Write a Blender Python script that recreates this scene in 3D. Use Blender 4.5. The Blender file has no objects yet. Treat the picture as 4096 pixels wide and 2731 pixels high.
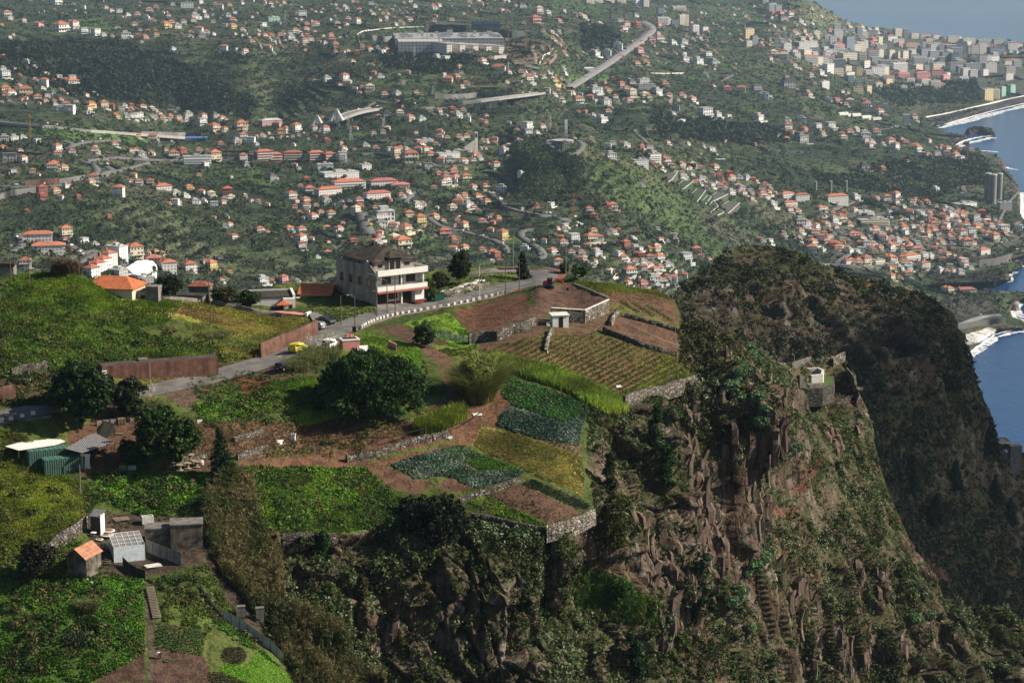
import bpy,math,random
import numpy as np
from math import radians as R
from mathutils import Vector,Matrix
from mathutils.bvhtree import BVHTree
# ------------------------------------------------------------------ camera, sky, sun, exposure
scene=bpy.context.scene
W_,H_,F_=4096.0,2731.0,9000.0
CAM_Z,PITCH=560.0,R(10.9)
cam_data=bpy.data.cameras.new('camera')
cam=bpy.data.objects.new('camera',cam_data)
scene.collection.objects.link(cam)
cam.location=(0,0,CAM_Z)
cam.rotation_euler=(R(90)-PITCH,0,0)
cam_data.sensor_width=36.0
cam_data.lens=F_/W_*36.0
cam_data.clip_start=5.0
cam_data.clip_end=60000.0
scene.camera=cam
SUN_AZ,SUN_EL=0.0,36.0
world=bpy.data.worlds.new('World')
scene.world=world
world.use_nodes=True
wn=world.node_tree
sky=wn.nodes.new('ShaderNodeTexSky')
sky.sky_type='NISHITA'
sky.sun_disc=False
sky.sun_elevation=R(SUN_EL)
sky.sun_rotation=R(90-SUN_AZ)
sky.altitude=500
wn.links.new(sky.outputs[0],wn.nodes['Background'].inputs[0])
wn.nodes['Background'].inputs[1].default_value=0.05
sun_d=bpy.data.lights.new('sun','SUN')
sun=bpy.data.objects.new('sun',sun_d)
scene.collection.objects.link(sun)
sun_d.energy=5.0
sun_d.angle=R(0.5)
sun_d.color=(1.0,0.89,0.73)
sv=Vector((math.cos(R(SUN_AZ))*math.cos(R(SUN_EL)),math.sin(R(SUN_AZ))*math.cos(R(SUN_EL)),math.sin(R(SUN_EL))))
sun.rotation_euler=sv.to_track_quat('Z','Y').to_euler()
scene.view_settings.view_transform='Standard'
scene.view_settings.look='None'
scene.view_settings.gamma=1.0
scene.view_settings.exposure=0.6
scene.cycles.use_denoising=True
scene.cycles.max_bounces=5
scene.cycles.diffuse_bounces=2
scene.cycles.glossy_bounces=2
scene.cycles.transmission_bounces=2
scene.cycles.transparent_max_bounces=6
scene.cycles.volume_bounces=0
scene.cycles.caustics_reflective=False
scene.cycles.caustics_refractive=False
rng=np.random.default_rng(7)
random.seed(5)
# ------------------------------------------------------------------ pixel <-> world
CP,SP=math.cos(PITCH),math.sin(PITCH)
def ray(px,py):
 a=(np.asarray(px,float)-W_/2)/F_
 b=-(np.asarray(py,float)-H_/2)/F_
 return a,CP+b*SP,-SP+b*CP
def at_D(px,py,D):
 a,y,z=ray(px,py)
 t=D/y
 return a*t,y*t,CAM_Z+z*t
def D_of_z(px,py,zz):
 a,y,z=ray(px,py)
 return(zz-CAM_Z)/z*y
def to_px(x,y,z):
 dz=z-CAM_Z
 d=y*CP-dz*SP
 u=y*SP+dz*CP
 return W_/2+F_*x/d,H_/2-F_*u/d
# ------------------------------------------------------------------ noise
def _h(ix,iy,iz,s):
 h=(ix.astype(np.uint32)*np.uint32(374761393)+iy.astype(np.uint32)*np.uint32(668265263)+iz.astype(np.uint32)*np.uint32(2147483647)+np.uint32(s*974634777&0xffffffff))
 h=(h^(h>>np.uint32(13)))*np.uint32(1274126177)
 h=(h^(h>>np.uint32(16)))*np.uint32(2246822519)
 return((h^(h>>np.uint32(15)))&np.uint32(0xffffff)).astype(np.float64)/16777216.0
def vnoise(x,y,z=None,s=0):
 if z is None:z=np.zeros_like(x)
 fx,fy,fz=np.floor(x),np.floor(y),np.floor(z)
 ix,iy,iz=fx.astype(np.int64),fy.astype(np.int64),fz.astype(np.int64)
 tx,ty,tz=x-fx,y-fy,z-fz
 tx,ty,tz=[t*t*(3-2*t)for t in(tx,ty,tz)]
 def c(a,b,d):return _h(ix+a,iy+b,iz+d,s)
 x00=c(0,0,0)*(1-tx)+c(1,0,0)*tx;x10=c(0,1,0)*(1-tx)+c(1,1,0)*tx
 x01=c(0,0,1)*(1-tx)+c(1,0,1)*tx;x11=c(0,1,1)*(1-tx)+c(1,1,1)*tx
 return(x00*(1-ty)+x10*ty)*(1-tz)+(x01*(1-ty)+x11*ty)*tz
def fbm(x,y,z=None,oct=4,s=0,g=0.5):
 if z is None:z=np.zeros_like(x)
 v=0;a=1;t=0
 for i in range(oct):
  v=v+a*vnoise(x,y,z,s+i);t+=a;a*=g
  x,y,z=x*1.9+y*.7+11.3,y*1.9-x*.7+5.1,z*2.03+3.7
 return v/t
def worley(x,y,z,s=0):
 fx,fy,fz=np.floor(x),np.floor(y),np.floor(z)
 f1=np.full_like(x,9.0);f2=np.full_like(x,9.0);cid=np.zeros_like(x)
 for a in(-1,0,1):
  for b in(-1,0,1):
   for c in(-1,0,1):
    ix,iy,iz=(fx+a).astype(np.int64),(fy+b).astype(np.int64),(fz+c).astype(np.int64)
    dx=fx+a+_h(ix,iy,iz,s)-x;dy=fy+b+_h(ix,iy,iz,s+1)-y;dz=fz+c+_h(ix,iy,iz,s+2)-z
    d=np.sqrt(dx*dx+dy*dy+dz*dz)
    m=d<f1
    f2=np.where(m,f1,np.minimum(f2,d));cid=np.where(m,_h(ix,iy,iz,s+3),cid);f1=np.where(m,d,f1)
 return f1,f2,cid
def sstep(a,b,x):
 t=np.clip((x-a)/(b-a),0,1);return t*t*(3-2*t)
class RBF:
 def __init__(s,pts,eps=1e-3):
  P=np.array(pts,float);s.c=P[:,:2]/1000.;v=P[:,2];n=len(P)
  d=np.sqrt(((s.c[:,None]-s.c[None])**2).sum(-1))+np.eye(n)*eps
  A=np.zeros((n+3,n+3));A[:n,:n]=d;A[:n,n]=1;A[:n,n+1:]=s.c;A[n,:n]=1;A[n+1:,:n]=s.c.T
  s.w=np.linalg.solve(A,np.r_[v,0,0,0])
 def __call__(s,px,py):
  px=np.asarray(px,float);py=np.asarray(py,float);sh=px.shape
  x,y=px.ravel()/1000.,py.ravel()/1000.
  out=s.w[-3]+s.w[-2]*x+s.w[-1]*y
  for(cx,cy),w in zip(s.c,s.w[:-3]):
   out=out+w*np.sqrt((x-cx)**2+(y-cy)**2+2.5e-4)
  return out.reshape(sh)
def inpoly(poly,x,y):
 P=np.array(poly,float);r=np.zeros(np.shape(x),bool);j=len(P)-1
 for i in range(len(P)):
  xi,yi=P[i];xj,yj=P[j]
  if yi!=yj:
   r^=((yi>y)!=(yj>y))&(x<(xj-xi)*(y-yi)/(yj-yi)+xi)
  j=i
 return r
def dist_poly(P,x,y,closed=True):
 P=np.array(P,float);d=np.full(np.shape(x),1e9)
 n=len(P)
 for i in range(n if closed else n-1):
  a=P[i];b=P[(i+1)%n];ab=b-a
  t=np.clip(((x-a[0])*ab[0]+(y-a[1])*ab[1])/max(ab@ab,1e-9),0,1)
  d=np.minimum(d,np.hypot(x-a[0]-t*ab[0],y-a[1]-t*ab[1]))
 return d
# ------------------------------------------------------------------ materials
def new_mat(name):
 m=bpy.data.materials.new(name);m.use_nodes=True
 nt=m.node_tree
 return m,nt,nt.nodes['Principled BSDF']
class NG:
 def __init__(s,nt):s.nt=nt
 def n(s,t,**kw):
  o=s.nt.nodes.new(t)
  for k,v in kw.items():
   if k.startswith('i_'):
    key=k[2:];key=int(key)if key.isdigit()else key.replace('_',' ')
    o.inputs[key].default_value=v
   else:setattr(o,k,v)
  return o
 def l(s,a,b):s.nt.links.new(a,b)
 def noise(s,vec,scale,detail=4,rough=.55):
  o=s.n('ShaderNodeTexNoise');o.inputs['Scale'].default_value=scale;o.inputs['Detail'].default_value=detail;o.inputs['Roughness'].default_value=rough
  s.l(vec,o.inputs['Vector']);return o.outputs['Fac']
 def ramp(s,fac,stops):
  o=s.n('ShaderNodeValToRGB');e=o.color_ramp.elements
  while len(e)<len(stops):e.new(.5)
  for el,(p,c)in zip(e,stops):
   el.position=p;el.color=(c[0],c[1],c[2],1)if not isinstance(c,(int,float))else(c,c,c,1)
  s.l(fac,o.inputs[0]);return o.outputs[0]
 def mix(s,fac,a,b,mode='MIX'):
  o=s.n('ShaderNodeMix',data_type='RGBA',blend_type=mode)
  for sock,v in((o.inputs[0],fac),(o.inputs[6],a),(o.inputs[7],b)):
   if isinstance(v,(int,float)):sock.default_value=v
   elif isinstance(v,tuple):sock.default_value=(*v[:3],1)
   else:s.l(v,sock)
  return o.outputs[2]
 def math(s,op,a,b=0.0):
  o=s.n('ShaderNodeMath',operation=op)
  for sock,v in((o.inputs[0],a),(o.inputs[1],b)):
   if isinstance(v,(int,float)):sock.default_value=v
   else:s.l(v,sock)
  return o.outputs[0]
 def pos(s):return s.n('ShaderNodeNewGeometry').outputs['Position']
 def scaled(s,vec,sc,rot=(0,0,0)):
  o=s.n('ShaderNodeMapping');o.inputs['Scale'].default_value=sc;o.inputs['Rotation'].default_value=rot
  s.l(vec,o.inputs['Vector']);return o.outputs[0]
 def bump(s,h,strength,dist,bs,normal=None):
  o=s.n('ShaderNodeBump');o.inputs['Strength'].default_value=strength;o.inputs['Distance'].default_value=dist
  s.l(h,o.inputs['Height'])
  if normal is not None:s.l(normal,o.inputs['Normal'])
  s.l(o.outputs[0],bs.inputs['Normal']);return o.outputs[0]
_mats={}
def mat(name,col,rough=.8,var=.12,scale=3.0,metal=0.0,bump=0.0,spec=.3,streak=0.0,dirt=None):
 """plain surface with noise variation"""
 if name in _mats:return _mats[name]
 m,nt,b=new_mat(name);g=NG(nt)
 tc=g.n('ShaderNodeTexCoord').outputs['Object']
 f=g.noise(tc,scale,5)
 lo=tuple(c*(1-var*1.6)for c in col);hi=tuple(min(1,c*(1+var))for c in col)
 c=g.ramp(f,[(.3,lo),(.7,hi)])
 if streak:
  f2=g.noise(g.scaled(tc,(scale*1.2,scale*1.2,scale*.08)),1.0,4)
  c=g.mix(g.math('MULTIPLY',g.ramp(f2,[(.45,0.),(.7,1.)]),streak),c,dirt or tuple(x*.35 for x in col))
 g.l(c,b.inputs['Base Color'])
 b.inputs['Roughness'].default_value=rough;b.inputs['Metallic'].default_value=metal
 b.inputs['Specular IOR Level'].default_value=spec
 if bump:g.bump(g.noise(tc,scale*6,4),bump,.05,b)
 _mats[name]=m
 return m
def leaf_mat(name,col=None,rough=.6,transl=.25):
 """foliage; colour from the mesh's Col attribute, or col"""
 if name in _mats:return _mats[name]
 m,nt,b=new_mat(name);g=NG(nt)
 if col is None:
  c=g.n('ShaderNodeAttribute',attribute_name='Col').outputs['Color']
 else:
  f=g.noise(g.n('ShaderNodeTexCoord').outputs['Object'],1.3,3)
  c=g.ramp(f,[(.3,tuple(x*.6 for x in col)),(.72,tuple(x*1.35 for x in col))])
 g.l(c,b.inputs['Base Color']);b.inputs['Roughness'].default_value=rough
 b.inputs['Specular IOR Level'].default_value=.15
 t=g.n('ShaderNodeBsdfTranslucent');g.l(c,t.inputs[0])
 mx=g.n('ShaderNodeMixShader');mx.inputs[0].default_value=transl
 g.l(b.outputs[0],mx.inputs[1]);g.l(t.outputs[0],mx.inputs[2])
 g.l(mx.outputs[0],nt.nodes['Material Output'].inputs[0])
 _mats[name]=m
 return m
# ------------------------------------------------------------------ objects
COL=scene.collection
def tag(o,label=None,cat=None,group=None,kind=None):
 if label:o['label']=label
 if cat:o['category']=cat
 if group:o['group']=group
 if kind:o['kind']=kind
 return o
def big_mesh(name,V,Fq,m,parent=None,col=None,smooth=False,mats=None,midx=None):
 V=np.asarray(V,np.float32);Fq=np.asarray(Fq,np.int32)
 me=bpy.data.meshes.new(name);k=Fq.shape[1]
 me.vertices.add(len(V));me.vertices.foreach_set('co',V.ravel())
 me.loops.add(Fq.size);me.loops.foreach_set('vertex_index',Fq.ravel())
 me.polygons.add(len(Fq));me.polygons.foreach_set('loop_start',np.arange(0,Fq.size,k,dtype=np.int32))
 me.update(calc_edges=True)
 if col is not None:
  c=np.ones((len(V),4),np.float32);c[:,:col.shape[1]]=col
  at=me.color_attributes.new('Col','FLOAT_COLOR','POINT');at.data.foreach_set('color',c.ravel())
 if mats:
  for x in mats:me.materials.append(x)
  if midx is not None:me.polygons.foreach_set('material_index',np.asarray(midx,np.int32))
 else:me.materials.append(m)
 if smooth:me.polygons.foreach_set('use_smooth',np.ones(len(Fq),bool))
 o=bpy.data.objects.new(name,me);COL.objects.link(o)
 if parent:o.parent=parent
 return o
def empty(name,loc,rz=0.0,label=None,cat=None,group=None,sc=1.0):
 o=bpy.data.objects.new(name,None);COL.objects.link(o)
 o.location=loc;o.rotation_euler=(0,0,rz);o.scale=(sc,sc,sc);o.empty_display_size=.5
 return tag(o,label,cat,group)
def copy_tree(o,parent=None):
 c=o.copy();COL.objects.link(c);c.parent=parent
 for ch in list(o.children):copy_tree(ch,c)
 return c
class MB:
 """collects shapes, builds ONE mesh object"""
 def __init__(s):s.v=[];s.f=[];s.mi=[];s.m=0
 def add(s,vs,fs):
  b=len(s.v);s.v+=[tuple(v)for v in vs];s.f+=[tuple(i+b for i in f)for f in fs];s.mi+=[s.m]*len(fs);return s
 def box(s,x0,x1,y0,y1,z0,z1,rz=0.0,c=None):
  vs=[(x,y,z)for z in(z0,z1)for x,y in((x0,y0),(x1,y0),(x1,y1),(x0,y1))]
  if rz:
   cx,cy=c or((x0+x1)/2,(y0+y1)/2);ca,sa=math.cos(rz),math.sin(rz)
   vs=[(cx+(x-cx)*ca-(y-cy)*sa,cy+(x-cx)*sa+(y-cy)*ca,z)for x,y,z in vs]
  return s.add(vs,[(3,2,1,0),(4,5,6,7),(0,1,5,4),(1,2,6,5),(2,3,7,6),(3,0,4,7)])
 def bar(s,p0,p1,r0,r1=None,n=6,cap=True):
  p0,p1=Vector(p0),Vector(p1);r1=r0 if r1 is None else r1
  d=(p1-p0).normalized()if(p1-p0).length>1e-9 else Vector((0,0,1))
  u=d.orthogonal().normalized();w=d.cross(u)
  vs=[]
  for p,r in((p0,r0),(p1,r1)):
   vs+=[p+(u*math.cos(2*math.pi*i/n)+w*math.sin(2*math.pi*i/n))*r for i in range(n)]
  fs=[(i,(i+1)%n,n+(i+1)%n,n+i)for i in range(n)]
  if cap:fs+=[tuple(range(n-1,-1,-1)),tuple(range(n,2*n))]
  return s.add(vs,fs)
 def tube(s,pts,r,n=5):
  for a,b in zip(pts[:-1],pts[1:]):s.bar(a,b,r,r,n)
  return s
 def prism(s,poly,z0,z1):
  n=len(poly);vs=[(x,y,z0)for x,y in poly]+[(x,y,z1)for x,y in poly]
  ar=sum(poly[i][0]*poly[(i+1)%n][1]-poly[(i+1)%n][0]*poly[i][1]for i in range(n))
  fs=[(i,(i+1)%n,n+(i+1)%n,n+i)for i in range(n)]+[tuple(range(n-1,-1,-1)),tuple(range(n,2*n))]
  if ar<0:fs=[f[::-1]for f in fs]
  return s.add(vs,fs)
 def hip(s,x0,x1,y0,y1,z0,h,ov=.5,ridge=None,th=.18):
  x0-=ov;x1+=ov;y0-=ov;y1+=ov;lx,ly=x1-x0,y1-y0;cx,cy=(x0+x1)/2,(y0+y1)/2
  r=ridge if ridge is not None else max(0.05,abs(lx-ly)/2)
  a,b=((cx-r,cy),(cx+r,cy))if lx>=ly else((cx,cy-r),(cx,cy+r))
  vs=[(x0,y0,z0),(x1,y0,z0),(x1,y1,z0),(x0,y1,z0),(x0,y0,z0+th),(x1,y0,z0+th),(x1,y1,z0+th),(x0,y1,z0+th),(*a,z0+th+h),(*b,z0+th+h)]
  fs=[(3,2,1,0),(0,1,5,4),(1,2,6,5),(2,3,7,6),(3,0,4,7)]
  fs+=[(4,5,9,8),(5,6,9),(6,7,8,9),(7,4,8)]if lx>=ly else[(4,5,8),(5,6,9,8),(6,7,9),(7,4,8,9)]
  return s.add(vs,fs)
 def gable(s,x0,x1,y0,y1,z0,h,ov=.4,th=.15):
  y0-=ov;y1+=ov;x0-=ov;x1+=ov;cy=(y0+y1)/2
  P=[(y0,z0),(cy,z0+h),(y1,z0),(y1,z0+th),(cy,z0+h+th),(y0,z0+th)]
  vs=[(x0,y,z)for y,z in P]+[(x1,y,z)for y,z in P]
  return s.add(vs,[(0,1,4,5),(1,2,3,4),(7,6,11,10),(8,7,10,9),(5,4,10,11),(4,3,9,10),(1,0,6,7),(2,1,7,8),(0,5,11,6),(3,2,8,9)])
 def lathe(s,prof,n=16,cx=0,cy=0):
  b=len(prof);vs=[(cx+r*math.cos(2*math.pi*i/n),cy+r*math.sin(2*math.pi*i/n),z)for r,z in prof for i in range(n)]
  fs=[(j*n+i,j*n+(i+1)%n,(j+1)*n+(i+1)%n,(j+1)*n+i)for j in range(b-1)for i in range(n)]
  fs+=[tuple(range(n-1,-1,-1)),tuple((b-1)*n+i for i in range(n))]
  return s.add(vs,fs)
 def build(s,name,m,parent=None,smooth=False,loc=None):
  me=bpy.data.meshes.new(name);me.from_pydata(s.v,[],s.f)
  ms=m if isinstance(m,(list,tuple))else[m]
  for x in ms:me.materials.append(x)
  if len(ms)>1:me.polygons.foreach_set('material_index',s.mi)
  if smooth:me.polygons.foreach_set('use_smooth',[True]*len(s.f))
  me.update()
  o=bpy.data.objects.new(name,me);COL.objects.link(o)
  if parent:o.parent=parent
  if loc:o.location=loc
  return o
# ------------------------------------------------------------------ terrain layers (world surfaces sampled finer where they are near)
K=4096/2352.0
LCOL={}
def dk(pts):return[(x*K,y*K)for x,y in pts]
def interp_line(P,x):
 P=np.array(sorted(P));return np.interp(x,P[:,0],P[:,1])
def layer(top,bot,x0,x1,step,rows,zfun,disp,back,colfun,name,m,backn=7):
 """zfun(px,py)->world x,y,z ; disp(x,y,z,nx,ny,nz,px,py)->dx,dy,dz ; rows behind the crest fall away"""
 px=np.arange(x0,x1+step,step);tp=interp_line(top,px)
 t=np.linspace(0,1,rows)[:,None]
 PX=np.broadcast_to(px,(rows,len(px))).copy();PY=tp[None]+t*(bot-tp)[None]if np.ndim(bot)else tp[None]+t*(bot-tp[None])
 X,Y,Z=zfun(PX,PY)
 bx,by,bz,bpx,bpy=[],[],[],[],[]
 for k in range(backn,0,-1):
  s=back[0]*k;d=back[1]*k+back[2]*k*k
  f=(Y[0]+s)/Y[0]
  bx.append(X[0]*f);by.append(Y[0]+s);bz.append(np.maximum(Z[0]-d,-6));bpx.append(PX[0]);bpy.append(PY[0])
 X=np.vstack(bx+[X]);Y=np.vstack(by+[Y]);Z=np.vstack(bz+[Z]);PX=np.vstack(bpx+[PX]);PY=np.vstack(bpy+[PY])
 P=np.stack([X,Y,Z],-1)
 du=np.gradient(P,axis=1);dv=np.gradient(P,axis=0)
 N=np.cross(dv,du);N/=np.linalg.norm(N,axis=-1,keepdims=True)+1e-9
 N*=np.sign((N*(np.array([0,0,CAM_Z])-P)).sum(-1,keepdims=True)+1e-9)
 P=P+disp(P,N,PX,PY)
 du=np.gradient(P,axis=1);dv=np.gradient(P,axis=0)
 N2=np.cross(dv,du);N2/=np.linalg.norm(N2,axis=-1,keepdims=True)+1e-9
 N2*=np.sign((N2*(np.array([0,0,CAM_Z])-P)).sum(-1,keepdims=True)+1e-9)
 C=colfun(P,N2,PX,PY)
 nr,nc=X.shape
 i=np.arange(nr-1)[:,None]*nc+np.arange(nc-1)[None]
 Q=np.stack([i,i+nc,i+nc+1,i+1],-1).reshape(-1,4)
 o=big_mesh(name,P.reshape(-1,3),Q,m,col=C.reshape(-1,4),smooth=True)
 o['kind']='structure';LCOL[name]=C
 return o,P,Q,N2,PX,PY
def lerp(a,b,t):return a+(np.asarray(b,float)-a)*t[...,None]
def C3(*c):return np.array(c,float)
def ground_mat(name,sc1,sc2,bump_d,rock_sc,contrast=.45,wall=None,dk_=1.0,rs_=.7):
 m,nt,b=new_mat(name);g=NG(nt);p=g.pos()
 at=g.n('ShaderNodeAttribute',attribute_name='Col')
 n1=g.noise(p,sc1,6,.65);n2=g.noise(p,sc2,4,.6)
 v=g.math('ADD',g.math('MULTIPLY',n1,1.0),g.math('MULTIPLY',n2,1.0))
 mul=g.ramp(v,[(.62,1-contrast),(1.0,1.0),(1.35,1+contrast*1.3)])
 base=g.mix(1.0,at.outputs['Color'],mul,'MULTIPLY')
 ps=g.scaled(p,(rock_sc,rock_sc,rock_sc*.22))
 vo=g.n('ShaderNodeTexVoronoi',feature='DISTANCE_TO_EDGE');vo.inputs['Scale'].default_value=1.0
 wob=g.n('ShaderNodeVectorMath',operation='ADD')
 nz=g.n('ShaderNodeTexNoise');nz.inputs['Scale'].default_value=1.6;nz.inputs['Detail'].default_value=5
 g.l(ps,nz.inputs['Vector']);g.l(ps,wob.inputs[0]);g.l(nz.outputs['Color'],wob.inputs[1]);g.l(wob.outputs[0],vo.inputs['Vector'])
 crack=g.ramp(vo.outputs['Distance'],[(0,.25),(.07,1.)])
 rn=g.noise(ps,.9,7,.7)
 rc=g.ramp(rn,[(.28,(.035*dk_,.026*dk_,.02*dk_)),(.43,(.09*dk_,.06*dk_,.043*dk_)),(.54,(.16*dk_,.12*dk_,.09*dk_)),(.64,(.29*dk_,.27*dk_,.24*dk_)),(.76,(.46*dk_,.44*dk_,.4*dk_))])
 rust=g.ramp(g.noise(p,rock_sc*.35,5,.7),[(.58,0.),(.68,1.)])
 rc=g.mix(g.math('MULTIPLY',rust,rs_),rc,(.17,.055,.025))
 rc=g.mix(1.0,rc,crack,'MULTIPLY')
 c=g.mix(at.outputs['Alpha'],base,rc)
 if wall:
  sx=g.n('ShaderNodeSeparateXYZ');g.l(p,sx.inputs[0])
  h=g.math('ADD',sx.outputs[2],g.math('MULTIPLY',g.noise(p,.012,3),40.0))
  fr=g.math('FRACT',g.math('DIVIDE',h,wall))
  w=g.ramp(fr,[(.0,1.),(.16,1.),(.24,0.)])
  brk=g.ramp(g.noise(p,.011,4),[(.46,0.),(.56,1.)])
  w=g.math('MULTIPLY',g.math('MULTIPLY',w,brk),.75)
  w=g.math('MULTIPLY',w,g.math('SUBTRACT',1.0,at.outputs['Alpha']))
  c=g.mix(w,c,(.03,.026,.02))
 g.l(c,b.inputs['Base Color']);b.inputs['Roughness'].default_value=.95;b.inputs['Specular IOR Level'].default_value=.1
 h=g.math('ADD',n1,g.math('MULTIPLY',n2,.6))
 h=g.math('ADD',h,g.math('MULTIPLY',g.math('MULTIPLY',crack,at.outputs['Alpha']),.6))
 g.bump(h,.9,bump_d,b)
 return m
M_FAR=ground_mat('far_hillside_ground',.16,.045,3.5,.05,.55,wall=7.0)
M_NEAR=ground_mat('near_earth_and_rock',2.2,.6,.35,.42,.4,dk_=.85,rs_=.35)
M_MOUNT=ground_mat('mountain_rock_and_scrub',.5,.16,1.3,.16,.55,dk_=.48,rs_=.3)  # rock tone darkened: the headland's shade is partly put into the colour
# ---- far land
ZC=[(-200,-60,330),(0,-60,320),(0,100,325),(0,300,300),(0,500,268),(0,700,255),(0,900,262),(0,1100,262),(0,1500,215),(-200,800,262),(700,190,302),(700,430,212),(1100,440,212),(1000,200,300),(250,250,290),(350,180,304),(250,430,276),(600,490,238),(300,330,283),(1250,300,262),(1350,200,298),(1500,190,300),(1900,200,298),(2150,200,292),(1400,470,228),(1900,400,238),(2200,330,236),(2200,200,280),(1600,330,262),(1500,700,215),(1000,700,226),(500,700,242),(500,900,250),(1900,600,217),(2150,560,238),(2260,560,250),(2330,580,246),(2500,650,222),(2260,700,225),(2120,700,224),(2600,700,196),(2700,800,160),(2400,500,168),(2250,490,178),(2080,540,228),(2000,570,215),(2000,640,208),(2100,620,232),(2150,640,236),(2800,400,150),(2900,600,118),(3200,500,98),(3000,300,160),(3100,200,170),(3500,300,72),(3800,250,55),(4000,200,52),(4200,190,50),(3500,420,48),(3600,480,42),(3650,570,50),(3900,610,42),(4000,650,38),(4200,380,3),(4000,420,4),(3800,455,5),(3700,470,6),(3850,330,38),(4100,330,30),(3300,800,80),(3600,900,48),(3900,900,26),(3900,700,40),(3000,800,122),(3000,950,105),(2300,900,188),(2600,950,165),(1500,900,218),(1500,1150,180),(2300,1100,170),(2700,1100,140),(3300,1080,48),(3850,1060,22),(3700,1100,18),(3200,0,236),(3240,20,234),(3390,92,150),(3000,40,205),(2600,40,240),(2000,0,280),(1200,0,310),(3300,150,128),(3500,120,75),(3650,135,58),(3850,150,50),(2700,-60,240),(4000,1240,16),(3800,1200,26),(3760,1300,14),(3950,1300,6),(3600,1300,60),(3000,1400,60),(4200,1250,4),(2800,1500,60),(4040,780,14),(3980,820,22)]
zr=RBF(ZC)
WATER=[[(4400,350),(4096,412),(3920,455),(3830,480),(3775,498),(3738,503),(3772,520),(3786,530),(3860,540),(3870,551),(3821,579),(3850,592),(3882,601),(3925,606),(4004,632),(4020,655),(4024,683),(4052,709),(4070,735),(4078,765),(4084,800),(4080,850),(4092,875),(4400,900)],[(4400,1015),(4096,1030),(4050,1045),(4096,1065),(4060,1085),(4035,1092),(4046,1122),(3935,1127),(3850,1135),(3720,1147),(3760,1156),(3930,1164),(4096,1166),(4400,1168)],[(4400,1190),(4096,1201),(4062,1212),(4043,1245),(4052,1267),(4096,1281),(4400,1290)],[(4400,1300),(4096,1316),(3991,1325),(3928,1366),(3880,1405),(3850,1435),(3800,1470),(3700,1600),(3700,1900),(4400,1900)]]
def far_xyz(px,py):
 z=zr(px,py)
 z=np.maximum(z,2.0)
 inw=np.zeros(px.shape,bool);d=np.full(px.shape,1e9)
 near=px>3500
 for P in WATER:
  inw[near]|=inpoly(P,px[near],py[near]);d[near]=np.minimum(d[near],dist_poly(P,px[near],py[near]))
 ramp=sstep(-2,14,d)
 z=np.where(inw,-4.0-2*sstep(0,6,d),1.0+(z-1.0)*ramp)
 return at_D(px,py,D_of_z(px,py,z))
FTOP=[(-250,-70),(3170,-70),(3190,-40),(3225,0),(3290,32),(3350,66),(3390,92),(3480,108),(3560,120),(3640,135),(3740,146),(3850,152),(3960,162),(4096,172),(4300,186)]
FLATS=[[(2266,355),(2352,302)],[(2060,640),(2250,560),(2330,620)],[(2120,700),(2300,680)],[(2266,355),(2352,302),(2440,250),(2541,178),(2600,120),(2570,92)],[(1268,507),(1400,455),(1508,433)],[(1790,416),(2000,400),(2160,372)],[(0,490),(174,505),(540,536),(720,550)],[(2048,1000),(2100,940)],[(1715,860),(1790,905),(1950,960),(2040,1020)]]
def far_disp(P,N,px,py):
 fl=np.full(px.shape,1e9)
 for L in FLATS:fl=np.minimum(fl,dist_poly(L,px,py*1.0,False))
 fl=.12+.88*sstep(15,110,fl)
 x,y,z=P[...,0],P[...,1],P[...,2]
 amp=sstep(2,40,z)*np.where(py<195,sstep(-70,260,py)*.5+.2,1)
 dz=(fbm(x/260,y/260,oct=4,s=3)-.5)*34+(fbm(x/60,y/60,oct=2,s=9)-.5)*9
 q=z+dz*amp
 st=6.0;fr=(q+14*(fbm(x/150,y/150,s=21,oct=2)-.5))/st;fr=fr-np.floor(fr)
 ter=(sstep(.0,.25,fr)-fr)*st*.8
 msk=sstep(.42,.55,fbm(x/300,y/300,s=31,oct=2))
 dz=dz*fl*amp+fl*ter*amp*msk*(py>150)
 dz=np.where(z<0,0,dz)
 return np.stack([0*dz,0*dz,dz],-1)
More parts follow.
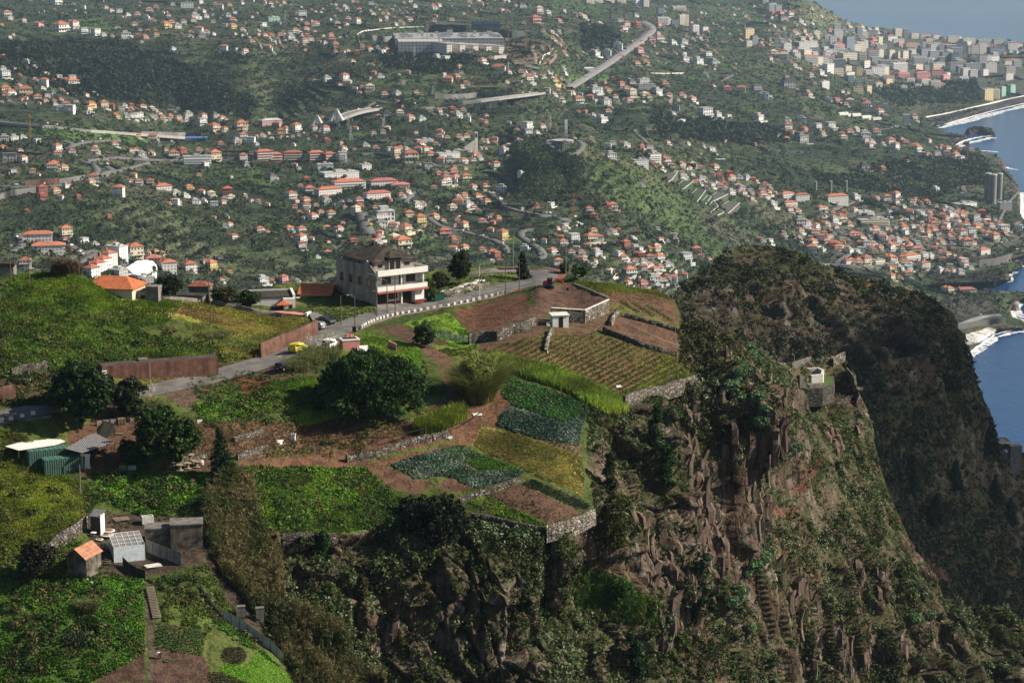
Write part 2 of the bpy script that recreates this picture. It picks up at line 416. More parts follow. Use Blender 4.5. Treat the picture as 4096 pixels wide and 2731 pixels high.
FZ=[([(0,170),(200,150),(480,160),(600,230),(700,260),(900,290),(1020,420),(1000,480),(700,450),(420,400),(200,280),(0,260)],(.021,.026,.017),.85),([(640,180),(800,200),(1000,270),(870,300),(740,330),(620,250)],(.03,.036,.022),.5),([(310,75),(400,75),(480,130),(430,140),(330,110)],(.06,.1,.03),.8),([(600,480),(900,520),(1050,540),(1300,500),(1300,560),(700,560),(560,520)],(.024,.034,.02),.5),([(0,500),(300,505),(560,540),(600,570),(300,560),(60,510)],(.07,.13,.03),.8),([(420,560),(560,545),(640,560),(520,580)],(.05,.085,.03),.7),([(1390,120),(1480,112),(1700,108),(1720,135),(1560,140),(1470,185),(1420,180)],(.05,.075,.035),.9),([(1560,140),(2040,140),(2060,210),(1800,225),(1560,190)],(.11,.1,.085),.9),([(2010,170),(2150,155),(2200,190),(2230,240),(2180,275),(2060,260),(1960,250),(1960,220)],(.10,.075,.055),.95),([(2020,105),(2160,170),(2200,190),(2150,150),(2060,120)],(.07,.1,.045),.8),([(2270,300),(2350,310),(2300,345),(2260,350)],(.07,.12,.03),.8),([(2340,300),(2430,300),(2440,325),(2350,335)],(.06,.11,.03),.8),([(2330,575),(2400,600),(2480,640),(2600,700),(2650,760),(2500,720),(2380,640),(2320,625)],(.085,.085,.04),.7),([(2400,640),(2560,680),(2650,760),(2780,830),(2830,920),(2700,930),(2560,850),(2400,780),(2360,700)],(.055,.085,.03),.8),([(2150,690),(2350,680),(2400,780),(2330,800),(2100,760)],(.035,.052,.026),.6),([(3060,560),(3200,600),(3500,610),(3700,620),(3700,660),(3300,650),(3080,640)],(.022,.036,.022),.6),([(2620,480),(2900,500),(3150,510),(3160,545),(2900,560),(2640,540)],(.022,.03,.02),.8),([(3480,360),(3700,350),(3900,330),(3920,400),(3700,420),(3560,400)],(.03,.042,.024),.8),([(3560,405),(3700,405),(3900,400),(3830,440),(3720,465),(3640,450)],(.065,.07,.04),.9),([(3700,475),(3760,462),(3900,430),(4096,392),(4300,360),(4300,372),(4096,414),(3920,457),(3830,482),(3775,500),(3735,508)],(.045,.045,.048),1),([(3785,524),(3880,527),(3900,548),(3870,553),(3821,581),(3800,570),(3790,550)],(.03,.03,.032),1),([(3225,0),(3290,32),(3390,92),(3330,112),(3250,100),(3150,40),(3120,-70),(3190,-70)],(.10,.115,.06),.9),([(2240,-70),(2700,-70),(2400,20),(2300,45),(2200,50)],(.045,.075,.03),.8),([(2700,20),(3050,20),(3060,100),(2800,60)],(.045,.075,.03),.7),([(3060,120),(3500,110),(4096,180),(4200,400),(3900,380),(3600,360),(3300,300),(3100,220)],(.085,.09,.075),.6),([(3280,850),(3700,830),(3960,860),(4096,930),(4096,980),(3900,1050),(3700,1080),(3400,1060),(3250,980)],(.09,.09,.08),.5),([(3690,1080),(3900,1075),(3980,1060),(4060,1090),(3960,1120),(3800,1130),(3700,1100)],(.035,.032,.03),1),([(3760,1190),(3900,1185),(4000,1230),(4000,1260),(3840,1270),(3780,1240)],(.05,.045,.038),1),([(3990,600),(4100,600),(4100,800),(4040,760)],(.06,.052,.045),1),([(3840,1340),(3960,1310),(4010,1330),(3940,1365),(3860,1380)],(.5,.5,.48),.8),]  # first zone: ravine woods, with the shade over them put into the colour
def far_col(P,N,px,py):
 x,y,z=P[...,0],P[...,1],P[...,2]
 a=fbm(x/180,y/180,s=40,oct=4);f1,f2,cid=worley(x/70,y/70,0*x,50)
 c=lerp(C3(.03,.044,.022),C3(.05,.064,.03),sstep(.35,.65,a))
 c=lerp(c,C3(.06,.06,.04),sstep(.86,.9,cid)*.8)
 c=lerp(c,C3(.055,.09,.032),sstep(.0,.04,cid)*(cid<.10)*.8)
 c=lerp(c,C3(.02,.03,.018),((cid>.3)&(cid<.48))*.7)
 c=c*(.78+.3*cid[...,None])
 for P_,col,w in FZ:
  bx=np.array(P_);xs=(px>bx[:,0].min()-20)&(px<bx[:,0].max()+20)&(py>bx[:,1].min()-20)&(py<bx[:,1].max()+20)
  if not xs.any():continue
  wob=10*(fbm(px[xs]/25,py[xs]/12,s=60,oct=2)-.5)
  ins=inpoly(P_,px[xs]+wob,py[xs]+wob*.6)
  c[xs]=lerp(c[xs],col,ins*w)
 slope=1-N[...,2]
 A=np.zeros(x.shape)
 nearw=(px>3650)
 A=np.where(nearw&(slope>.35)&(z>2),.85,0)*sstep(.3,.5,a)
 return np.dstack([c,A])
far_o,FP,FQ,FN,FPX,FPY=layer(FTOP,1500.,-250,4300,5.,470,far_xyz,far_disp,(60,0,9),far_col,'hillside_terrain',M_FAR)
# ---- near ridge, farms, cliffs
DC=[(-200,1100,440),(0,1100,440),(300,1090,432),(600,1190,432),(950,1240,438),(-200,1250,410),(200,1250,414),(500,1300,418),(800,1300,425),(1000,1270,432),(400,1350,405),(0,1400,388),(400,1450,388),(700,1400,402),(900,1370,412),(0,1640,363),(200,1610,366),(620,1545,382),(1000,1460,396),(1250,1360,414),(1100,1340,424),(1330,1310,424),(1500,1270,432),(1800,1200,448),(2050,1150,460),(2240,1100,476),(2100,1072,490),(1750,1090,478),(1500,1170,452),(1300,1180,450),(1150,1180,452),(1900,1130,464),(300,1600,372),(300,1500,380),(800,1540,385),(1150,1450,396),(1350,1390,408),(1900,1225,449),(1850,1330,430),(1600,1330,424),(1450,1350,418),(2160,1150,450),(2400,1180,446),(2650,1170,456),(2700,1400,428),(2500,1300,433),(2450,1400,421),(2300,1450,412),(2150,1350,419),(2000,1400,412),(1900,1450,405),(2750,1490,418),(2450,1590,398),(2100,1450,403),(2150,1550,392),(2300,1700,379),(2330,1850,369),(2000,1700,379),(1950,1800,371),(2300,2000,359),(2370,2060,356),(2200,2110,350),(1900,2060,353),(1600,1950,359),(1400,1800,369),(1200,1750,372),(1500,1600,383),(1750,1600,385),(1800,1480,400),(1300,1500,389),(1100,1600,377),(900,1700,367),(700,1800,357),(400,1800,357),(230,1900,349),(0,1900,347),(500,2000,343),(900,2000,344),(1200,2050,341),(1600,1700,376),(-200,2000,340),(0,2100,333),(300,2200,322),(0,2300,318),(700,2080,337),(800,2200,326),(300,2400,313),(300,2650,300),(700,2650,301),(1050,2760,296),(0,2760,296),(-200,2760,296),(800,2350,318),(950,2250,329),(1000,2500,316),(1300,2130,339),(1300,2400,326),(1400,2200,338),(1400,2500,331),(1400,2760,327),(1200,2600,318),(1900,2150,351),(1900,2400,344),(1900,2760,337),(2300,2200,351),(2300,2760,341),(2400,1700,383),(2450,1800,386),(2550,2000,384),(2600,2300,377),(2600,2760,366),(2800,1600,415),(2900,1800,412),(2900,2100,405),(2900,2400,398),(2900,2760,388),(2800,1400,433),(2760,1300,440),(3000,1450,441),(3110,1480,449),(3165,1490,452),(3185,1560,452),(3150,1650,446),(3205,1700,450),(3100,1900,440),(3150,2200,432),(3150,2760,415),(2900,1370,440),(3205,1450,536),(3225,1560,528),(3230,1650,520),(3300,1440,540),(3260,1520,528),(3400,1520,532),(3400,1420,545),(3350,1700,505),(3460,1700,514),(3400,1900,484),(3280,2000,460),(3520,2000,490),(3400,2300,455),(3400,2760,438),(3800,2500,476),(3800,2760,460),(4250,2550,495),(4250,2760,475),(3600,2100,494)]
dr=RBF(DC)
NTOP=[(-250,1102),(0,1100),(60,1098),(130,1097),(180,1087),(235,1085),(300,1090),(340,1103),(385,1145),(440,1165),(560,1180),(640,1190),(820,1205),(960,1215),(1040,1190),(1100,1140),(1200,1130),(1320,1150),(1500,1130),(1700,1092),(1750,1078),(2040,1062),(2100,1062),(2200,1068),(2280,1095),(2320,1115),(2440,1133),(2550,1150),(2640,1163),(2670,1182),(2700,1200),(2722,1255),(2735,1290),(2830,1325),(2900,1345),(2960,1375),(3010,1395),(3080,1425),(3120,1448),(3160,1452),(3250,1440),(3300,1432),(3370,1425),(3385,1440),(3420,1500),(3425,1555),(3470,1640),(3480,1690),(3492,1750),(3515,1850),(3545,1950),(3600,2080),(3680,2250),(3740,2400),(3800,2420),(3960,2440),(4096,2490),(4300,2540)]
CLIFF=dk([(600,1222),(680,1218),(760,1232),(860,1215),(960,1195),(1060,1190),(1160,1215),(1262,1216),(1368,1182),(1352,1100),(1345,1040),(1352,980),(1345,935),(1400,957),(1440,925),(1500,898),(1598,868),(1596,850),(1572,810),(1562,700),(1570,660),(1600,600),(2500,600),(2500,1700),(700,1700),(650,1480),(620,1350)])
NZ=[([(0,650),(60,628),(150,625),(220,650),(270,690),(420,690),(380,720),(200,705),(100,670)],(.062,.115,.014),.3),([(220,680),(330,670),(480,690),(620,715),(712,732),(640,768),(560,772),(470,742),(330,722)],(.115,.145,.025),.12),([(330,700),(420,705),(560,738),(600,752),(540,752),(440,728),(350,722)],(.2,.16,.06),.12),([(480,775),(600,775),(590,820),(520,830)],(.1,.14,.03),.3),([(0,735),(140,760),(400,770),(380,800),(200,850),(0,860)],(.03,.052,.014),.5),([(0,860),(120,850),(220,850),(200,900),(120,930),(0,930)],(.06,.045,.028),.4),([(270,850),(520,832),(600,800),(620,805),(480,850),(350,880),(240,880)],(.07,.085,.02),.05),([(350,880),(600,812),(740,765),(760,790),(700,850),(735,862),(640,885),(500,880),(470,905),(430,940),(370,905)],(.095,.06,.042),.03),([(620,880),(720,865),(770,960),(690,978),(640,925)],(.07,.15,.012),.12),([(445,930),(540,915),(640,890),(630,940),(560,965),(470,965)],(.05,.12,.015),.3),([(540,870),(640,865),(650,890),(560,905)],(.11,.04,.02),.15),([(440,970),(560,965),(680,978),(780,960),(850,975),(800,995),(620,1030),(540,1045),(430,1060),(420,1010)],(.14,.1,.06),.25),([(905,790),(960,800),(1000,830),(1030,900),(960,960),(830,990),(650,1020),(540,1045),(550,1068),(700,1040),(870,1022),(1000,955),(1060,880),(1040,820),(980,790)],(.11,.062,.038),.05),([(560,1065),(850,1020),(1000,960),(1080,890),(1140,900),(1190,880),(1160,940),(1060,1005),(870,1050),(840,1072),(560,1075)],(.12,.06,.036),.12),([(1192,878),(1198,915),(1140,985),(1060,1035),(845,1078),(840,1066),(1050,1015),(1120,970),(1175,910)],(.12,.06,.035),.03),([(380,1060),(500,1050),(560,1070),(480,1090),(380,1090)],(.09,.055,.035),.06),([(270,880),(330,960),(330,1020),(260,1080),(190,1100),(150,1000),(230,950)],(.085,.045,.028),.12),([(1040,715),(1100,700),(1205,672),(1228,725),(1180,745),(1090,768),(1060,745)],(.1,.05,.03),.03),([(920,745),(1030,718),(1085,770),(1100,795),(1060,805),(1000,775)],(.08,.16,.018),.08),([(860,752),(930,745),(1000,775),(1080,805),(1070,815),(960,795)],(.075,.045,.03),.04),([(980,790),(1100,800),(1100,830),(1040,820)],(.08,.13,.02),.08),([(1215,672),(1300,650),(1400,690),(1385,722),(1285,707),(1250,720)],(.095,.055,.038),.2),([(1230,700),(1260,700),(1255,760),(1240,765),(1080,805),(1110,770)],(.11,.065,.042),.06),([(1300,650),(1400,655),(1540,665),(1562,730),(1560,762),(1415,712),(1340,665)],(.1,.055,.034),.04),([(1310,643),(1400,650),(1555,665),(1560,690),(1480,672),(1350,668)],(.085,.115,.02),.08),([(1400,690),(1560,745),(1560,760),(1410,712)],(.095,.085,.03),.04),([(1410,716),(1560,766),(1560,812),(1385,757)],(.1,.056,.035),.03),([(1290,735),(1400,700),(1410,716),(1385,757),(1340,775),(1250,765)],(.1,.062,.036),.05),([(1100,800),(1240,765),(1380,770),(1560,815),(1600,860),(1500,890),(1440,915),(1340,870),(1150,825)],(.115,.062,.034),.02),([(1520,800),(1560,815),(1600,860),(1500,890),(1440,915),(1420,905),(1500,860)],(.09,.11,.025),.05),([(1135,822),(1260,850),(1340,880),(1420,920),(1430,950),(1390,950),(1300,900),(1150,845)],(.07,.1,.02),.05),([(1160,865),(1340,915),(1345,945),(1325,1020),(1140,970),(1180,900)],(.06,.05,.03),.03),([(1140,972),(1335,1020),(1335,1048),(1190,995)],(.12,.062,.036),.02),([(1108,980),(1190,995),(1337,1048),(1340,1140),(1215,1082),(1082,1022)],(.165,.155,.05),.06),([(892,1068),(1050,1022),(1200,1080),(1190,1100),(1090,1118),(1040,1095)],(.04,.075,.025),.04),([(845,1078),(895,1075),(1000,1110),(960,1135),(900,1120)],(.1,.055,.035),.05),([(1030,1095),(1080,1115),(1060,1135),(1000,1120)],(.1,.055,.035),.03),([(1195,1108),(1225,1098),(1358,1160),(1342,1172)],(.028,.036,.026),.03),([(1122,1135),(1198,1113),(1340,1176),(1265,1203)],(.095,.052,.036),.02),([(1070,1150),(1122,1137),(1265,1205),(1185,1200)],(.07,.11,.02),.08),([(560,1075),(840,1078),(930,1150),(930,1195),(760,1228),(600,1215),(560,1150)],(.045,.105,.014),.4),([(210,1085),(500,1085),(500,1180),(330,1185),(230,1150)],(.045,.12,.014),.35),([(0,1040),(150,1110),(200,1170),(170,1215),(100,1240),(0,1290)],(.085,.135,.02),.3),([(190,1180),(330,1180),(470,1190),(480,1290),(330,1330),(230,1320)],(.06,.042,.03),.12),([(0,1310),(200,1320),(330,1330),(330,1500),(200,1568),(0,1568)],(.035,.085,.013),.3),([(215,1320),(330,1330),(330,1500),(230,1480),(220,1400)],(.042,.11,.014),.15),([(295,1385),(325,1395),(325,1430),(290,1420)],(.075,.045,.03),.05),([(265,1495),(330,1475),(330,1568),(220,1568)],(.07,.042,.028),.06),([(335,1330),(355,1330),(355,1568),(338,1568)],(.07,.06,.04),.05),([(380,1370),(470,1360),(510,1410),(480,1450),(370,1425)],(.045,.08,.018),.2),([(357,1425),(475,1450),(465,1510),(355,1490)],(.06,.05,.03),.03),([(355,1490),(470,1505),(490,1568),(350,1568)],(.078,.045,.033),.04),([(500,1420),(560,1460),(650,1540),(680,1568),(480,1568),(480,1500)],(.05,.075,.02),.06),([(470,1290),(520,1380),(600,1480),(660,1520),(600,1350),(560,1250),(480,1200)],(.045,.035,.025),.5),([(460,1180),(560,1100),(640,1250),(640,1400),(560,1380),(500,1300)],(.09,.075,.035),.4),([(640,690),(870,705),(840,740),(750,715)],(.07,.1,.03),.06),([(715,700),(860,690),(862,715),(780,735)],(.08,.09,.03),.06),([(990,650),(1190,625),(1215,640),(1120,665),(1000,690)],(.06,.09,.025),.1),]
ROCKY=dk([(1550,950),(1700,960),(1720,1100),(1700,1350),(1640,1340),(1600,1180),(1560,1100)]),dk([(1430,1180),(1560,1150),(1600,1300),(1560,1480),(1480,1450),(1450,1300)]),dk([(700,1380),(920,1380),(900,1500),(740,1480)]),dk([(1500,890),(1570,900),(1570,960),(1480,950)]),dk([(1660,870),(1840,950),(1850,1080),(1730,1100),(1700,960)])
CZ=[([(3150,1965),(3195,1900),(3262,1822),(3300,1826),(3250,1900),(3185,1970)],(.085,.04,.027)),([(3010,2018),(3190,2026),(3182,2080),(3020,2062)],(.09,.05,.032)),([(3060,2145),(3160,2200),(3290,2330),(3200,2335),(3060,2200)],(.10,.07,.04)),([(2375,2265),(2450,2290),(2545,2420),(2540,2500),(2440,2480),(2400,2380)],(.04,.085,.015)),([(3535,2060),(3640,2070),(3630,2090),(3540,2082)],(.09,.042,.03)),([(2890,2360),(2960,2370),(2930,2420),(2880,2400)],(.11,.04,.03)),([(3150,1370),(3280,1420),(3200,1560),(3130,1500)],(.06,.05,.03))]
def near_xyz(px,py):return at_D(px,py,dr(px,py))
def zoneinfo(px,py,need_cliff=True):
 cl=inpoly(CLIFF,px,py);return cl
def near_disp(P,N,px,py):
 x,y,z=P[...,0],P[...,1],P[...,2]
 cl=inpoly(CLIFF,px,py);dE=dist_poly(CLIFF,px,py);cw=cl*sstep(0,45,dE)
 amp=np.full(px.shape,.28)
 for zn in NZ:
  Z=dk(zn[0]);bx=np.array(Z);m=(px>bx[:,0].min())&(px<bx[:,0].max())&(py>bx[:,1].min())&(py<bx[:,1].max())
  if m.any():
   ii=inpoly(Z,px[m],py[m]);t=amp[m];t[ii]=zn[2];amp[m]=t
 for rp in ROADS:
  m=inpoly(rp,px,py);amp[m]=0;
 for _ in range(2):
  amp=(amp+np.roll(amp,1,0)+np.roll(amp,-1,0)+np.roll(amp,1,1)+np.roll(amp,-1,1))/5
 for rp in ROADS:
  m=inpoly(rp,px,py);amp[m]=0
 base=(fbm(x/3.0,y/3.0,z/3,oct=4,s=70)-.5)*3.2*amp
 d=base*(1-cw)
 out=np.stack([0*d,0*d,d],-1)
 m=cl&(cw>.01)
 xm,ym,zm=x[m],y[m],z[m]
 u=xm+.5*ym;q=3.5*fbm(xm/7,ym/7,zm/12,s=5,oct=2)
 ridge=lambda sc,zs,sd:1-np.abs(2*fbm((u+q)/sc,ym/(sc*1.6),zm/zs,s=sd,oct=2,g=.4)-1)*2.2
 w1,w2,cid=worley((xm+q*.5)/4.2,ym/4.2,zm/26.0,80);e1,e2,cid2=worley(xm/1.7,ym/1.7,zm/5.5,90)
 lay=sstep(.35,.5,((zm+5*fbm(xm/18,ym/18,s=8,oct=2))/13.0)%1)
 dd=ridge(24,120,100)*7+ridge(9,60,105)*3.0+(cid-.5)*4.2*sstep(.0,.12,w2-w1)+(cid2-.5)*(1.3-.9*sstep(3050,3250,px[m]))*sstep(0,.12,e2-e1)-1.4*(1-sstep(0,.1,w2-w1))-1.6*lay*sstep(3000,2800,px[m])+(fbm(xm/1.3,ym/1.3,zm/1.6,oct=3,s=120)-.5)*(1.1-.8*sstep(2950,3150,px[m]))-2.5
 tk=((px[m]-3270)/120.)**2+((py[m]-1500)/75.)**2
 dd=dd*cw[m]*sstep(.8,1.3,tk)*(1-.6*sstep(3100,3260,px[m])*sstep(2300,1900,py[m]))
 vd=np.array([0,0,CAM_Z])-P[m];vd/=np.linalg.norm(vd,axis=-1,keepdims=True);fc_=np.abs((N[m]*vd).sum(-1));dd=dd*(.08+.92*sstep(.12,.55,fc_))
 Nm=N[m].copy();Nm[...,2]=Nm[...,2]*.35;Nm/=np.linalg.norm(Nm,axis=-1,keepdims=True)
 out[m]=Nm*dd[...,None]
 return out
def near_col(P,N,px,py):
 x,y,z=P[...,0],P[...,1],P[...,2]
 a=fbm(x/14,y/14,z/14,s=140,oct=4);b2=fbm(x/4,y/4,z/4,s=150,oct=3)
 c=lerp(C3(.028,.05,.012),C3(.055,.085,.02),sstep(.35,.65,a))
 A=np.zeros(px.shape)
 for zn in NZ:
  Z=dk(zn[0]);bx=np.array(Z);m=(px>bx[:,0].min()-9)&(px<bx[:,0].max()+9)&(py>bx[:,1].min()-9)&(py<bx[:,1].max()+9)
  if m.any():
   wob=(8 if zn[2]<.1 else 26)*(b2[m]-.5)
   ii=inpoly(Z,px[m]+wob,py[m]+wob);t=c[m];t[ii]=np.array(zn[1])*(.8+.4*a[m][ii])[:,None];c[m]=t
 red=c[...,0]>1.35*c[...,1];c[red]=c[red]*[.92,.98,1.02];grn=c[...,1]>1.2*c[...,0];c[grn]*=[1.3,1.08,1.15]
 cl=inpoly(CLIFF,px,py)
 r=sstep(.44,.56,a*.6+b2*.4-.10+.3*sstep(.35,.1,N[...,2]))
 for rk in ROCKY:
  m=inpoly(rk,px,py);r[m]=np.maximum(r[m],sstep(.32,.45,b2[m])*.95)
 cc=lerp(C3(.028,.036,.014),C3(.06,.058,.03),sstep(.35,.65,b2))
 cc=lerp(cc,C3(.08,.045,.03),sstep(.62,.72,fbm(x/18,y/18,z/18,s=160,oct=3))*.5)
 c=np.where(cl[...,None],cc,c);A=np.where(cl,r,A)
 for P_,col in CZ:
  m=inpoly(P_,px+24*(b2-.5),py+24*(a-.5));c[m]=np.array(col)*(.7+.6*a[m])[:,None];A[m]=.0
 return np.dstack([c,A])
RD_MAIN=([(-60,1652),(0,1642),(100,1625),(205,1603),(400,1575),(614,1536),(820,1490),(1024,1431),(1110,1405),(1168,1375),(1240,1338),(1290,1318),(1353,1290),(1400,1272),(1460,1255),(1520,1240),(1575,1228),(1700,1203),(1770,1190),(1870,1165),(1950,1148),(2048,1129),(2090,1119),(2112,1109),(2110,1100),(2092,1093),(2048,1090),(1960,1094),(1880,1100),(1790,1106)],[(-60,1700),(0,1688),(100,1675),(205,1655),(400,1625),(645,1578),(850,1535),(1024,1490),(1100,1462),(1165,1432),(1230,1402),(1290,1380),(1340,1360),(1400,1335),(1440,1317),(1480,1297),(1560,1268),(1650,1252),(1750,1233),(1850,1215),(1950,1195),(2048,1164),(2120,1150),(2190,1132),(2232,1112),(2240,1098),(2222,1084),(2170,1075),(2080,1071),(1960,1075),])
RD_DRIVE=([(1290,1318),(1262,1300),(1245,1275),(1235,1255)],[(1352,1292),(1330,1285),(1300,1268),(1268,1245)])
def resample(P,n):
 P=np.array(P,float);d=np.r_[0,np.cumsum(np.hypot(*np.diff(P,axis=0).T))];t=np.linspace(0,d[-1],n)
 return np.stack([np.interp(t,d,P[:,0]),np.interp(t,d,P[:,1])],-1)
ROADS=[RD_MAIN[0]+RD_MAIN[1][::-1],RD_DRIVE[0]+RD_DRIVE[1][::-1]]
near_o,NP_,NQ,NN,NPX,NPY=layer(NTOP,2790.,-200,4250,5.,330,near_xyz,near_disp,(3,1.5,.6),near_col,'ridge_terrain',M_NEAR,backn=10)
# ---- dark mountain
MC=[(2400,1300,900),(2560,1250,870),(2750,1120,900),(2650,1300,860),(3030,980,985),(3000,1200,930),(3000,1500,880),(3240,1040,985),(3300,1150,965),(3300,1400,920),(3300,1700,880),(3600,1170,1000),(3600,1300,965),(3600,1500,930),(3600,1900,880),(3830,1300,1000),(3830,1600,960),(3960,1700,990),(3990,1760,1010),(3800,2000,920),(3700,2300,860),(4200,1840,1040),(4100,1950,1000),(4100,2300,930),(4250,2800,850),(3700,2800,820),(2600,2000,800),(3200,2300,830)]
mr=RBF(MC)
MTOP=[(2500,1310),(2590,1260),(2640,1228),(2700,1180),(2760,1110),(2850,1050),(2900,1010),(2960,985),(3030,978),(3120,985),(3200,1010),(3240,1040),(3330,1075),(3430,1110),(3520,1125),(3580,1150),(3640,1160),(3700,1175),(3740,1200),(3770,1225),(3810,1250),(3830,1290),(3838,1360),(3860,1430),(3872,1470),(3900,1520),(3930,1570),(3937,1610),(3960,1640),(3975,1690),(3984,1740),(3990,1775),(4020,1795),(4096,1810),(4160,1840),(4300,1850)]
def m_xyz(px,py):return at_D(px,py,mr(px,py))
def m_disp(P,N,px,py):
 x,y,z=P[...,0],P[...,1],P[...,2]
 top=interp_line(MTOP,px[0]);e=sstep(0,50,py-top[None]);e3=sstep(0,200,py-top[None])
 w1,w2,cid=worley(x/12.,y/12.,z/22.,180);e1,e2,c2=worley(x/4.5,y/4.5,z/8.,190)
 rocky=sstep(.40,.56,fbm(x/60,y/60,z/45,s=200,oct=3))
 rg=lambda sc,zs,sd:1-np.abs(2*fbm((x+.4*y)/sc,y/(sc*1.5),z/zs,s=sd,oct=3)-1)*2.2
 d=(rg(85,260,210)*15+rg(28,90,214)*6-6)*e3+((cid-.5)*8*sstep(0,.15,w2-w1)+(c2-.5)*3.4*sstep(0,.15,e2-e1))*(.3+.7*rocky)*(.25+.75*e)
 d=d+(fbm(x/6,y/6,z/6,oct=3,s=220)-.5)*(1+3*e)
 for cx,cy,rx,ry,dp in((3570,1410,130,42,17),(3740,1560,75,60,14),(3500,1590,40,14,8),(3760,1240,20,16,6)):
  q=((px-cx)/rx)**2+((py-cy)/ry)**2;d=d-dp*sstep(1.1,.5,q)
 vd=np.array([0,0,CAM_Z])-P;vd/=np.linalg.norm(vd,axis=-1,keepdims=True);d=d*(.1+.9*sstep(.1,.45,np.abs((N*vd).sum(-1))))
 Nm=N.copy();Nm[...,2]*=.4;Nm/=np.linalg.norm(Nm,axis=-1,keepdims=True)
 return Nm*d[...,None]
def m_col(P,N,px,py):
 x,y,z=P[...,0],P[...,1],P[...,2]
 a=fbm(x/40,y/40,z/30,s=230,oct=4);b2=fbm(x/12,y/12,z/12,s=240,oct=3)
 c=lerp(C3(.022,.028,.010),C3(.04,.042,.02),sstep(.35,.65,b2))
 c=lerp(c,C3(.07,.038,.024),sstep(.6,.72,fbm(x/50,y/50,z/14,s=250,oct=3))*.7)
 top=interp_line(MTOP,px[0])[None];dt=py-top
 hi=sstep(60,110,dt)*sstep(320,180,dt)
 r=sstep(.47,.58,a*.5+b2*.5+.06*hi-.05*sstep(350,600,dt)+.12*sstep(.3,.1,N[...,2]))
 r=r*sstep(8,50,dt)
 return np.dstack([c,r*.8])
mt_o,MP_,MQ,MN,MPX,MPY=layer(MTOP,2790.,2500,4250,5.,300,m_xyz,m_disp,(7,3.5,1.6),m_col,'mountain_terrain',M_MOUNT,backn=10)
def bvh(P,Q):return BVHTree.FromPolygons([tuple(v)for v in P.reshape(-1,3).tolist()],Q.tolist())
B_FAR,B_NEAR,B_MT=bvh(FP,FQ),bvh(NP_,NQ),bvh(MP_,MQ)
CAMV=Vector((0,0,CAM_Z))
def hit(px,py,b=None):
 a,y,z=ray(px,py);d=Vector((float(a),float(y),float(z))).normalized()
 for t in([b]if b else[B_NEAR,B_MT,B_FAR]):
  r=t.ray_cast(CAMV,d)
  if r[0]is not None:return r[0],r[1]
 return None,None
def drop(x,y,b=None,z0=900):
 r=(b or B_NEAR).ray_cast(Vector((x,y,z0)),Vector((0,0,-1)))
 return r[0].z if r[0]is not None else None
def base_pt(px,py,lift=0.0):
 x,y,z=near_xyz(np.array(float(px)),np.array(float(py)));return Vector((float(x),float(y),float(z)+lift))
def ribbon(name,A,Bq,m,lift=.12,n=120,across=4,kind='structure',xyz=near_xyz):
 a,b=resample(A,n),resample(Bq,n);V=[]
 t=np.linspace(0,1,across+1)
 px=a[:,0:1]*(1-t)+b[:,0:1]*t;py=a[:,1:2]*(1-t)+b[:,1:2]*t
 x,y,z=xyz(px,py);V=np.stack([x,y,z+lift],-1)
 c=across+1;i=np.arange(n-1)[:,None]*c+np.arange(across)[None]
 Q=np.stack([i,i+c,i+c+1,i+1],-1).reshape(-1,4)
 o=big_mesh(name,V.reshape(-1,3),Q,m,smooth=True);o['kind']=kind
 return o,V
# ---- sea
def sea_mat():
 m,nt,b=new_mat('sea_water');g=NG(nt);p=g.pos()
 f=g.noise(g.scaled(p,(.0016,.0006,1)),1,5)
 g.l(g.ramp(f,[(.35,(.008,.046,.145)),(.65,(.014,.075,.215))]),b.inputs['Base Color'])
 b.inputs['Roughness'].default_value=.14;b.inputs['IOR'].default_value=1.33
 h=g.math('ADD',g.noise(g.scaled(p,(.05,.02,1)),1,6,.7),g.math('MULTIPLY',g.noise(g.scaled(p,(.25,.12,1)),1,3),.4))
 g.bump(h,.4,3.0,b)
 return m
M_SEA=sea_mat()
v=[(-8000,300,0),(24000,300,0),(24000,30000,0),(-8000,30000,0)]
sea=big_mesh('sea',v,[(0,1,2,3)],M_SEA);sea['kind']='structure'
v=[(x,y,-9)for x,y,_ in v]
sb=big_mesh('seabed_ground',v,[(0,1,2,3)],mat('seabed',(.03,.04,.05)));sb['kind']='structure'
# ------------------------------------------------------------------ plant matter builders
def unit(v):return v/(np.linalg.norm(v,axis=-1,keepdims=True)+1e-9)
def leaf_quads(C,Nrm,L,Wd,col,r=rng):
 """rhombic leaves at C facing Nrm"""
 n=len(C);t=unit(np.cross(Nrm,r.normal(size=(n,3))));b=np.cross(Nrm,t)
 L=np.broadcast_to(L,(n,))[:,None];Wd=np.broadcast_to(Wd,(n,))[:,None]
 V=np.stack([C-t*L,C-b*Wd+Nrm*Wd*.25,C+t*L,C+b*Wd+Nrm*Wd*.25],1).reshape(-1,3)
 Q=np.arange(4*n).reshape(-1,4)
 return V,Q,np.repeat(col,4,0)
def clumps(P,Rad,nl,lf,col,flat=.75,var=.3,r=rng,ar=.55,lift=.25):
 """rounded leafy clumps, nl leaves each, leaf size = lf*radius"""
 N=len(P);d=unit(r.normal(size=(N,nl,3)));d[...,2]=np.abs(d[...,2])*1.1-.25;d=unit(d)
 rr=r.uniform(.55,1.05,(N,nl,1))*Rad[:,None,None]
 C=P[:,None]+d*rr*np.array([1,1,flat]);C[...,2]+=(Rad*lift)[:,None]
 nn=unit(d+r.normal(size=d.shape)*.55)
 cc=col[:,None]*(1+var*r.normal(size=(N,nl,1)).clip(-1.6,1.6));cc=cc.clip(.004,.8)
 L=(Rad[:,None]*lf*r.uniform(.7,1.3,(N,nl))).ravel()
 return leaf_quads(C.reshape(-1,3),nn.reshape(-1,3),L,L*ar,cc.reshape(-1,3),r)
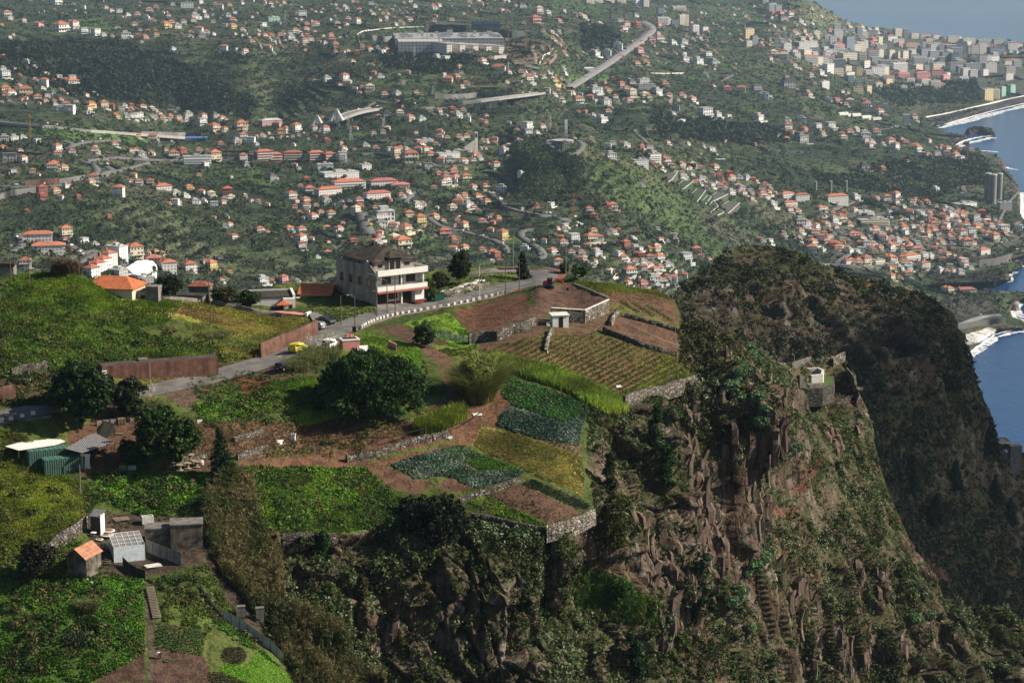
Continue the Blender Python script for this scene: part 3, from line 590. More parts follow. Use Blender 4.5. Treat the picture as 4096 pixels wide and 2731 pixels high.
def blades(P,Hh,nb,wid,col,lean=.35,var=.25,r=rng,spread=.3,droop=.25):
 """upright arching blades: two quads each"""
 N=len(P);a=r.uniform(0,2*np.pi,(N,nb));h=Hh[:,None]*r.uniform(.6,1.1,(N,nb));ln=h*lean*r.uniform(.1,1.2,(N,nb))
 dx,dy=np.cos(a),np.sin(a);B=P[:,None]+np.stack([dx,dy,0*dx],-1)*(spread*Hh[:,None]*r.uniform(0,1,(N,nb)))[...,None]
 M=B+np.stack([dx*ln*.4,dy*ln*.4,h*.6],-1);T=B+np.stack([dx*ln*(1+droop),dy*ln*(1+droop),h*(1-droop*.5)],-1)
 a2=r.uniform(0,np.pi,(N,nb));s=np.stack([np.cos(a2),np.sin(a2),0*a2],-1)*wid
 V=np.stack([B-s,B+s,M+s,M-s,M-s,M+s,T+s*.15,T-s*.15],2).reshape(-1,3)
 Q=np.arange(len(V)).reshape(-1,4)
 c=(col[:,None]*(1+var*r.normal(size=(N,nb,1)).clip(-1.6,1.6))).clip(.004,.8)
 return V,Q,np.repeat(c.reshape(-1,3),8,0)
def merge(parts):
 V,Q,C=[],[],[];b=0
 for v,q,c in parts:
  V.append(v);Q.append(q+b);C.append(c);b+=len(v)
 return np.vstack(V),np.vstack(Q),np.vstack(C)
M_LEAF=leaf_mat('foliage')
M_BARK=mat('bark',(.09,.065,.045),.9,.3,4)
def pick(poly,n,which='near',disp=True,xtra=None):
 """random points of the terrain inside a photo polygon -> positions, normals"""
 PX,PY,P,N={'near':(NPX,NPY,NP_,NN),'mt':(MPX,MPY,MP_,MN),'far':(FPX,FPY,FP,FN)}[which]
 Z=np.array(dk(poly)if disp else poly);ix=np.nonzero(((PX>Z[:,0].min())&(PX<Z[:,0].max())&(PY>Z[:,1].min())&(PY<Z[:,1].max())).ravel())[0]
 ix=ix[inpoly(Z,PX.ravel()[ix],PY.ravel()[ix])]
 w=np.abs(np.gradient(PY,axis=0)).ravel()[ix]+1e-6
 if xtra is not None:w=w*xtra(PX.ravel()[ix],PY.ravel()[ix],P.reshape(-1,3)[ix],N.reshape(-1,3)[ix])
 if len(ix)==0 or w.sum()<=0:return np.zeros((0,3)),np.zeros((0,3)),np.zeros((0,2))
 j=rng.choice(ix,n,p=w/w.sum());nc=PX.shape[1]
 fp=P.reshape(-1,3);q=np.clip(j+1,0,len(fp)-1);s=rng.uniform(0,1,(n,1));t=rng.uniform(0,1,(n,1));k=np.clip(j+nc,0,len(fp)-1)
 dq=fp[q]-fp[j];dq[np.abs(dq).sum(1)>30]=0;dk_=fp[k]-fp[j];dk_[np.abs(dk_).sum(1)>30]=0
 return fp[j]+dq*s+dk_*t,N.reshape(-1,3)[j],np.stack([PX.ravel()[j],PY.ravel()[j]],-1)
def cmix(n,a,b,s=None):
 t=(rng.uniform(0,1,(n,1))if s is None else s[:,None]);return np.array(a)*(1-t)+np.array(b)*t
def stuff(name,parts,label=None,m=None):
 V,Q,C=merge(parts);o=big_mesh(name,V,Q,m or M_LEAF,col=C);o['kind']='stuff'
 return o
def foliage(blobs,n_clump,leaves,size,col,r,lf=.55,var=.3,inner=.12):
 """crown volume: clumps scattered through lumpy ellipsoids, with gaps"""
 B=np.array(blobs,float)
 if n_clump>200:
  k=n_clump//9;w=(B[:,3]*B[:,4]*B[:,5])**.67;j=r.choice(len(B),k,p=w/w.sum());d=unit(r.normal(size=(k,3)));d[:,2]=np.abs(d[:,2])*1.2-.3;d=unit(d);c=B[j,:3]+d*B[j,3:6]*r.uniform(.75,1.08,(k,1));s_=B[j,3:6].min(1)*r.uniform(.24,.46,k);B=np.vstack([B*[1,1,1,.86,.86,.86],np.stack([c[:,0],c[:,1],c[:,2],s_,s_,s_*.8],-1)]);n_clump=int(n_clump*1.5)
 B=B;w=B[:,3]*B[:,4]*B[:,5];w=w**.67;j=r.choice(len(B),n_clump,p=w/w.sum())
 d=unit(r.normal(size=(n_clump,3)));rad=np.where(r.uniform(size=(n_clump,1))<inner,r.uniform(.3,.8,(n_clump,1)),r.uniform(.82,1.08,(n_clump,1)))
 P=B[j,:3]+d*rad*B[j,3:6]
 hgt=(P[:,2]-B[:,2].min())/(np.ptp(B[:,2])+B[:,5].max()*2+1e-6)
 c=np.array(col)*(1+.35*r.normal(size=(n_clump,1)).clip(-1.5,1.5))*(1+.1*r.normal(size=(n_clump,3)))
 return clumps(P,size*r.uniform(.6,1.4,n_clump),leaves,lf,c.clip(.004,.6),.9,var,r,lift=0)
def make_tree(name,loc,blobs,trunk_h,trunk_r,col,label,cat='tree',n=160,leaves=14,size=.5,seed=0,group=None,limbs=5,lf=.5):
 r=np.random.default_rng(seed+100);t=empty(name,loc,0,label,cat,group)
 tb=MB();top=Vector((blobs[0][0]*.5,blobs[0][1]*.5,trunk_h))
 tb.bar((0,0,-.6),top*.5,trunk_r,trunk_r*.75,7);tb.bar(top*.5,top,trunk_r*.75,trunk_r*.5,7)
 for k in range(limbs):
  b=blobs[k%len(blobs)];e=Vector((b[0]+r.uniform(-.5,.5)*b[3],b[1]+r.uniform(-.5,.5)*b[4],b[2]+r.uniform(-.2,.5)*b[5]))
  mid=top.lerp(e,.5)+Vector((0,0,-.2));tb.bar(top*r.uniform(.55,1.0),mid,trunk_r*.4,trunk_r*.25,5);tb.bar(mid,e,trunk_r*.25,trunk_r*.08,5)
 tb.build('trunk',M_BARK,t)
 V,Q,C=foliage(blobs,n,leaves,size,col,r,lf)
 big_mesh('crown',V,Q,M_LEAF,t,col=C)
 return t
def conifer(name,loc,h,rad,col,label,seed=0,n=26,cat='tree',group=None,droop=.25,lean=0,dome=False):
 r=np.random.default_rng(seed+300);t=empty(name,loc,0,label,cat,group)
 tb=MB();tb.bar((0,0,-.5),(lean*.5,0,h*.97),rad*.07,rad*.015,7)
 P,S,A=[],[],[]
 for i in range(n):
  f=(i+.5)/n;z=h*(.06+.92*f);rr=rad*((1-f**1.9)**.6*(.75+.25*math.sin(f*9+seed))if dome else(1-f)**.75)*r.uniform(.75,1.12)+.12
  m=max(4,int(9*(1-f)+3))
  for k in range(m):
   a=2*math.pi*(k/m+r.uniform(0,.12))+i*1.1;L=rr*r.uniform(.7,1.12)
   for q in np.linspace(.25,1,max(2,int(L/.35))):
    P.append((math.cos(a)*L*q+lean*f,math.sin(a)*L*q,z-droop*L*q*q+r.uniform(-.1,.1)));S.append(.30+.16*(1-q))
   if r.uniform()<.3:tb.bar((lean*f*.5,0,z),(math.cos(a)*L*.8+lean*f,math.sin(a)*L*.8,z-droop*L*.6),.03,.01,4)
 tb.build('trunk',M_BARK,t);P=np.array(P);S=np.array(S)*max(1,rad/2.6)
 c=np.array(col)*(1+.3*r.normal(size=(len(P),1)).clip(-1.5,1.5))
 V,Q,C=clumps(P,S,9,.75,c,.55,.3,r,ar=.32,lift=0)
 big_mesh('crown',V,Q,M_LEAF,t,col=C)
 return t
# ------------------------------------------------------------------ roads, walls
def asphalt(name,col,lines=False):
 m,nt,b=new_mat(name);g=NG(nt);p=g.pos()
 n=g.math('ADD',g.noise(p,.35,5),g.noise(p,6,3))
 c=g.ramp(n,[(.7,tuple(x*.72 for x in col)),(1.0,col),(1.3,tuple(x*1.4 for x in col))])
 cr=g.n('ShaderNodeTexVoronoi',feature='DISTANCE_TO_EDGE');cr.inputs['Scale'].default_value=.4;g.l(p,cr.inputs[0])
 c=g.mix(g.math('MULTIPLY',g.ramp(cr.outputs['Distance'],[(0,1.),(.02,0.)]),.5),c,tuple(x*.4 for x in col))
 g.l(c,b.inputs['Base Color']);b.inputs['Roughness'].default_value=.85;g.bump(n,.3,.05,b)
 return m
M_ASPH=asphalt('worn_asphalt',(.11,.105,.10));M_ASPH2=asphalt('pale_concrete_drive',(.16,.15,.135))
road_o,RV=ribbon('road',*RD_MAIN,M_ASPH,.10,260,6)
drive_o,DV=ribbon('driveway_road',*RD_DRIVE,M_ASPH2,.14,14,3)
M_PAINT=mat('road_paint',(.55,.54,.50),.8,.3,2)
def inner(f,i0,i1,w=.02):
 return[(RV[i,0]*(1-f)+RV[i,-1]*f)for i in range(i0,i1)]
def strip3d(name,pts,w,m,lift=.02,kind='structure'):
 P=np.array(pts);T=unit(np.gradient(P,axis=0));S=unit(np.cross(T,[0,0,1]))*w/2
 V=np.vstack([P-S,P+S])+[0,0,lift];n=len(P);i=np.arange(n-1)
 o=big_mesh(name,V,np.stack([i,i+1,i+1+n,i+n],-1),m);o['kind']=kind
 return o
strip3d('road_centre_line',inner(.5,118,252),.16,M_PAINT,.012)
strip3d('road_edge_line',inner(.93,200,258),.12,M_PAINT,.012)
M_REDK=mat('red_concrete_kerb',(.22,.09,.06),.9,.25,1.5)
kp=[RV[i,-1]for i in range(196,258)]
strip3d('red_roadside_path',[Vector(p)+Vector((0,0,.06))for p in[np.array(p)+[0.7,-.1,0]for p in kp]],1.6,M_REDK,.03)
def stone_mat(name,pale=1.0,sc=1.6):
 m,nt,b=new_mat(name);g=NG(nt);p=g.scaled(g.pos(),(sc,sc,sc*1.5))
 v=g.n('ShaderNodeTexVoronoi',feature='F1');v.inputs['Scale'].default_value=1.2;g.l(p,v.inputs[0])
 e=g.n('ShaderNodeTexVoronoi',feature='DISTANCE_TO_EDGE');e.inputs['Scale'].default_value=1.2;g.l(p,e.inputs[0])
 sp=g.n('ShaderNodeSeparateColor');g.l(v.outputs['Color'],sp.inputs[0])
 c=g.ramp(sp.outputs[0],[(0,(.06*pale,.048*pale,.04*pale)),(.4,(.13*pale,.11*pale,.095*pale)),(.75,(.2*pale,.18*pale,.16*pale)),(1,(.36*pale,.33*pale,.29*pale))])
 c=g.mix(g.ramp(e.outputs['Distance'],[(.02,1.),(.1,0.)]),c,(.015,.012,.01))
 c=g.mix(g.math('MULTIPLY',g.ramp(g.noise(g.pos(),.8,3),[(.5,0.),(.62,1.)]),.5),c,(.06,.07,.02))
 g.l(c,b.inputs['Base Color']);b.inputs['Roughness'].default_value=.95
 g.bump(g.ramp(e.outputs['Distance'],[(0,0.),(.2,1.)]),1.0,.12,b)
 return m
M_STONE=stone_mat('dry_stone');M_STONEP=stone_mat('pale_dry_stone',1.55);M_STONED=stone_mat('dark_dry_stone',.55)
M_CONC=mat('weathered_concrete',(.2,.185,.165),.9,.25,.8,streak=.7,dirt=(.06,.05,.045),bump=.3)
M_BROWN=mat('rust_stained_concrete',(.15,.075,.055),.9,.3,.9,streak=.8,dirt=(.05,.025,.02),bump=.3)
M_WHITEC=mat('whitewashed_concrete',(.62,.6,.56),.85,.15,2,streak=.4,dirt=(.2,.18,.15))
def wall_along(name,top_px,h,th,m,label,cat='wall',up=.0,rough=.0,n=None,base=False,cap=None,seed=1,group=None):
 """vertical wall; top_px is the line of its top (or base) edge in the photo, laid on the ground surface"""
 P=resample(top_px,n or max(8,int(np.hypot(*np.diff(np.array(top_px),axis=0).T).sum()/6)))
 x,y,z=near_xyz(P[:,0],P[:,1]);z=z+up
 T=unit(np.gradient(np.stack([x,y,0*x],-1),axis=0));S=np.stack([-T[:,1],T[:,0],0*x],-1)
 if S[:,1].mean()>0:S=-S
 r=np.random.default_rng(seed);k=len(P);zt=z+(h if base else 0)+rough*r.uniform(-1,1,k);zb=z-(0.6 if base else h)
 off=rough*r.uniform(-.6,.6,k)[:,None]
 F=np.stack([x,y,0*x],-1)+S*(th*.5)+S*off;Bk=np.stack([x,y,0*x],-1)-S*(th*.5)
 def wz(A,zz):B=A.copy();B[:,2]=zz;return B
 zm=(zt+zb)/2;V=np.vstack([wz(F+S*.1,zb),wz(F+S*.05+S*(rough*r.uniform(-1,1,k))[:,None],zm),wz(F,zt),wz(Bk,zt),wz(Bk,zb)])
 i=np.arange(k-1);Q=np.vstack([np.stack([i+a*k,i+1+a*k,i+1+(a+1)*k,i+(a+1)*k],-1)for a in range(4)]+[np.stack([0*i[:1]+a*k,0*i[:1]+(a+1)*k,0*i[:1]+(a+1)*k,0*i[:1]+a*k],-1)for a in()])
 e0=[(0,4*k,3*k,2*k),(k-1,3*k-1,4*k-1,5*k-1),(0,2*k,k,0)]
 Q=np.vstack([Q,np.array(e0[:2])])
 o=big_mesh(name,V,Q,m);tag(o,label,cat,group)
 if cap:
  V2=np.vstack([wz(F+S*.08,zt+.003),wz(F+S*.08,zt+.12),wz(Bk-S*.05,zt+.12),wz(Bk-S*.05,zt+.003)])
  Q2=np.vstack([np.stack([i+a*k,i+1+a*k,i+1+(a+1)*k,i+(a+1)*k],-1)for a in range(3)])
  big_mesh('coping',V2,Q2,cap,o)
 return o
wr=[p for p in RD_MAIN[1]if 1430<=p[0]<=2050 and p[1]>1160]
wall_along('retaining_wall',[(x,y+3)for x,y in wr],2.1,.45,M_BROWN,'long stained concrete wall holding up the road above the ploughed field',up=.12,n=90,cap=M_CONC)
wall_along('retaining_wall',[(-60,1703),(0,1692),(100,1678),(205,1662)],3.2,.5,M_CONC,'grey concrete wall under the road above the green containers',up=.1,n=20)
wall_along('retaining_wall',[(1040,1432),(1110,1402),(1200,1368),(1268,1334)],2.7,.4,M_BROWN,'brown stained wall along the road, with a red and white notice on it',up=0,base=True,n=24)
wall_along('retaining_wall',[(-80,1625),(0,1610),(62,1594)],2.6,.4,M_BROWN,'short rust brown wall at the left edge beside the shaded road',up=0,base=True,n=10)
SW=[('stone_wall',[(1875,1340),(1935,1328),(1990,1325),(2048,1300),(2095,1290),(2144,1265)],1.9,M_STONE,'dry stone wall below the brown ploughed field beside the road bend',0.1),('stone_wall',[(2497,1252),(2560,1268),(2640,1290),(2719,1316)],.8,M_STONED,'low dark stone wall between two bare plots near the cliff edge',.1),('stone_wall',[(2412,1306),(2470,1330),(2560,1366),(2640,1390),(2706,1408)],1.0,M_STONED,'dark stone terrace wall above the large field of rows',.1),('stone_wall',[(2180,1395),(2190,1345),(2205,1310)],.9,M_STONEP,'short rubble wall climbing beside the white shed',.3),('stone_wall',[(2440,1290),(2450,1262),(2468,1240)],.8,M_STONEP,'short rubble wall at the corner of the long brown plot',.3),('stone_wall',[(1385,1825),(1440,1818),(1503,1806),(1600,1772),(1680,1748),(1740,1738),(1800,1722)],1.15,M_STONE,'dry stone wall along the dirt path with a black hose on top',.2),('stone_wall',[(1840,1995),(1930,1962),(2048,1920),(2080,1905)],.8,M_STONE,'stone wall below the lower cabbage bed',.1),('stone_wall',[(2185,2112),(2240,2098),(2300,2080),(2378,2042)],2.2,M_STONEP,'pale stone corner wall under the lowest brown field',.1),('stone_wall',[(934,1752),(990,1735),(1052,1718)],.9,M_STONE,'stone wall right of the slender dark conifer, upper of two',.1),('stone_wall',[(947,1822),(1000,1803),(1068,1782)],.9,M_STONE,'stone wall right of the slender dark conifer, lower of two',.1),('stone_wall',[(690,1862),(740,1840),(830,1815)],.8,M_STONE,'rubble wall behind the wooden cable drums',.1),('stone_wall',[(1130,2140),(1200,2136),(1270,2134),(1345,2140)],1.3,M_STONED,'mossy dark stone wall at the foot of the green slope',.1),('stone_wall',[(45,1480),(100,1462),(190,1448)],1.6,M_STONED,'dark stone wall at far left below the hill',.1),('stone_wall',[(150,2235),(230,2150),(300,2110),(345,2070)],2.0,M_STONE,'grey stone wall behind the red-roofed stone hut',.1),('stone_wall',[(2495,1590),(2560,1565),(2640,1548),(2720,1522),(2786,1502)],2.4,M_STONE,'tall stone wall carrying the big field at the cliff edge',.1),('stone_wall',[(1880,2052),(1960,2066),(2060,2090),(2180,2112)],.9,M_STONED,'stone wall along the bottom edge of the lowest beans',.1),('stone_wall',[(3230,2030),(3260,2020),(3190,2090)],1.0,M_STONE,'stone wall of the small red plot on the cliff ledge',.1),]
for i,(nm,pts,h,m,lb,ro)in enumerate(SW[:-1]):wall_along(nm,[(x,y+h*19)for x,y in pts],h,.5,m,lb,rough=ro,seed=i,base=True)
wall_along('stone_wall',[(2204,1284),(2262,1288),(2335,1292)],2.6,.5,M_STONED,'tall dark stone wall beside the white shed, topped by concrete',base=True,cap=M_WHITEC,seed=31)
wall_along('stone_wall',[(2335,1292),(2385,1270),(2432,1248)],2.5,.5,M_STONEP,'tall sunlit stone wall under the excavation, topped by concrete',base=True,cap=M_WHITEC,seed=32)  # sunlight put into the colour: paler stone than the same wall's other face
wall_along('earth_bank_wall',[(2295,1140),(2350,1160),(2440,1200)],.5,.4,M_CONC,'long concrete kerb beside the dug bank above the stone walls',up=.35,seed=33)
Z2=lambda c,r,L:[(c*1024+x/2.296,r*683+y/2.296)for x,y in L]
GB=Z2(1,1,[(970,1430),(988,1415),(1005,1405),(1030,1393),(1055,1380),(1080,1372),(1110,1358),(1140,1350),(1170,1342),(1205,1330),(1250,1322),(1295,1312),(1345,1303),(1400,1295),(1455,1284),(1512,1273),(1575,1262),(1635,1252),(1695,1242),(1765,1232),(1820,1218),(1880,1205),(1938,1194),(1995,1182),(2050,1168),(2110,1153),(2165,1140),(2225,1125),(2275,1112)])
proto=None
def guard_block(p,rz,i,tot,where):
 global proto
 if proto is None:
  b=MB();b.box(-.34,.34,-.17,.17,-.1,.42);b.box(-.31,.31,-.14,.14,.42,.47);proto=o=b.build('guard_block',M_WHITEC)
 else:o=proto.copy();COL.objects.link(o)
 o.location=p;o.rotation_euler.z=rz
 return tag(o,where,'guard block','white guard blocks beside the road')
nums='first second third fourth fifth sixth seventh eighth ninth tenth eleventh twelfth thirteenth fourteenth fifteenth'.split()
for i,(x,y)in enumerate(GB):
 p=base_pt(x,y+8,.2);j=max(0,min(len(GB)-2,i));q=base_pt(GB[j+1][0],GB[j+1][1]+8);q0=base_pt(GB[j][0],GB[j][1]+8)
 n=len(GB);w=(nums[i]+' white guard block from the lower left end of the row facing the big house')if i<15 else(nums[n-1-i]+' white guard block counted back from the bend, beside the upper road')
 guard_block(p,math.atan2(q.y-q0.y,q.x-q0.x),i,n,w)
for i,(x,y)in enumerate([(5,1690),(44,1680),(89,1669),(133,1658)]):
 guard_block(base_pt(x,y,.15),.12,i,4,['leftmost white guard block above the containers, cut by the picture edge','second guard block from the left picture edge above the containers','third guard block from the left picture edge above the containers','fourth guard block from the left picture edge, nearest the dark conifer'][i])
# ------------------------------------------------------------------ the big house by the road
M_WHITE=mat('white_paint',(.74,.73,.70),.75,.06,1.2,streak=.2,dirt=(.4,.38,.34))
M_GREYW=mat('stained_render',(.30,.28,.245),.9,.22,.5,streak=.75,dirt=(.10,.09,.075),bump=.3)
M_ROOFD=mat('mossy_dark_roof',(.05,.043,.032),.95,.45,.8,bump=.5)
M_RED=mat('dark_red_paint',(.2,.03,.025),.7,.15,2)
M_DGREEN=mat('dark_green_door',(.008,.02,.014),.6,.1,2)
M_GLASS=mat('window_glass',(.03,.035,.04),.15,.2,2,spec=.6)
M_DARK=mat('dark_opening',(.012,.011,.01),.9,.1,2)
M_RAIL=mat('iron_railing',(.04,.03,.025),.6,.1,2)
def tile_mat(name,col,sx=.9,dirt=.35):
 m,nt,b=new_mat(name);g=NG(nt);o=g.n('ShaderNodeTexCoord').outputs['Object']
 w=g.n('ShaderNodeTexWave',bands_direction='X');w.inputs['Scale'].default_value=sx;w.inputs['Distortion'].default_value=1.0;g.l(o,w.inputs[0])
 w2=g.n('ShaderNodeTexWave',bands_direction='Y');w2.inputs['Scale'].default_value=sx*.7;w2.inputs['Distortion'].default_value=1.0;g.l(o,w2.inputs[0])
 n=g.noise(o,1.1,5,.7)
 c=g.ramp(n,[(.3,tuple(x*(1-dirt*1.4)for x in col)),(.55,col),(.8,tuple(min(1,x*1.35)for x in col))])
 c=g.mix(g.math('MULTIPLY',g.math('MULTIPLY',w.outputs['Fac'],w2.outputs['Fac']),.5),c,tuple(x*.35 for x in col))
 g.l(c,b.inputs['Base Color']);b.inputs['Roughness'].default_value=.85;g.bump(w.outputs['Fac'],.5,.06,b)
 return m
M_TILE=tile_mat('orange_roof_tiles',(.52,.15,.055));M_TILEO=tile_mat('old_brown_tiles',(.3,.1,.055),dirt=.5);M_TILEP=tile_mat('pale_terracotta_tiles',(.45,.2,.12))
def window(parent,x,y,z,w,h,face='-y',frame=None,divs=1,name='window',fr=.1):
 """window lying on a wall plane; frame proud of the wall, panes set behind it"""
 f=MB();p=MB()
 def bx(mb,a0,a1,z0,z1,d0,d1):
  if face=='-y':mb.box(a0,a1,y-d1,y-d0,z0,z1)
  elif face=='-x':mb.box(x-d1,x-d0,a0,a1,z0,z1)
  elif face=='+x':mb.box(x+d0,x+d1,a0,a1,z0,z1)
 c=x if face=='-y'else y
 a0,a1=c-w/2,c+w/2
 bx(f,a0-fr,a0,z-fr,z+h+fr,.0,.09);bx(f,a1,a1+fr,z-fr,z+h+fr,.0,.09)
 bx(f,a0,a1,z-fr,z,.0,.09);bx(f,a0,a1,z+h,z+h+fr,.0,.09)
 for k in range(1,divs+1):
  q=a0+w*k/(divs+1);bx(f,q-.03,q+.03,z,z+h,.03,.075)
 bx(p,a0,a1,z,z+h,.004,.03)
 fo=f.build(name,frame or M_RED,parent);p.build('pane',M_GLASS,fo);return fo
gp,_=hit(1505,1226,B_NEAR)
hz0=base_pt(1505,1226).z
TH=R(36)
house=empty('roadside_house',(gp.x,gp.y,hz0),TH,'large three storey white and grey concrete house with dark mossy roof beside the road','house')
b=MB();b.box(.0,11.4,1.3,14.9,-2.5,6.3);b.build('wall',M_GREYW,house)
b=MB()
b.add([(-.02,0,-2.5),(-.02,14.92,-2.5),(-.02,14.92,8.0),(-.02,4.2,8.0),(-.02,3.4,8.9),(-.02,0,6.6),(.25,0,-2.5),(.25,14.92,-2.5),(.25,14.92,8.0),(.25,4.2,8.0),(.25,3.4,8.9),(.25,0,6.6)],[(0,1,2,3,4,5)[::-1],(6,7,8,9,10,11),(0,5,11,6),(5,4,10,11),(4,3,9,10),(3,2,8,9),(2,1,7,8)]);b.build('side_wall',M_GREYW,house)
for yy in(2.6,6.0,9.4,12.8):window(house,-.02,yy,3.6+.15,1.0,1.5,'-x',M_RED)
b=MB();b.box(.27,11.4,1.27,1.3,0,3.0);b.box(.27,11.4,1.2,1.3,3.25,6.1);b.box(9.2,11.38,-.1,1.19,0,2.9);b.box(5.9,6.2,-.1,.2,0,6.1);b.box(11.1,11.38,-.1,1.19,3.3,6.1);b.build('facade',M_WHITE,house)
b=MB();b.box(-.1,11.8,-.55,1.18,3.0,3.22);b.box(-.1,11.8,-.75,-.56,2.95,3.95);b.box(11.6,11.8,-.55,4,2.95,3.95);b.build('balcony',M_WHITE,house)
b=MB();b.add([(-.15,-1.05,2.72),(11.9,-1.05,2.72),(11.9,-.76,3.05),(-.15,-.76,3.05),(-.15,-1.05,2.64),(11.9,-1.05,2.64),(11.9,-.76,2.9),(-.15,-.76,2.9)],[(0,1,2,3),(7,6,5,4),(4,5,1,0),(0,3,7,4),(1,5,6,2)]);b.build('tile_lip',tile_mat('dark_red_tiles',(.26,.07,.045)),house)
b=MB();b.box(-.1,11.9,-.8,-.58,6.1,7.25);b.box(-.1,11.9,-.58,3.0,6.3,6.42);b.box(11.68,11.9,-.58,5.5,6.1,7.25);b.box(-.1,.0,-.8,0,6.1,7.25);b.build('parapet',M_WHITE,house)
b=MB();b.box(11.4,11.62,5.5,14.8,6.3,8.0);b.build('roof_wall',M_GREYW,house)
b=MB();b.box(.9,10.6,2.2,13.9,6.3,8.55);b.build('attic_wall',M_GREYW,house)
b=MB();b.hip(.9,10.6,2.2,13.9,8.56,2.1,.7,2.2,.12)
b.hip(4.0,7.4,1.4,6.0,9.2,.9,.25,.3,.1);rf=b.build('roof',M_ROOFD,house)
b=MB();b.box(4.2,7.2,1.7,3.4,6.43,9.19);dm=b.build('dormer',M_GREYW,house)
for xx in(4.95,6.4):
 b=MB();b.box(xx-.55,xx+.55,1.68,1.697,6.6,9.0);b.build('opening',M_DARK,dm)
b=MB();b.box(5.6,6.6,9.5,10.3,10.0,11.3);b.build('chimney',M_ROOFD,rf)
for xx,ww in((8.8,1.3),(2.4,1.1)):
 b=MB();b.box(xx-ww/2,xx+ww/2,2.17,2.197,7.3,7.95);b.build('opening',M_DARK,house)
for yy in(4.5,7.5):
 b=MB();b.box(.87,.897,yy-.5,yy+.5,7.4,8.1);b.build('opening',M_DARK,house)
for x0,x1 in((.5,3.3),(6.5,9.0)):
 b=MB();b.box(x0,x1,1.2,1.265,0,2.75);g_=b.build('garage_door',M_DGREEN,house)
 b=MB();b.box(x0-.12,x0,1.18,1.26,0,2.85);b.box(x1,x1+.12,1.18,1.26,0,2.85);b.box(x0,x1,1.18,1.26,2.75,2.85);b.build('frame',M_RED,g_)
window(house,4.25,1.265,1.0,1.0,1.3,'-y',M_RED);window(house,5.35,1.265,1.0,.7,1.3,'-y',M_RED)
window(house,3.2,1.195,4.1,1.9,1.3,'-y',M_RED,2);window(house,9.0,1.195,4.1,2.0,1.4,'-y',M_RED,2);window(house,6.7,1.195,3.4,.8,2.2,'-y',M_RED,0,'door')
b=MB();b.box(.3,9.1,1.15,1.26,-.2,.45);b.box(9.2,11.42,-.14,-.1,-.2,.5);b.build('red_plinth',M_RED,house)
b=MB()
for k in range(45):b.box(.1+k*.257,.13+k*.257,-.68,-.65,3.95,4.45)
b.box(0,11.6,-.69,-.64,4.45,4.5);b.build('railing',M_RAIL,house)
o,_=ribbon('forecourt_ground',[(1500,1215),(1560,1203),(1700,1172)],[(1512,1248),(1600,1225),(1705,1202)],M_ASPH2,.16,12,3)
# ------------------------------------------------------------------ other buildings on the ridge
def at(px,py,rz,lift=0.0):p=base_pt(px,py,lift);return(p.x,p.y,p.z)
M_CREAM=mat('cream_render',(.62,.55,.38),.85,.1,1.5);M_PINK=mat('pink_paint',(.52,.22,.2),.85,.12,1.2,streak=.3);M_PINKR=mat('pink_terrace_paint',(.55,.25,.23),.85,.15,.8)
M_BLOCK=mat('bare_block_render',(.22,.205,.18),.95,.3,.9,streak=.5,bump=.4)
t=empty('bungalow',at(470,1172,0),R(-12),'house with broad orange tiled hip roof just behind the grassy hill','house')
b=MB();b.box(-4.6,3.4,-1,6,-3,.9);b.build('wall',M_CREAM,t);b=MB();b.hip(-6.4,3.2,-1,6,.9,1.9,.6,2.6);b.build('roof',M_TILE,t)
t=empty('outbuilding',at(565,1196,0),R(-8),'bare grey block outbuilding with small black window beside the orange roof','outbuilding')
b=MB();b.box(-2.6,3.4,0,4,-1.5,1.55);b.box(.9,3.45,-.04,4,-1.5,2.5);b.box(-5.4,-2.6,.3,.5,-1.5,1.3);b.build('wall',M_BLOCK,t)
b=MB();b.box(-.1,.75,-.02,-.002,.1,.75);b.build('window',M_DARK,t);b=MB();b.tube([(-3,4,2.0),(3,4,2.9)],.03);b.tube([(-3,4,1.6),(3,4,2.5)],.03);b.build('rail',M_RAIL,t)
b=MB();b.box(-5.4,-3.9,-.0,.05,.1,.9);b.build('gate',M_RAIL,t)
t=empty('flat_roofed_house',at(1110,1238,0),R(10),'low white house with dark flat roof and satellite dish above the pink terrace','house')
b=MB();b.box(-6,3.6,1.5,9,-3,2.1);b.box(1.2,3.6,.2,1.5,-3,2.1);b.build('wall',M_WHITE,t)
b=MB();b.box(-6.3,3.2,1.4,9.2,2.1,2.3);b.build('roof',M_ROOFD,t);b=MB();b.box(3.2,3.7,1.3,9.2,2.1,2.75);b.box(-6.3,3.7,9.2,9.4,2.1,2.6);b.build('parapet',M_WHITE,t)
b=MB();b.hip(-.1,2.4,-.9,1.2,1.0,.7,.2,.05,.1);b.build('porch_roof',M_TILE,t)
b=MB();b.box(.5,1.2,.17,.198,-.9,1.0);b.build('door',M_DARK,t);b=MB();b.box(2.3,3.0,.17,.198,-.2,.9);b.build('shutter',M_DGREEN,t)
b=MB();b.lathe([(.02,0),(.35,.08),(.45,.22)],12,4.2,1.2);d_=b.build('satellite_dish',M_WHITE,t);d_.location=(0,0,1.9)
t=empty('pink_terrace',at(1160,1262,0),R(-16),'pink painted roof terrace with white corner post beside the driveway','terrace')
b=MB();b.prism([(-6.3,1.6),(3.6,-.5),(3.6,1.5),(-5.6,5.4)],.15,.3);b.build('roof',M_PINKR,t)
b=MB();b.box(-6.2,3.5,-.5,.0,-2.5,.13,rz=-.2,c=(3.5,0));b.build('wall',M_BLOCK,t);b=MB();b.box(3.4,3.9,-.8,1.6,-2.2,.8);b.build('corner_post',M_WHITE,t)
b=MB()
for k in range(7):b.bar((-3+k*.5,.9-.1*k,.3),(-3+k*.5,.9-.1*k,1.0),.02,.02,4)
b.bar((-3,.9,1.0),(0,.3,1.0),.02);b.build('railing',M_RED,t)
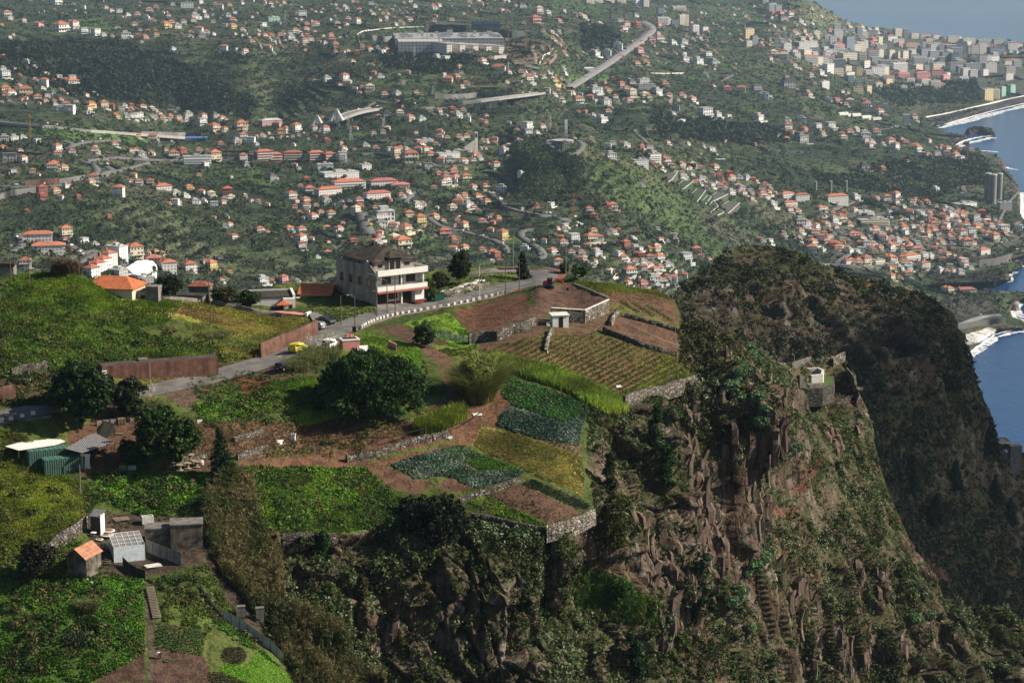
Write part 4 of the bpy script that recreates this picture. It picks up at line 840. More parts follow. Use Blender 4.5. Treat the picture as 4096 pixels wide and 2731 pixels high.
t=empty('tiled_barn',at(1258,1186,0),R(-8),'old orange tiled roof behind the washing line, left of the big house','barn')
b=MB();b.box(-3,3.2,0,4,-2,.5);b.build('wall',M_BLOCK,t);b=MB();b.gable(-3,3.4,-.6,6,.5,1.6);b.build('roof',M_TILE,t)
for nm,px,py,w,d,h,m,rm,lb in(('shed',795,1172,4.0,3,1.2,M_BLOCK,M_TILEO,'small brown tiled shed roof right of the dark round tree on the ridge'),('shed',760,1197,5,3,.6,M_BLOCK,M_ROOFD,'low shed with wet flat roof below the brown tiled shed')):
 t=empty(nm,at(px,py,0),R(-6),lb,'shed');b=MB();b.box(-w/2,w/2,0,d,-2,h);b.build('wall',m,t);b=MB();b.hip(-w/2,w/2,0,d,h,.9 if rm is M_TILEO else.12,.3);b.build('roof',rm,t)
t=empty('hut',at(10,1104,0),R(4),'dark flat-roofed hut with rooftop railing at the far left edge','hut')
b=MB();b.box(-3,2.2,0,4,-1,1.9);b.build('wall',M_BLOCK,t);b=MB();b.box(-3.2,2.4,-.2,4.2,1.9,2.5);b.build('roof',M_ROOFD,t)
b=MB();[b.tube([(-3,-.15,2.7+k*.25),(2.3,-.15,3.0+k*.25)],.025)for k in range(5)];[b.bar((x,-.15,2.5),(x,-.15,4.1),.03)for x in(-1,.6,2.3)];b.build('railing',M_RAIL,t)
t=empty('water_tank',at(640,1512,0),R(23.5),'long rust brown concrete water tank above the road with flat top','water tank')
b=MB();b.box(-10.2,10.6,0,3.2,-2.0,2.9);b.build('wall',M_BROWN,t);b=MB();b.box(-10.1,10.5,.12,3.1,2.9,2.96);b.build('top',mat('tank_top',(.08,.055,.045),.95,.3,.6),t)
b=MB();b.box(-3.2,-1.6,1.6,3.0,2.96,3.3);b.build('hatch',M_CONC,t);b=MB();b.box(-10.25,-9.4,-.1,-.005,0,2.2);b.build('door',M_WHITE,t)
t=empty('pump_house',at(1405,1398,0),R(20),'small pink hut with dark tank lid on top above the round tree','hut')
b=MB();b.box(-1.6,1.6,0,2.4,-1.5,1.7);b.build('wall',M_PINK,t);b=MB();b.box(-1.7,1.7,-.1,2.5,1.7,1.95);rr_=b.build('roof',M_WHITE,t)
b=MB();b.box(-1.3,1.3,.3,2.1,1.95,2.0);b.bar((0,1,2),(0,1,2.7),.06);b.build('lid',M_DARK,rr_)
t=empty('awning',at(1446,1404,0),R(20),'white sheet roof leaning on the pink hut','awning');b=MB();b.add([(-.9,-.8,.2),(1.4,-.8,.2),(1.5,1.2,.8),(-.9,1.2,.8),(-.9,-.8,.14),(1.4,-.8,.14),(1.5,1.2,.74),(-.9,1.2,.74)],[(0,1,2,3),(7,6,5,4),(0,4,5,1),(1,5,6,2)]);b.build('sheet',M_WHITE,t);b=MB();b.bar((-.8,-.7,-1),(-.8,-.7,.15),.04);b.bar((1.3,-.7,-1),(1.3,-.7,.15),.04);b.build('post',M_RAIL,t)
wall_along('boundary_wall',[(1555,1392),(1588,1408)],1.4,.3,M_PINK,'pale pink end wall right of the pink hut',base=True)
wall_along('boundary_wall',[(650,1200),(740,1205),(820,1212)],.8,.3,M_BLOCK,'low grey wall along the ridge right of the grey outbuilding',base=True)
wall_along('boundary_wall',[(850,1215),(950,1236),(1030,1252),(1130,1268)],.8,.3,M_BLOCK,'low dark wall along the top of the mown slope',base=True)
t=empty('white_shed',at(2236,1300,0),R(14),'small white plank shed with dark doorway against the stone wall','shed')
b=MB();b.box(-1.6,1.6,-1.2,1.0,-.4,2.05);b.build('wall',M_WHITE,t)
b=MB();b.add([(-1.8,-1.4,2.07),(1.8,-1.4,2.07),(1.8,1.2,2.3),(-1.8,1.2,2.3),(-1.8,-1.4,2.15),(1.8,-1.4,2.15),(1.8,1.2,2.38),(-1.8,1.2,2.38)],[(3,2,1,0),(4,5,6,7),(0,1,5,4),(1,2,6,5),(2,3,7,6),(3,0,4,7)]);b.build('roof',mat('greenish_white_sheet',(.6,.63,.55),.8,.12,1),t)
b=MB();b.box(-.35,.5,-1.23,-1.203,-.3,1.8);b.build('doorway',M_DARK,t)
for i,(x,y,lb)in enumerate([(2193,1305,'white slotted crate leaning on rubble left of the white shed'),(2206,1302,'white slotted crate nearest the left wall of the white shed')]):
 c_=empty('crate',at(x,y,0),R(12),lb,'crate','white crates by the shed');b=MB();b.add([(-.3,0,0),(.3,0,0),(.3,.25,.8),(-.3,.25,.8),(-.3,-.08,.03),(.3,-.08,.03),(.3,.17,.83),(-.3,.17,.83)],[(0,1,2,3),(7,6,5,4),(4,5,1,0),(5,6,2,1),(6,7,3,2),(7,4,0,3)]);b.build('panel',M_WHITE,c_);b=MB();[b.box(-.28,.28,-.0,.02,.1+k*.15,.16+k*.15)for k in range(4)];b.build('slat',M_CONC,c_)
c_=empty('barrel',at(2422,1240,0),0,'blue plastic barrel at the foot of the sunlit stone wall','barrel');b=MB();b.lathe([(.25,0),(.3,.15),(.3,.7),(.25,.85)],12);b.build('body',mat('blue_plastic',(.03,.08,.22),.5),c_);b=MB();b.lathe([(.26,.86),(.26,.92)],12);b.build('lid',M_WHITE,c_)
M_EXR=mat('excavator_red',(.5,.045,.025),.5,.15,2,spec=.5);M_EXB=mat('excavator_blue',(.02,.07,.24),.5,.15,2);M_RUB=mat('black_rubber',(.02,.018,.016),.9,.2,2)
ex=empty('excavator',at(2195,1156,0,.1),R(-10),'small red and blue tracked excavator digging beside the road bend','excavator')
b=MB()
for s in(-.75,.45):
 pr=[(-1.25,.2),(-1.05,.0),(1.05,.0),(1.25,.2),(1.25,.38),(1.05,.55),(-1.05,.55),(-1.25,.38)]
 vs=[(x,s,z)for x,z in pr]+[(x,s+.38,z)for x,z in pr];n=8
 b.add(vs,[(i,(i+1)%n,n+(i+1)%n,n+i)for i in range(n)]+[tuple(range(n))[::-1],tuple(range(n,2*n))])
b.build('track',M_RUB,ex);b=MB();b.box(-.7,.7,-.4,.5,.3,.75);b.build('undercarriage',M_RAIL,ex)
b=MB();b.box(-1.35,.9,-.85,.85,.76,1.05);b.build('deck',M_EXB,ex);b=MB();b.box(-1.3,-.35,-.8,.8,1.05,1.65);b.add([(-1.3,-.8,1.65),(-.35,-.8,1.65),(-.35,.8,1.65),(-1.3,.8,1.65),(-1.15,-.6,1.85),(-.35,-.6,1.85),(-.35,.6,1.85),(-1.15,.6,1.85)],[(0,1,5,4),(1,2,6,5),(2,3,7,6),(3,0,4,7),(4,5,6,7)]);b.build('engine_cover',M_EXR,ex)
b=MB()
for x,y in((-.3,-.75),(.75,-.75),(-.3,.2),(.75,.2)):b.box(x,x+.09,y,y+.09,1.05,2.5)
b.box(-.36,.9,-.82,.36,2.5,2.6);cb=b.build('cab',M_RUB,ex);b=MB();b.box(-.2,.74,-.72,-.7,1.1,2.45);b.box(.78,.8,-.64,.18,1.2,2.45);b.build('glass',M_GLASS,cb)
bm_=[(.8,0,1.0),(1.2,0,1.7),(2.3,.1,2.15),(3.3,.15,1.7)]
b=MB();[b.bar(p,q,.2,.17,4)for p,q in zip(bm_[:-1],bm_[1:])];b.build('boom',M_EXR,ex)
b=MB();b.bar((3.2,.15,1.95),(4.4,.2,.0),.17,.12,4);b.bar((2.3,.1,2.4),(3.4,.15,1.95),.06,.06,6);b.build('arm',M_EXR,ex)
b=MB();b.add([(4.1,-.1,.2),(4.7,-.1,.3),(4.95,-.1,-.2),(4.4,-.1,-.45),(4.1,.5,.2),(4.7,.5,.3),(4.95,.5,-.2),(4.4,.5,-.45)],[(0,1,2,3)[::-1],(4,5,6,7),(1,2,6,5)[::-1],(2,3,7,6)[::-1],(3,0,4,7)[::-1]]);b.build('bucket',M_RAIL,ex)
b=MB();b.add([(-1.5,-.9,.1),(-1.5,.9,.1),(-1.6,.9,.55),(-1.6,-.9,.55),(-1.4,-.9,.1),(-1.4,.9,.1),(-1.5,.9,.55),(-1.5,-.9,.55)],[(0,1,2,3),(7,6,5,4),(3,2,6,7)]);b.build('blade_plate',M_EXB,ex);ex.scale=(.86,.86,.86)
# ------------------------------------------------------------------ vehicles
def vehicle(name,loc,rz,L,Wd,Hh,prof,glass_rng,col,label,cat,extra=None,group=None):
 """prof: side profile (x forward, z) of the body; cabin from glass_rng"""
 t=empty(name,loc,rz,label,cat,group)
 n=len(prof);hw=Wd/2
 def skin(pr,w,w2,zc):
  vs=[]
  for s in(-1,1):
   for x,z in pr:vs.append((x,s*(w if z<zc else w2),z))
  k=len(pr);fs=[(i,(i+1)%k,k+(i+1)%k,k+i)for i in range(k)]+[tuple(range(k))[::-1],tuple(range(k,2*k))]
  return vs,fs
 b=MB();b.add(*skin(prof,hw,hw*.86,Hh*.72));body=b.build('body',col,t)
 bv=body.modifiers.new('b','BEVEL');bv.width=.06;bv.segments=2;bv.limit_method='ANGLE'
 x0,x1,zb,zt,rk,fk=glass_rng
 g=MB();w=hw*.93;w2=hw*.87
 g.add([(x0+rk*.1,-w-.012,zb),(x1-fk*.1,-w-.012,zb),(x1-fk*.8,-w2-.012,zt),(x0+rk*.9,-w2-.012,zt)],[(0,1,2,3)])
 g.add([(x0+rk*.1,w+.012,zb),(x1-fk*.1,w+.012,zb),(x1-fk*.8,w2+.012,zt),(x0+rk*.9,w2+.012,zt)],[(3,2,1,0)])
 g.build('side_window',M_GLASS,t)
 g=MB();g.add([(x0-.02,-w*.9,zb),(x0-.02,w*.9,zb),(x0+rk-.02,w2*.9,zt),(x0+rk-.02,-w2*.9,zt)],[(0,1,2,3)[::-1]]);g.build('rear_window',M_GLASS,t)
 g=MB();g.add([(x1+.02,-w*.9,zb),(x1+.02,w*.9,zb),(x1-fk+.02,w2*.9,zt),(x1-fk+.02,-w2*.9,zt)],[(0,1,2,3)]);g.build('windscreen',M_GLASS,t)
 for x in(-L*.31,L*.31):
  for s in(-1,1):
   q=MB();q.bar((x,s*(hw-.18),.31),(x,s*(hw+.015),.31),.32,.32,14);wh=q.build('wheel',M_RUB,t)
   q=MB();q.bar((x,s*(hw+.016),.31),(x,s*(hw+.03),.31),.19,.17,10);q.build('rim',mat('wheel_rim',(.4,.4,.4),.4,.1,2,.6),wh)
 for s in(-1,1):
  q=MB();q.box(-L/2-.02,-L/2+.05,s*hw*.78-.12,s*hw*.78+.12,.7,.95);q.build('tail_light',M_EXR,t)
 q=MB();q.box(-L/2-.03,-L/2,-.26,.26,.5,.62);q.build('number_plate',M_WHITE,t)
 return t
def heading(p0,p1):a=base_pt(*p0);c=base_pt(*p1);return math.atan2(c.y-a.y,c.x-a.x)
VAN=[(-1.95,.35),(-1.98,1.0),(-1.9,1.75),(-1.7,1.85),(.35,1.85),(.95,1.15),(1.85,.95),(1.98,.7),(1.95,.3)]
CAR=[(-1.95,.35),(-1.98,.85),(-1.9,.98),(-1.5,1.0),(-.95,1.4),(.35,1.42),(1.0,.98),(1.8,.85),(1.98,.6),(1.95,.3)]
HATCH=[(-1.95,.35),(-1.98,.9),(-1.72,1.35),(-1.5,1.45),(.25,1.46),(1.0,.98),(1.8,.85),(1.98,.6),(1.95,.3)]
MPV=[(-2.1,.35),(-2.15,1.0),(-1.98,1.55),(-1.7,1.68),(.4,1.66),(1.1,1.1),(1.95,.95),(2.15,.7),(2.1,.3)]
M_VW=mat('white_car_paint',(.72,.72,.7),.3,.04,1,spec=.6);M_VY=mat('taxi_yellow',(.75,.62,.02),.35,.05,1,spec=.6);M_VK=mat('black_car_paint',(.012,.013,.016),.2,.1,1,spec=.7);M_VG=mat('dark_green_car_paint',(.02,.035,.035),.25,.1,1,spec=.7);M_VS=mat('silver_car_paint',(.35,.36,.38),.3,.05,1,.4);M_VP=mat('faded_red_car_paint',(.5,.13,.12),.5,.1,1)
hv=heading((1300,1400),(1420,1310))
van=vehicle('van',at(1322,1398-4,0,.12),R(68),4,1.7,1.85,VAN,(-1.96,.95,1.12,1.68,.12,.5),M_VW,'small white van with its rear door open on the road by the driveway','van')
b=MB();b.box(-1.99,-1.96,-.05,.6,.65,1.7);b.build('cargo_opening',M_DARK,van)
vehicle('car',at(1303,1297,0,.15),R(-38),4.2,1.7,1.42,CAR,(-1.5,1.0,.98,1.34,.5,.55),M_VG,'dark saloon car parked on the driveway behind the white van','car')
vehicle('car',at(1262,1318,0,.15),R(150),4.0,1.7,1.42,HATCH,(-1.85,1.0,.98,1.38,.3,.6),M_VS,'silver car half hidden by the brown road wall','car')
tx=vehicle('taxi',at(1195,1408,0,.12),heading((1100,1435),(1230,1380))-.05,4.4,1.78,1.68,MPV,(-2.05,1.1,1.08,1.55,.2,.6),M_VY,'bright yellow taxi with blue side stripe driving up the road','taxi')
b=MB();b.box(-1.9,1.7,-.905,-.895,.82,.94);b.box(-1.9,1.7,.895,.905,.82,.94);b.build('side_stripe',mat('taxi_blue',(.02,.2,.45),.4),tx)
b=MB();b.box(-.2,.1,-.3,.3,1.69,1.78);b.build('roof_sign',M_WHITE,tx)
vehicle('car',at(1137,1480,0,.1),heading((1100,1480),(1200,1440))+.05,4.2,1.75,1.46,HATCH,(-1.9,1.0,1.0,1.38,.35,.6),M_VK,'black hatchback parked on the red dirt beside the road','car')
vehicle('car',at(1399,1362,0,-.2),R(100),3.9,1.6,1.42,CAR,(-1.5,1.0,.98,1.34,.5,.55),M_VP,'faded red car behind the pampas grass near the pink hut','car')
# ------------------------------------------------------------------ poles and lamps
M_WOOD=mat('grey_pole_wood',(.13,.11,.09),.9,.2,2);M_STEEL=mat('pale_steel',(.4,.4,.38),.5,.1,2,.3)
def pole(px,py,top,label,kind='wood',arm=0,cross=False,cat='utility pole',rad=.11):
 """base at photo (px,py); top = photo y of the tip"""
 p=base_pt(px,py);D=p.y;h=(py-top)/(F_/D*.985)
 name={'wood':'utility_pole','lamp':'street_lamp','white':'utility_pole','thin':'post'}[kind]
 t=empty(name,(p.x,p.y,p.z),0,label,cat)
 b=MB();r_=rad*(.55 if kind=='thin'else 1);b.bar((0,0,-.5),(0,0,h),r_,r_*.65,7);b.build('shaft',{'wood':M_WOOD,'lamp':M_WOOD,'white':M_WHITEC,'thin':M_STEEL}[kind],t)
 if arm:
  b=MB();b.tube([(0,0,h-.5),(arm*.5,0,h+.1),(arm,0,h+.15)],.04);b.build('arm',M_STEEL,t)
  b=MB();b.box(min(arm,arm*1.35),max(arm,arm*1.35),-.12,.12,h+.02,h+.17);b.build('lamp_head',M_WHITE,t)
 if cross:
  b=MB();b.box(-.5,.5,-.05,.05,h-.6,h-.5);[b.bar((x,0,h-.5),(x,0,h-.33),.04)for x in(-.4,0,.4)];b.build('crossarm',M_WOOD,t)
 return t
PL=[(44,1133,930,'wooden pole in front of the left hut','wood',0,0),(118,1150,932,'dark wooden pole right of the left hut','wood',0,0),(843,1300,1138,'lamp pole standing on the mown slope','lamp',-.5,0),(836,1215,1068,'thin wooden pole behind the lamp on the mown slope','wood',0,0),(883,1215,1080,'thin pole on the ridge right of the slope lamp','wood',0,0),(1364,1298,1180,'grey concrete pole at the driveway mouth','lamp',0,0),(1420,1322,1180,'street lamp with arm to the left at the roadside','lamp',-1.1,0),(1507,1271,1106,'utility pole at the near corner of the big house','wood',0,1),(1549,1262,1118,'street lamp in front of the garage of the big house','lamp',-.9,0),(1581,1254,1100,'tall utility pole before the house front with a coil on top','wood',0,1),(1269,1150,1092,'pole behind the tiled barn','wood',0,0),(1918,1196,1065,'white concrete pole holding a black cable coil','white',0,0),(2022,1177,1020,'brown pole with lamp beside the upper road','lamp',-.4,0),(2077,1166,1040,'wooden pole left of the excavator with a stay','wood',0,0),(2264,1105,974,'grey street lamp at the far side of the bend','thin',-.5,0),(2053,1082,938,'tall slim lamp post left of the cypress','thin',0,0),(2145,1148,1115,'short wooden stake beside the road bend','thin',0,0),(602,1547,1445,'slim steel lamp post in front of the brown tank','thin',0,0),(323,1975,1852,'thin post in front of the containers','thin',0,0),(3177,1462,1417,'small street lamp on the far crag left of the basin','thin',-.4,0)]
poles={}
for x,y,tp,lb,kd,arm,cr in PL:poles[(x,y)]=pole(x,y,tp,lb,kd,arm,cr)
p_=poles[(1918,1196)];b=MB()
for k in range(12):
 a0,a1=2*math.pi*k/12,2*math.pi*(k+1)/12;b.bar((.45+.4*math.cos(a0),-.1,4.4+.45*math.sin(a0)),(.45+.4*math.cos(a1),-.1,4.4+.45*math.sin(a1)),.07,.07,5)
b.build('cable_coil',M_RUB,p_)
def tip(o):z=max((o.matrix_world@Vector(c)).z for ch in o.children for c in ch.bound_box);return z
bpy.context.view_layer.update()
def cable(a,b_,label,sag=.6,r=.03,da=.2):
 A,Bv=poles[a],poles[b_];bpy.context.view_layer.update()
 pa=Vector(A.location)+Vector((0,0,max(v.co.z for v in A.children[0].data.vertices)-da));pb=Vector(Bv.location)+Vector((0,0,max(v.co.z for v in Bv.children[0].data.vertices)-da))
 pts=[pa.lerp(pb,t)-Vector((0,0,sag*4*t*(1-t)))for t in np.linspace(0,1,13)]
 m=MB();m.tube(pts,r,4);o=m.build('overhead_cable',M_RUB);tag(o,label,'cable')
cable((118,1150),(843,1300),'black cable sagging from the left hill poles to the slope lamp',1.5);cable((44,1133),(118,1150),'short black cable between the two poles on the left hill',.3)
cable((1420,1322),(1549,1262),'cable between the two street lamps before the big house',.4);cable((1507,1271),(1581,1254),'cable between the two utility poles by the big house',.2);cable((1581,1254),(1918,1196),'cable from the house pole to the white concrete pole',.9);cable((1918,1196),(2022,1177),'cable from the white concrete pole to the brown lamp pole',.3);cable((2022,1177),(2077,1166),'cable between the brown lamp pole and the stayed pole',.2);cable((1364,1298),(1507,1271),'cable from the driveway pole to the house corner',.3)
# ------------------------------------------------------------------ vegetation of the ridge and cliffs
def rows(a,sp,duty=.45):
 return lambda px,py,P,N:(((py+a*px)/sp)%1<duty)*1.0+.02
def h_(P,s,sc=3.0):return fbm(P[:,0]/sc,P[:,1]/sc,P[:,2]/sc,s=s,oct=2)
G1,G2,G3=(.035,.085,.010),(.085,.17,.018),(.055,.12,.014)
def tint(P,c,seed):
 a=h_(P,seed+500,6.0);b=h_(P,seed+510,2.2);c=c*(.62+.72*sstep(.25,.75,a))[:,None]
 c=c*np.array([1.12,.95,1.05])
 return c*(1-.55*sstep(.6,.72,b)[:,None])+.55*sstep(.6,.72,b)[:,None]*np.array([.12,.10,.04])
def gaps(P,seed):return.06+.94*sstep(.40,.54,h_(P,seed+520,1.6))
def tufts(poly,n,h,c1,c2,wid=.035,nb=6,lean=.5,disp=True,seed=1,which='near',xtra=None,spread=.5):
 P,N,_=pick(poly,n,which,disp,xtra)
 if len(P)==0:return[]
 col=tint(P,cmix(len(P),c1,c2,sstep(.3,.7,h_(P,seed)))*1.45,seed);return[blades(P,h*rng.uniform(.6,1.4,len(P)),nb,wid,col,lean,spread=spread)]
def herbs(poly,n,rad,c1,c2,nl=9,lf=.5,disp=True,seed=2,which='near',xtra=None,flat=.7,sc=3.0):
 P,N,_=pick(poly,n,which,disp,xtra)
 if len(P)==0:return[]
 col=tint(P,cmix(len(P),c1,c2,sstep(.3,.7,h_(P,seed,sc)))*1.25,seed);k_=rng.uniform(0,1,len(P))<gaps(P,seed)if(seed<51 or seed>62)else np.ones(len(P),bool);P=P[k_];col=col[k_];return[clumps(P,.82*rad*rng.uniform(.5,1.5,len(P)),nl,lf,col,flat)]
HILL=[(0,655),(60,628),(150,625),(220,650),(270,690),(420,692),(380,745),(300,760),(480,790),(590,800),(500,830),(300,845),(150,850),(0,850)]
gr=[]
gr+=tufts([(420,742),(560,772),(640,768),(610,800),(480,792)],1500,.4,(.09,.13,.02),(.13,.16,.03),.045,6,seed=26)
gr+=tufts([(0,985),(60,1000),(150,1090),(190,1110),(200,1180),(150,1110),(0,1040)],1200,.4,(.07,.12,.012),(.13,.18,.03),.045,7,seed=27)
gr+=tufts(HILL,9000,.55,G1,(.08,.15,.015),.05,6,seed=11);gr+=tufts([(0,650),(60,628),(150,625),(220,650),(270,690),(420,690),(380,715),(200,700),(100,665)],4500,.5,(.07,.14,.012),(.12,.2,.02),.05,6,seed=12)
gr+=tufts([(380,695),(480,690),(620,715),(712,732),(640,768),(560,772),(470,742)],4500,.3,(.12,.15,.025),(.2,.2,.05),.04,6,seed=13)
gr+=tufts([(330,700),(420,705),(560,738),(600,752),(540,752),(440,728)],1500,.25,(.22,.18,.07),(.28,.22,.09),.04,6,seed=14)
gr+=tufts([(480,775),(600,775),(590,820),(520,830)],1200,.7,(.1,.15,.03),(.17,.2,.04),.05,8,seed=15)
gr+=tufts([(0,1040),(150,1110),(200,1170),(170,1215),(100,1240),(0,1290)],7000,.4,(.09,.15,.012),(.16,.21,.03),.045,7,seed=16)
gr+=tufts([(620,880),(720,865),(770,960),(690,978),(640,925)],4000,.5,(.06,.15,.012),(.12,.24,.02),.045,7,seed=17)
gr+=tufts([(840,765),(960,800),(965,850),(900,820),(830,790)],1800,.5,(.09,.2,.02),(.15,.27,.03),.05,7,seed=18)
gr+=tufts([(560,1075),(840,1078),(930,1150),(930,1195),(760,1228),(600,1215),(560,1150)],6000,.45,(.04,.1,.012),(.1,.18,.02),.045,7,seed=19)
gr+=tufts([(440,970),(560,965),(680,978),(780,960),(850,975),(800,995),(620,1030),(540,1045),(430,1060)],3500,.35,(.2,.15,.08),(.12,.09,.05),.035,7,seed=20)
gr+=tufts([(560,1060),(850,1020),(1000,960),(1080,890),(1140,900)],900,.3,(.15,.11,.06),(.1,.12,.03),.035,6,seed=21)
gr+=tufts([(270,850),(520,832),(600,800),(620,805),(480,850),(350,880)],1200,.25,(.12,.14,.03),(.16,.15,.05),.04,5,seed=22)
gr+=tufts([(1520,800),(1560,815),(1600,860),(1500,890),(1440,915),(1420,905),(1500,860)],1500,.25,(.1,.14,.03),(.15,.17,.04),.04,5,seed=23)
gr+=tufts([(1310,643),(1400,650),(1555,665),(1560,690),(1480,672),(1350,668)],1500,.3,(.09,.14,.02),(.14,.18,.03),.04,6,seed=24)
gr+=tufts([(860,1230),(560,1220),(640,1250),(760,1240)],500,.5,(.08,.09,.03),(.14,.13,.05),.04,6,seed=25)
gr+=tufts([(2375,2265),(2450,2290),(2545,2420),(2540,2500),(2440,2480),(2400,2380)],1500,.7,(.035,.08,.012),(.06,.12,.02),.05,8,disp=False,seed=97)
stuff('grass',gr)
hb=[]
hb+=herbs([(560,1070),(830,1075),(930,1150),(930,1215),(600,1215),(560,1150)],7000,.45,(.02,.06,.008),(.075,.17,.014),seed=31,sc=5)
hb+=herbs([(210,1085),(500,1085),(500,1180),(330,1185),(230,1150)],5500,.42,(.03,.09,.01),(.08,.2,.015),seed=32,sc=4)
hb+=herbs([(445,930),(540,915),(640,875),(700,860),(720,880),(640,900),(630,945),(560,968),(470,968)],3600,.38,(.03,.09,.01),(.08,.19,.018),seed=33)
hb+=herbs([(0,1310),(200,1320),(330,1330),(330,1500),(200,1568),(0,1568)],9000,.34,(.02,.05,.008),(.055,.15,.012),seed=34,sc=4)
hb+=herbs([(215,1320),(330,1330),(330,1480),(230,1480),(220,1400)],3500,.26,(.045,.13,.012),(.065,.18,.015),seed=35)
hb+=herbs([(370,1370),(470,1360),(510,1410),(480,1450),(370,1425)],1800,.3,(.04,.08,.015),(.08,.13,.02),seed=36)
hb+=herbs([(500,1420),(560,1460),(650,1540),(600,1500),(500,1450)],900,.28,(.03,.1,.012),(.05,.14,.015),seed=37)
hb+=herbs([(0,720),(140,760),(400,770),(380,810),(200,850),(0,860)],4500,.5,(.012,.03,.006),(.045,.1,.012),seed=38,sc=4)
hb+=herbs([(0,860),(120,850),(240,850),(200,900),(120,930),(0,930)],1800,.5,(.02,.035,.01),(.05,.08,.02),seed=39)
hb+=herbs([(700,700),(860,690),(862,715),(760,740)],800,.3,(.04,.1,.015),(.08,.14,.02),seed=40)
hb+=herbs([(990,650),(1190,625),(1215,640),(1120,660),(1000,690)],1500,.3,(.04,.1,.015),(.08,.14,.03),seed=41)
hb+=herbs([(920,745),(1030,718),(1085,770),(1100,795),(1060,805),(1000,775)],2200,.24,(.06,.16,.012),(.1,.22,.02),seed=42)
hb+=herbs([(1070,1150),(1122,1137),(1265,1205),(1185,1200)],1200,.22,(.06,.14,.015),(.1,.2,.02),seed=43)
hb+=herbs([(1000,800),(1100,800),(1100,830),(1030,815)],700,.25,(.06,.12,.015),(.1,.17,.02),seed=44)
hb+=herbs([(600,880),(700,835),(740,850),(650,890)],500,.25,(.04,.1,.015),(.08,.14,.02),seed=45)
hb+=herbs([(0,1215),(100,1240),(170,1215),(215,1300),(330,1330),(200,1330),(0,1315)],1800,.34,(.02,.06,.01),(.06,.13,.015),seed=71)
hb+=herbs([(340,1330),(480,1290),(520,1380),(600,1480),(500,1440),(470,1360),(380,1368)],1800,.33,(.03,.07,.012),(.07,.12,.02),seed=72)
hb+=herbs([(180,1180),(330,1180),(470,1195),(330,1200),(230,1330),(200,1240)],400,.25,(.03,.07,.012),(.07,.12,.02),seed=73)
hb+=herbs([(190,1090),(330,1185),(230,1150),(190,1185)],700,.35,(.03,.07,.012),(.06,.12,.02),seed=74)
hb+=herbs([(410,860),(600,850),(650,890),(470,930)],900,.3,(.03,.07,.012),(.07,.12,.02),seed=75)
hb+=herbs([(735,830),(960,800),(1000,900),(960,960),(780,960)],1600,.35,(.03,.08,.012),(.08,.15,.02),seed=76)
hb+=herbs([(1060,1120),(1350,1100),(1368,1180),(1260,1216),(1060,1190)],500,.18,(.04,.09,.015),(.09,.13,.03),seed=77)
hb+=herbs([(880,1040),(1200,1000),(1345,1040),(1350,1180),(1040,1150)],900,.15,(.05,.1,.015),(.1,.14,.03),seed=78)
for i,(pl,n)in enumerate([([(0,700),(380,745),(590,800),(150,850),(0,850)],260),([(560,1075),(840,1078),(930,1195),(600,1215)],200),([(210,1085),(500,1085),(500,1180),(230,1150)],120),([(0,1310),(330,1330),(330,1500),(0,1568)],260),([(440,930),(640,870),(760,960),(440,1000)],120),([(0,860),(240,860),(120,930),(0,930)],100),([(340,1330),(520,1380),(600,1480),(380,1368)],60),([(540,1045),(1000,960),(1140,900),(860,1060)],70),([(0,1040),(200,1170),(0,1290)],90)]):
 hb+=herbs(pl,n,.95,(.02,.045,.01),(.09,.12,.03),26,.26,seed=80+i);hb+=herbs(pl,n//2,.6,(.12,.10,.05),(.05,.04,.02),16,.35,seed=90+i)
hb+=herbs([(465,1170),(520,1095),(570,1110),(600,1230),(640,1400),(800,1600),(690,1600),(560,1370),(480,1250)],420,1.1,(.02,.045,.01),(.06,.085,.02),26,.26,seed=99)
stuff('ground_cover',hb)
cr=[]
cr+=herbs([(1165,866),(1340,917),(1345,945),(1300,970),(1180,930),(1150,905)],2600,.3,(.015,.06,.018),(.04,.12,.025),8,.6,seed=51,xtra=rows(-1.1,17,.6))
cr+=herbs([(1175,935),(1300,968),(1345,945),(1325,1022),(1225,1003),(1140,975),(1150,950)],3000,.32,(.03,.075,.045),(.09,.15,.11),8,.6,seed=52)
cr+=herbs([(1140,975),(1335,1020),(1335,1046),(1190,993)],260,.2,(.06,.13,.05),(.12,.2,.1),7,.6,seed=53,xtra=rows(1.5,34,.2))
cr+=herbs([(892,1068),(960,1045),(1050,1022),(1110,1045),(1060,1060),(1090,1080),(1200,1080),(1190,1100),(1090,1118),(1020,1090),(950,1095)],2600,.3,(.05,.11,.06),(.14,.22,.16),7,.6,seed=54)
cr+=herbs([(1000,1035),(1060,1022),(1150,1060),(1200,1080),(1120,1085)],1400,.22,(.05,.14,.015),(.08,.2,.02),seed=55)
cr+=herbs([(1000,757),(1075,775),(1070,787),(1000,772)],260,.26,(.08,.15,.1),(.15,.22,.16),7,.6,seed=56)
cr+=herbs([(1198,1110),(1225,1100),(1356,1160),(1342,1170)],1100,.2,(.018,.045,.018),(.03,.07,.02),7,.5,seed=57)
cr+=herbs([(1110,803),(1240,766),(1380,772),(1560,815),(1598,860),(1500,888),(1440,912),(1340,868),(1150,825)],7600,.24,(.07,.13,.02),(.12,.17,.04),6,.55,seed=58,xtra=rows(.52,22,.42))
cr+=herbs([(1420,690),(1500,700),(1545,735),(1420,705)],260,.26,(.04,.12,.02),(.08,.17,.03),7,.6,seed=59,xtra=rows(-.6,24,.3))
cr+=herbs([(1320,655),(1540,668),(1560,700),(1450,690),(1340,672)],500,.2,(.06,.1,.02),(.1,.13,.03),6,.5,seed=60)
cr+=herbs([(357,1426),(475,1452),(460,1505),(355,1488)],900,.2,(.02,.07,.012),(.05,.13,.02),7,.6,seed=61,xtra=rows(.25,14,.55))
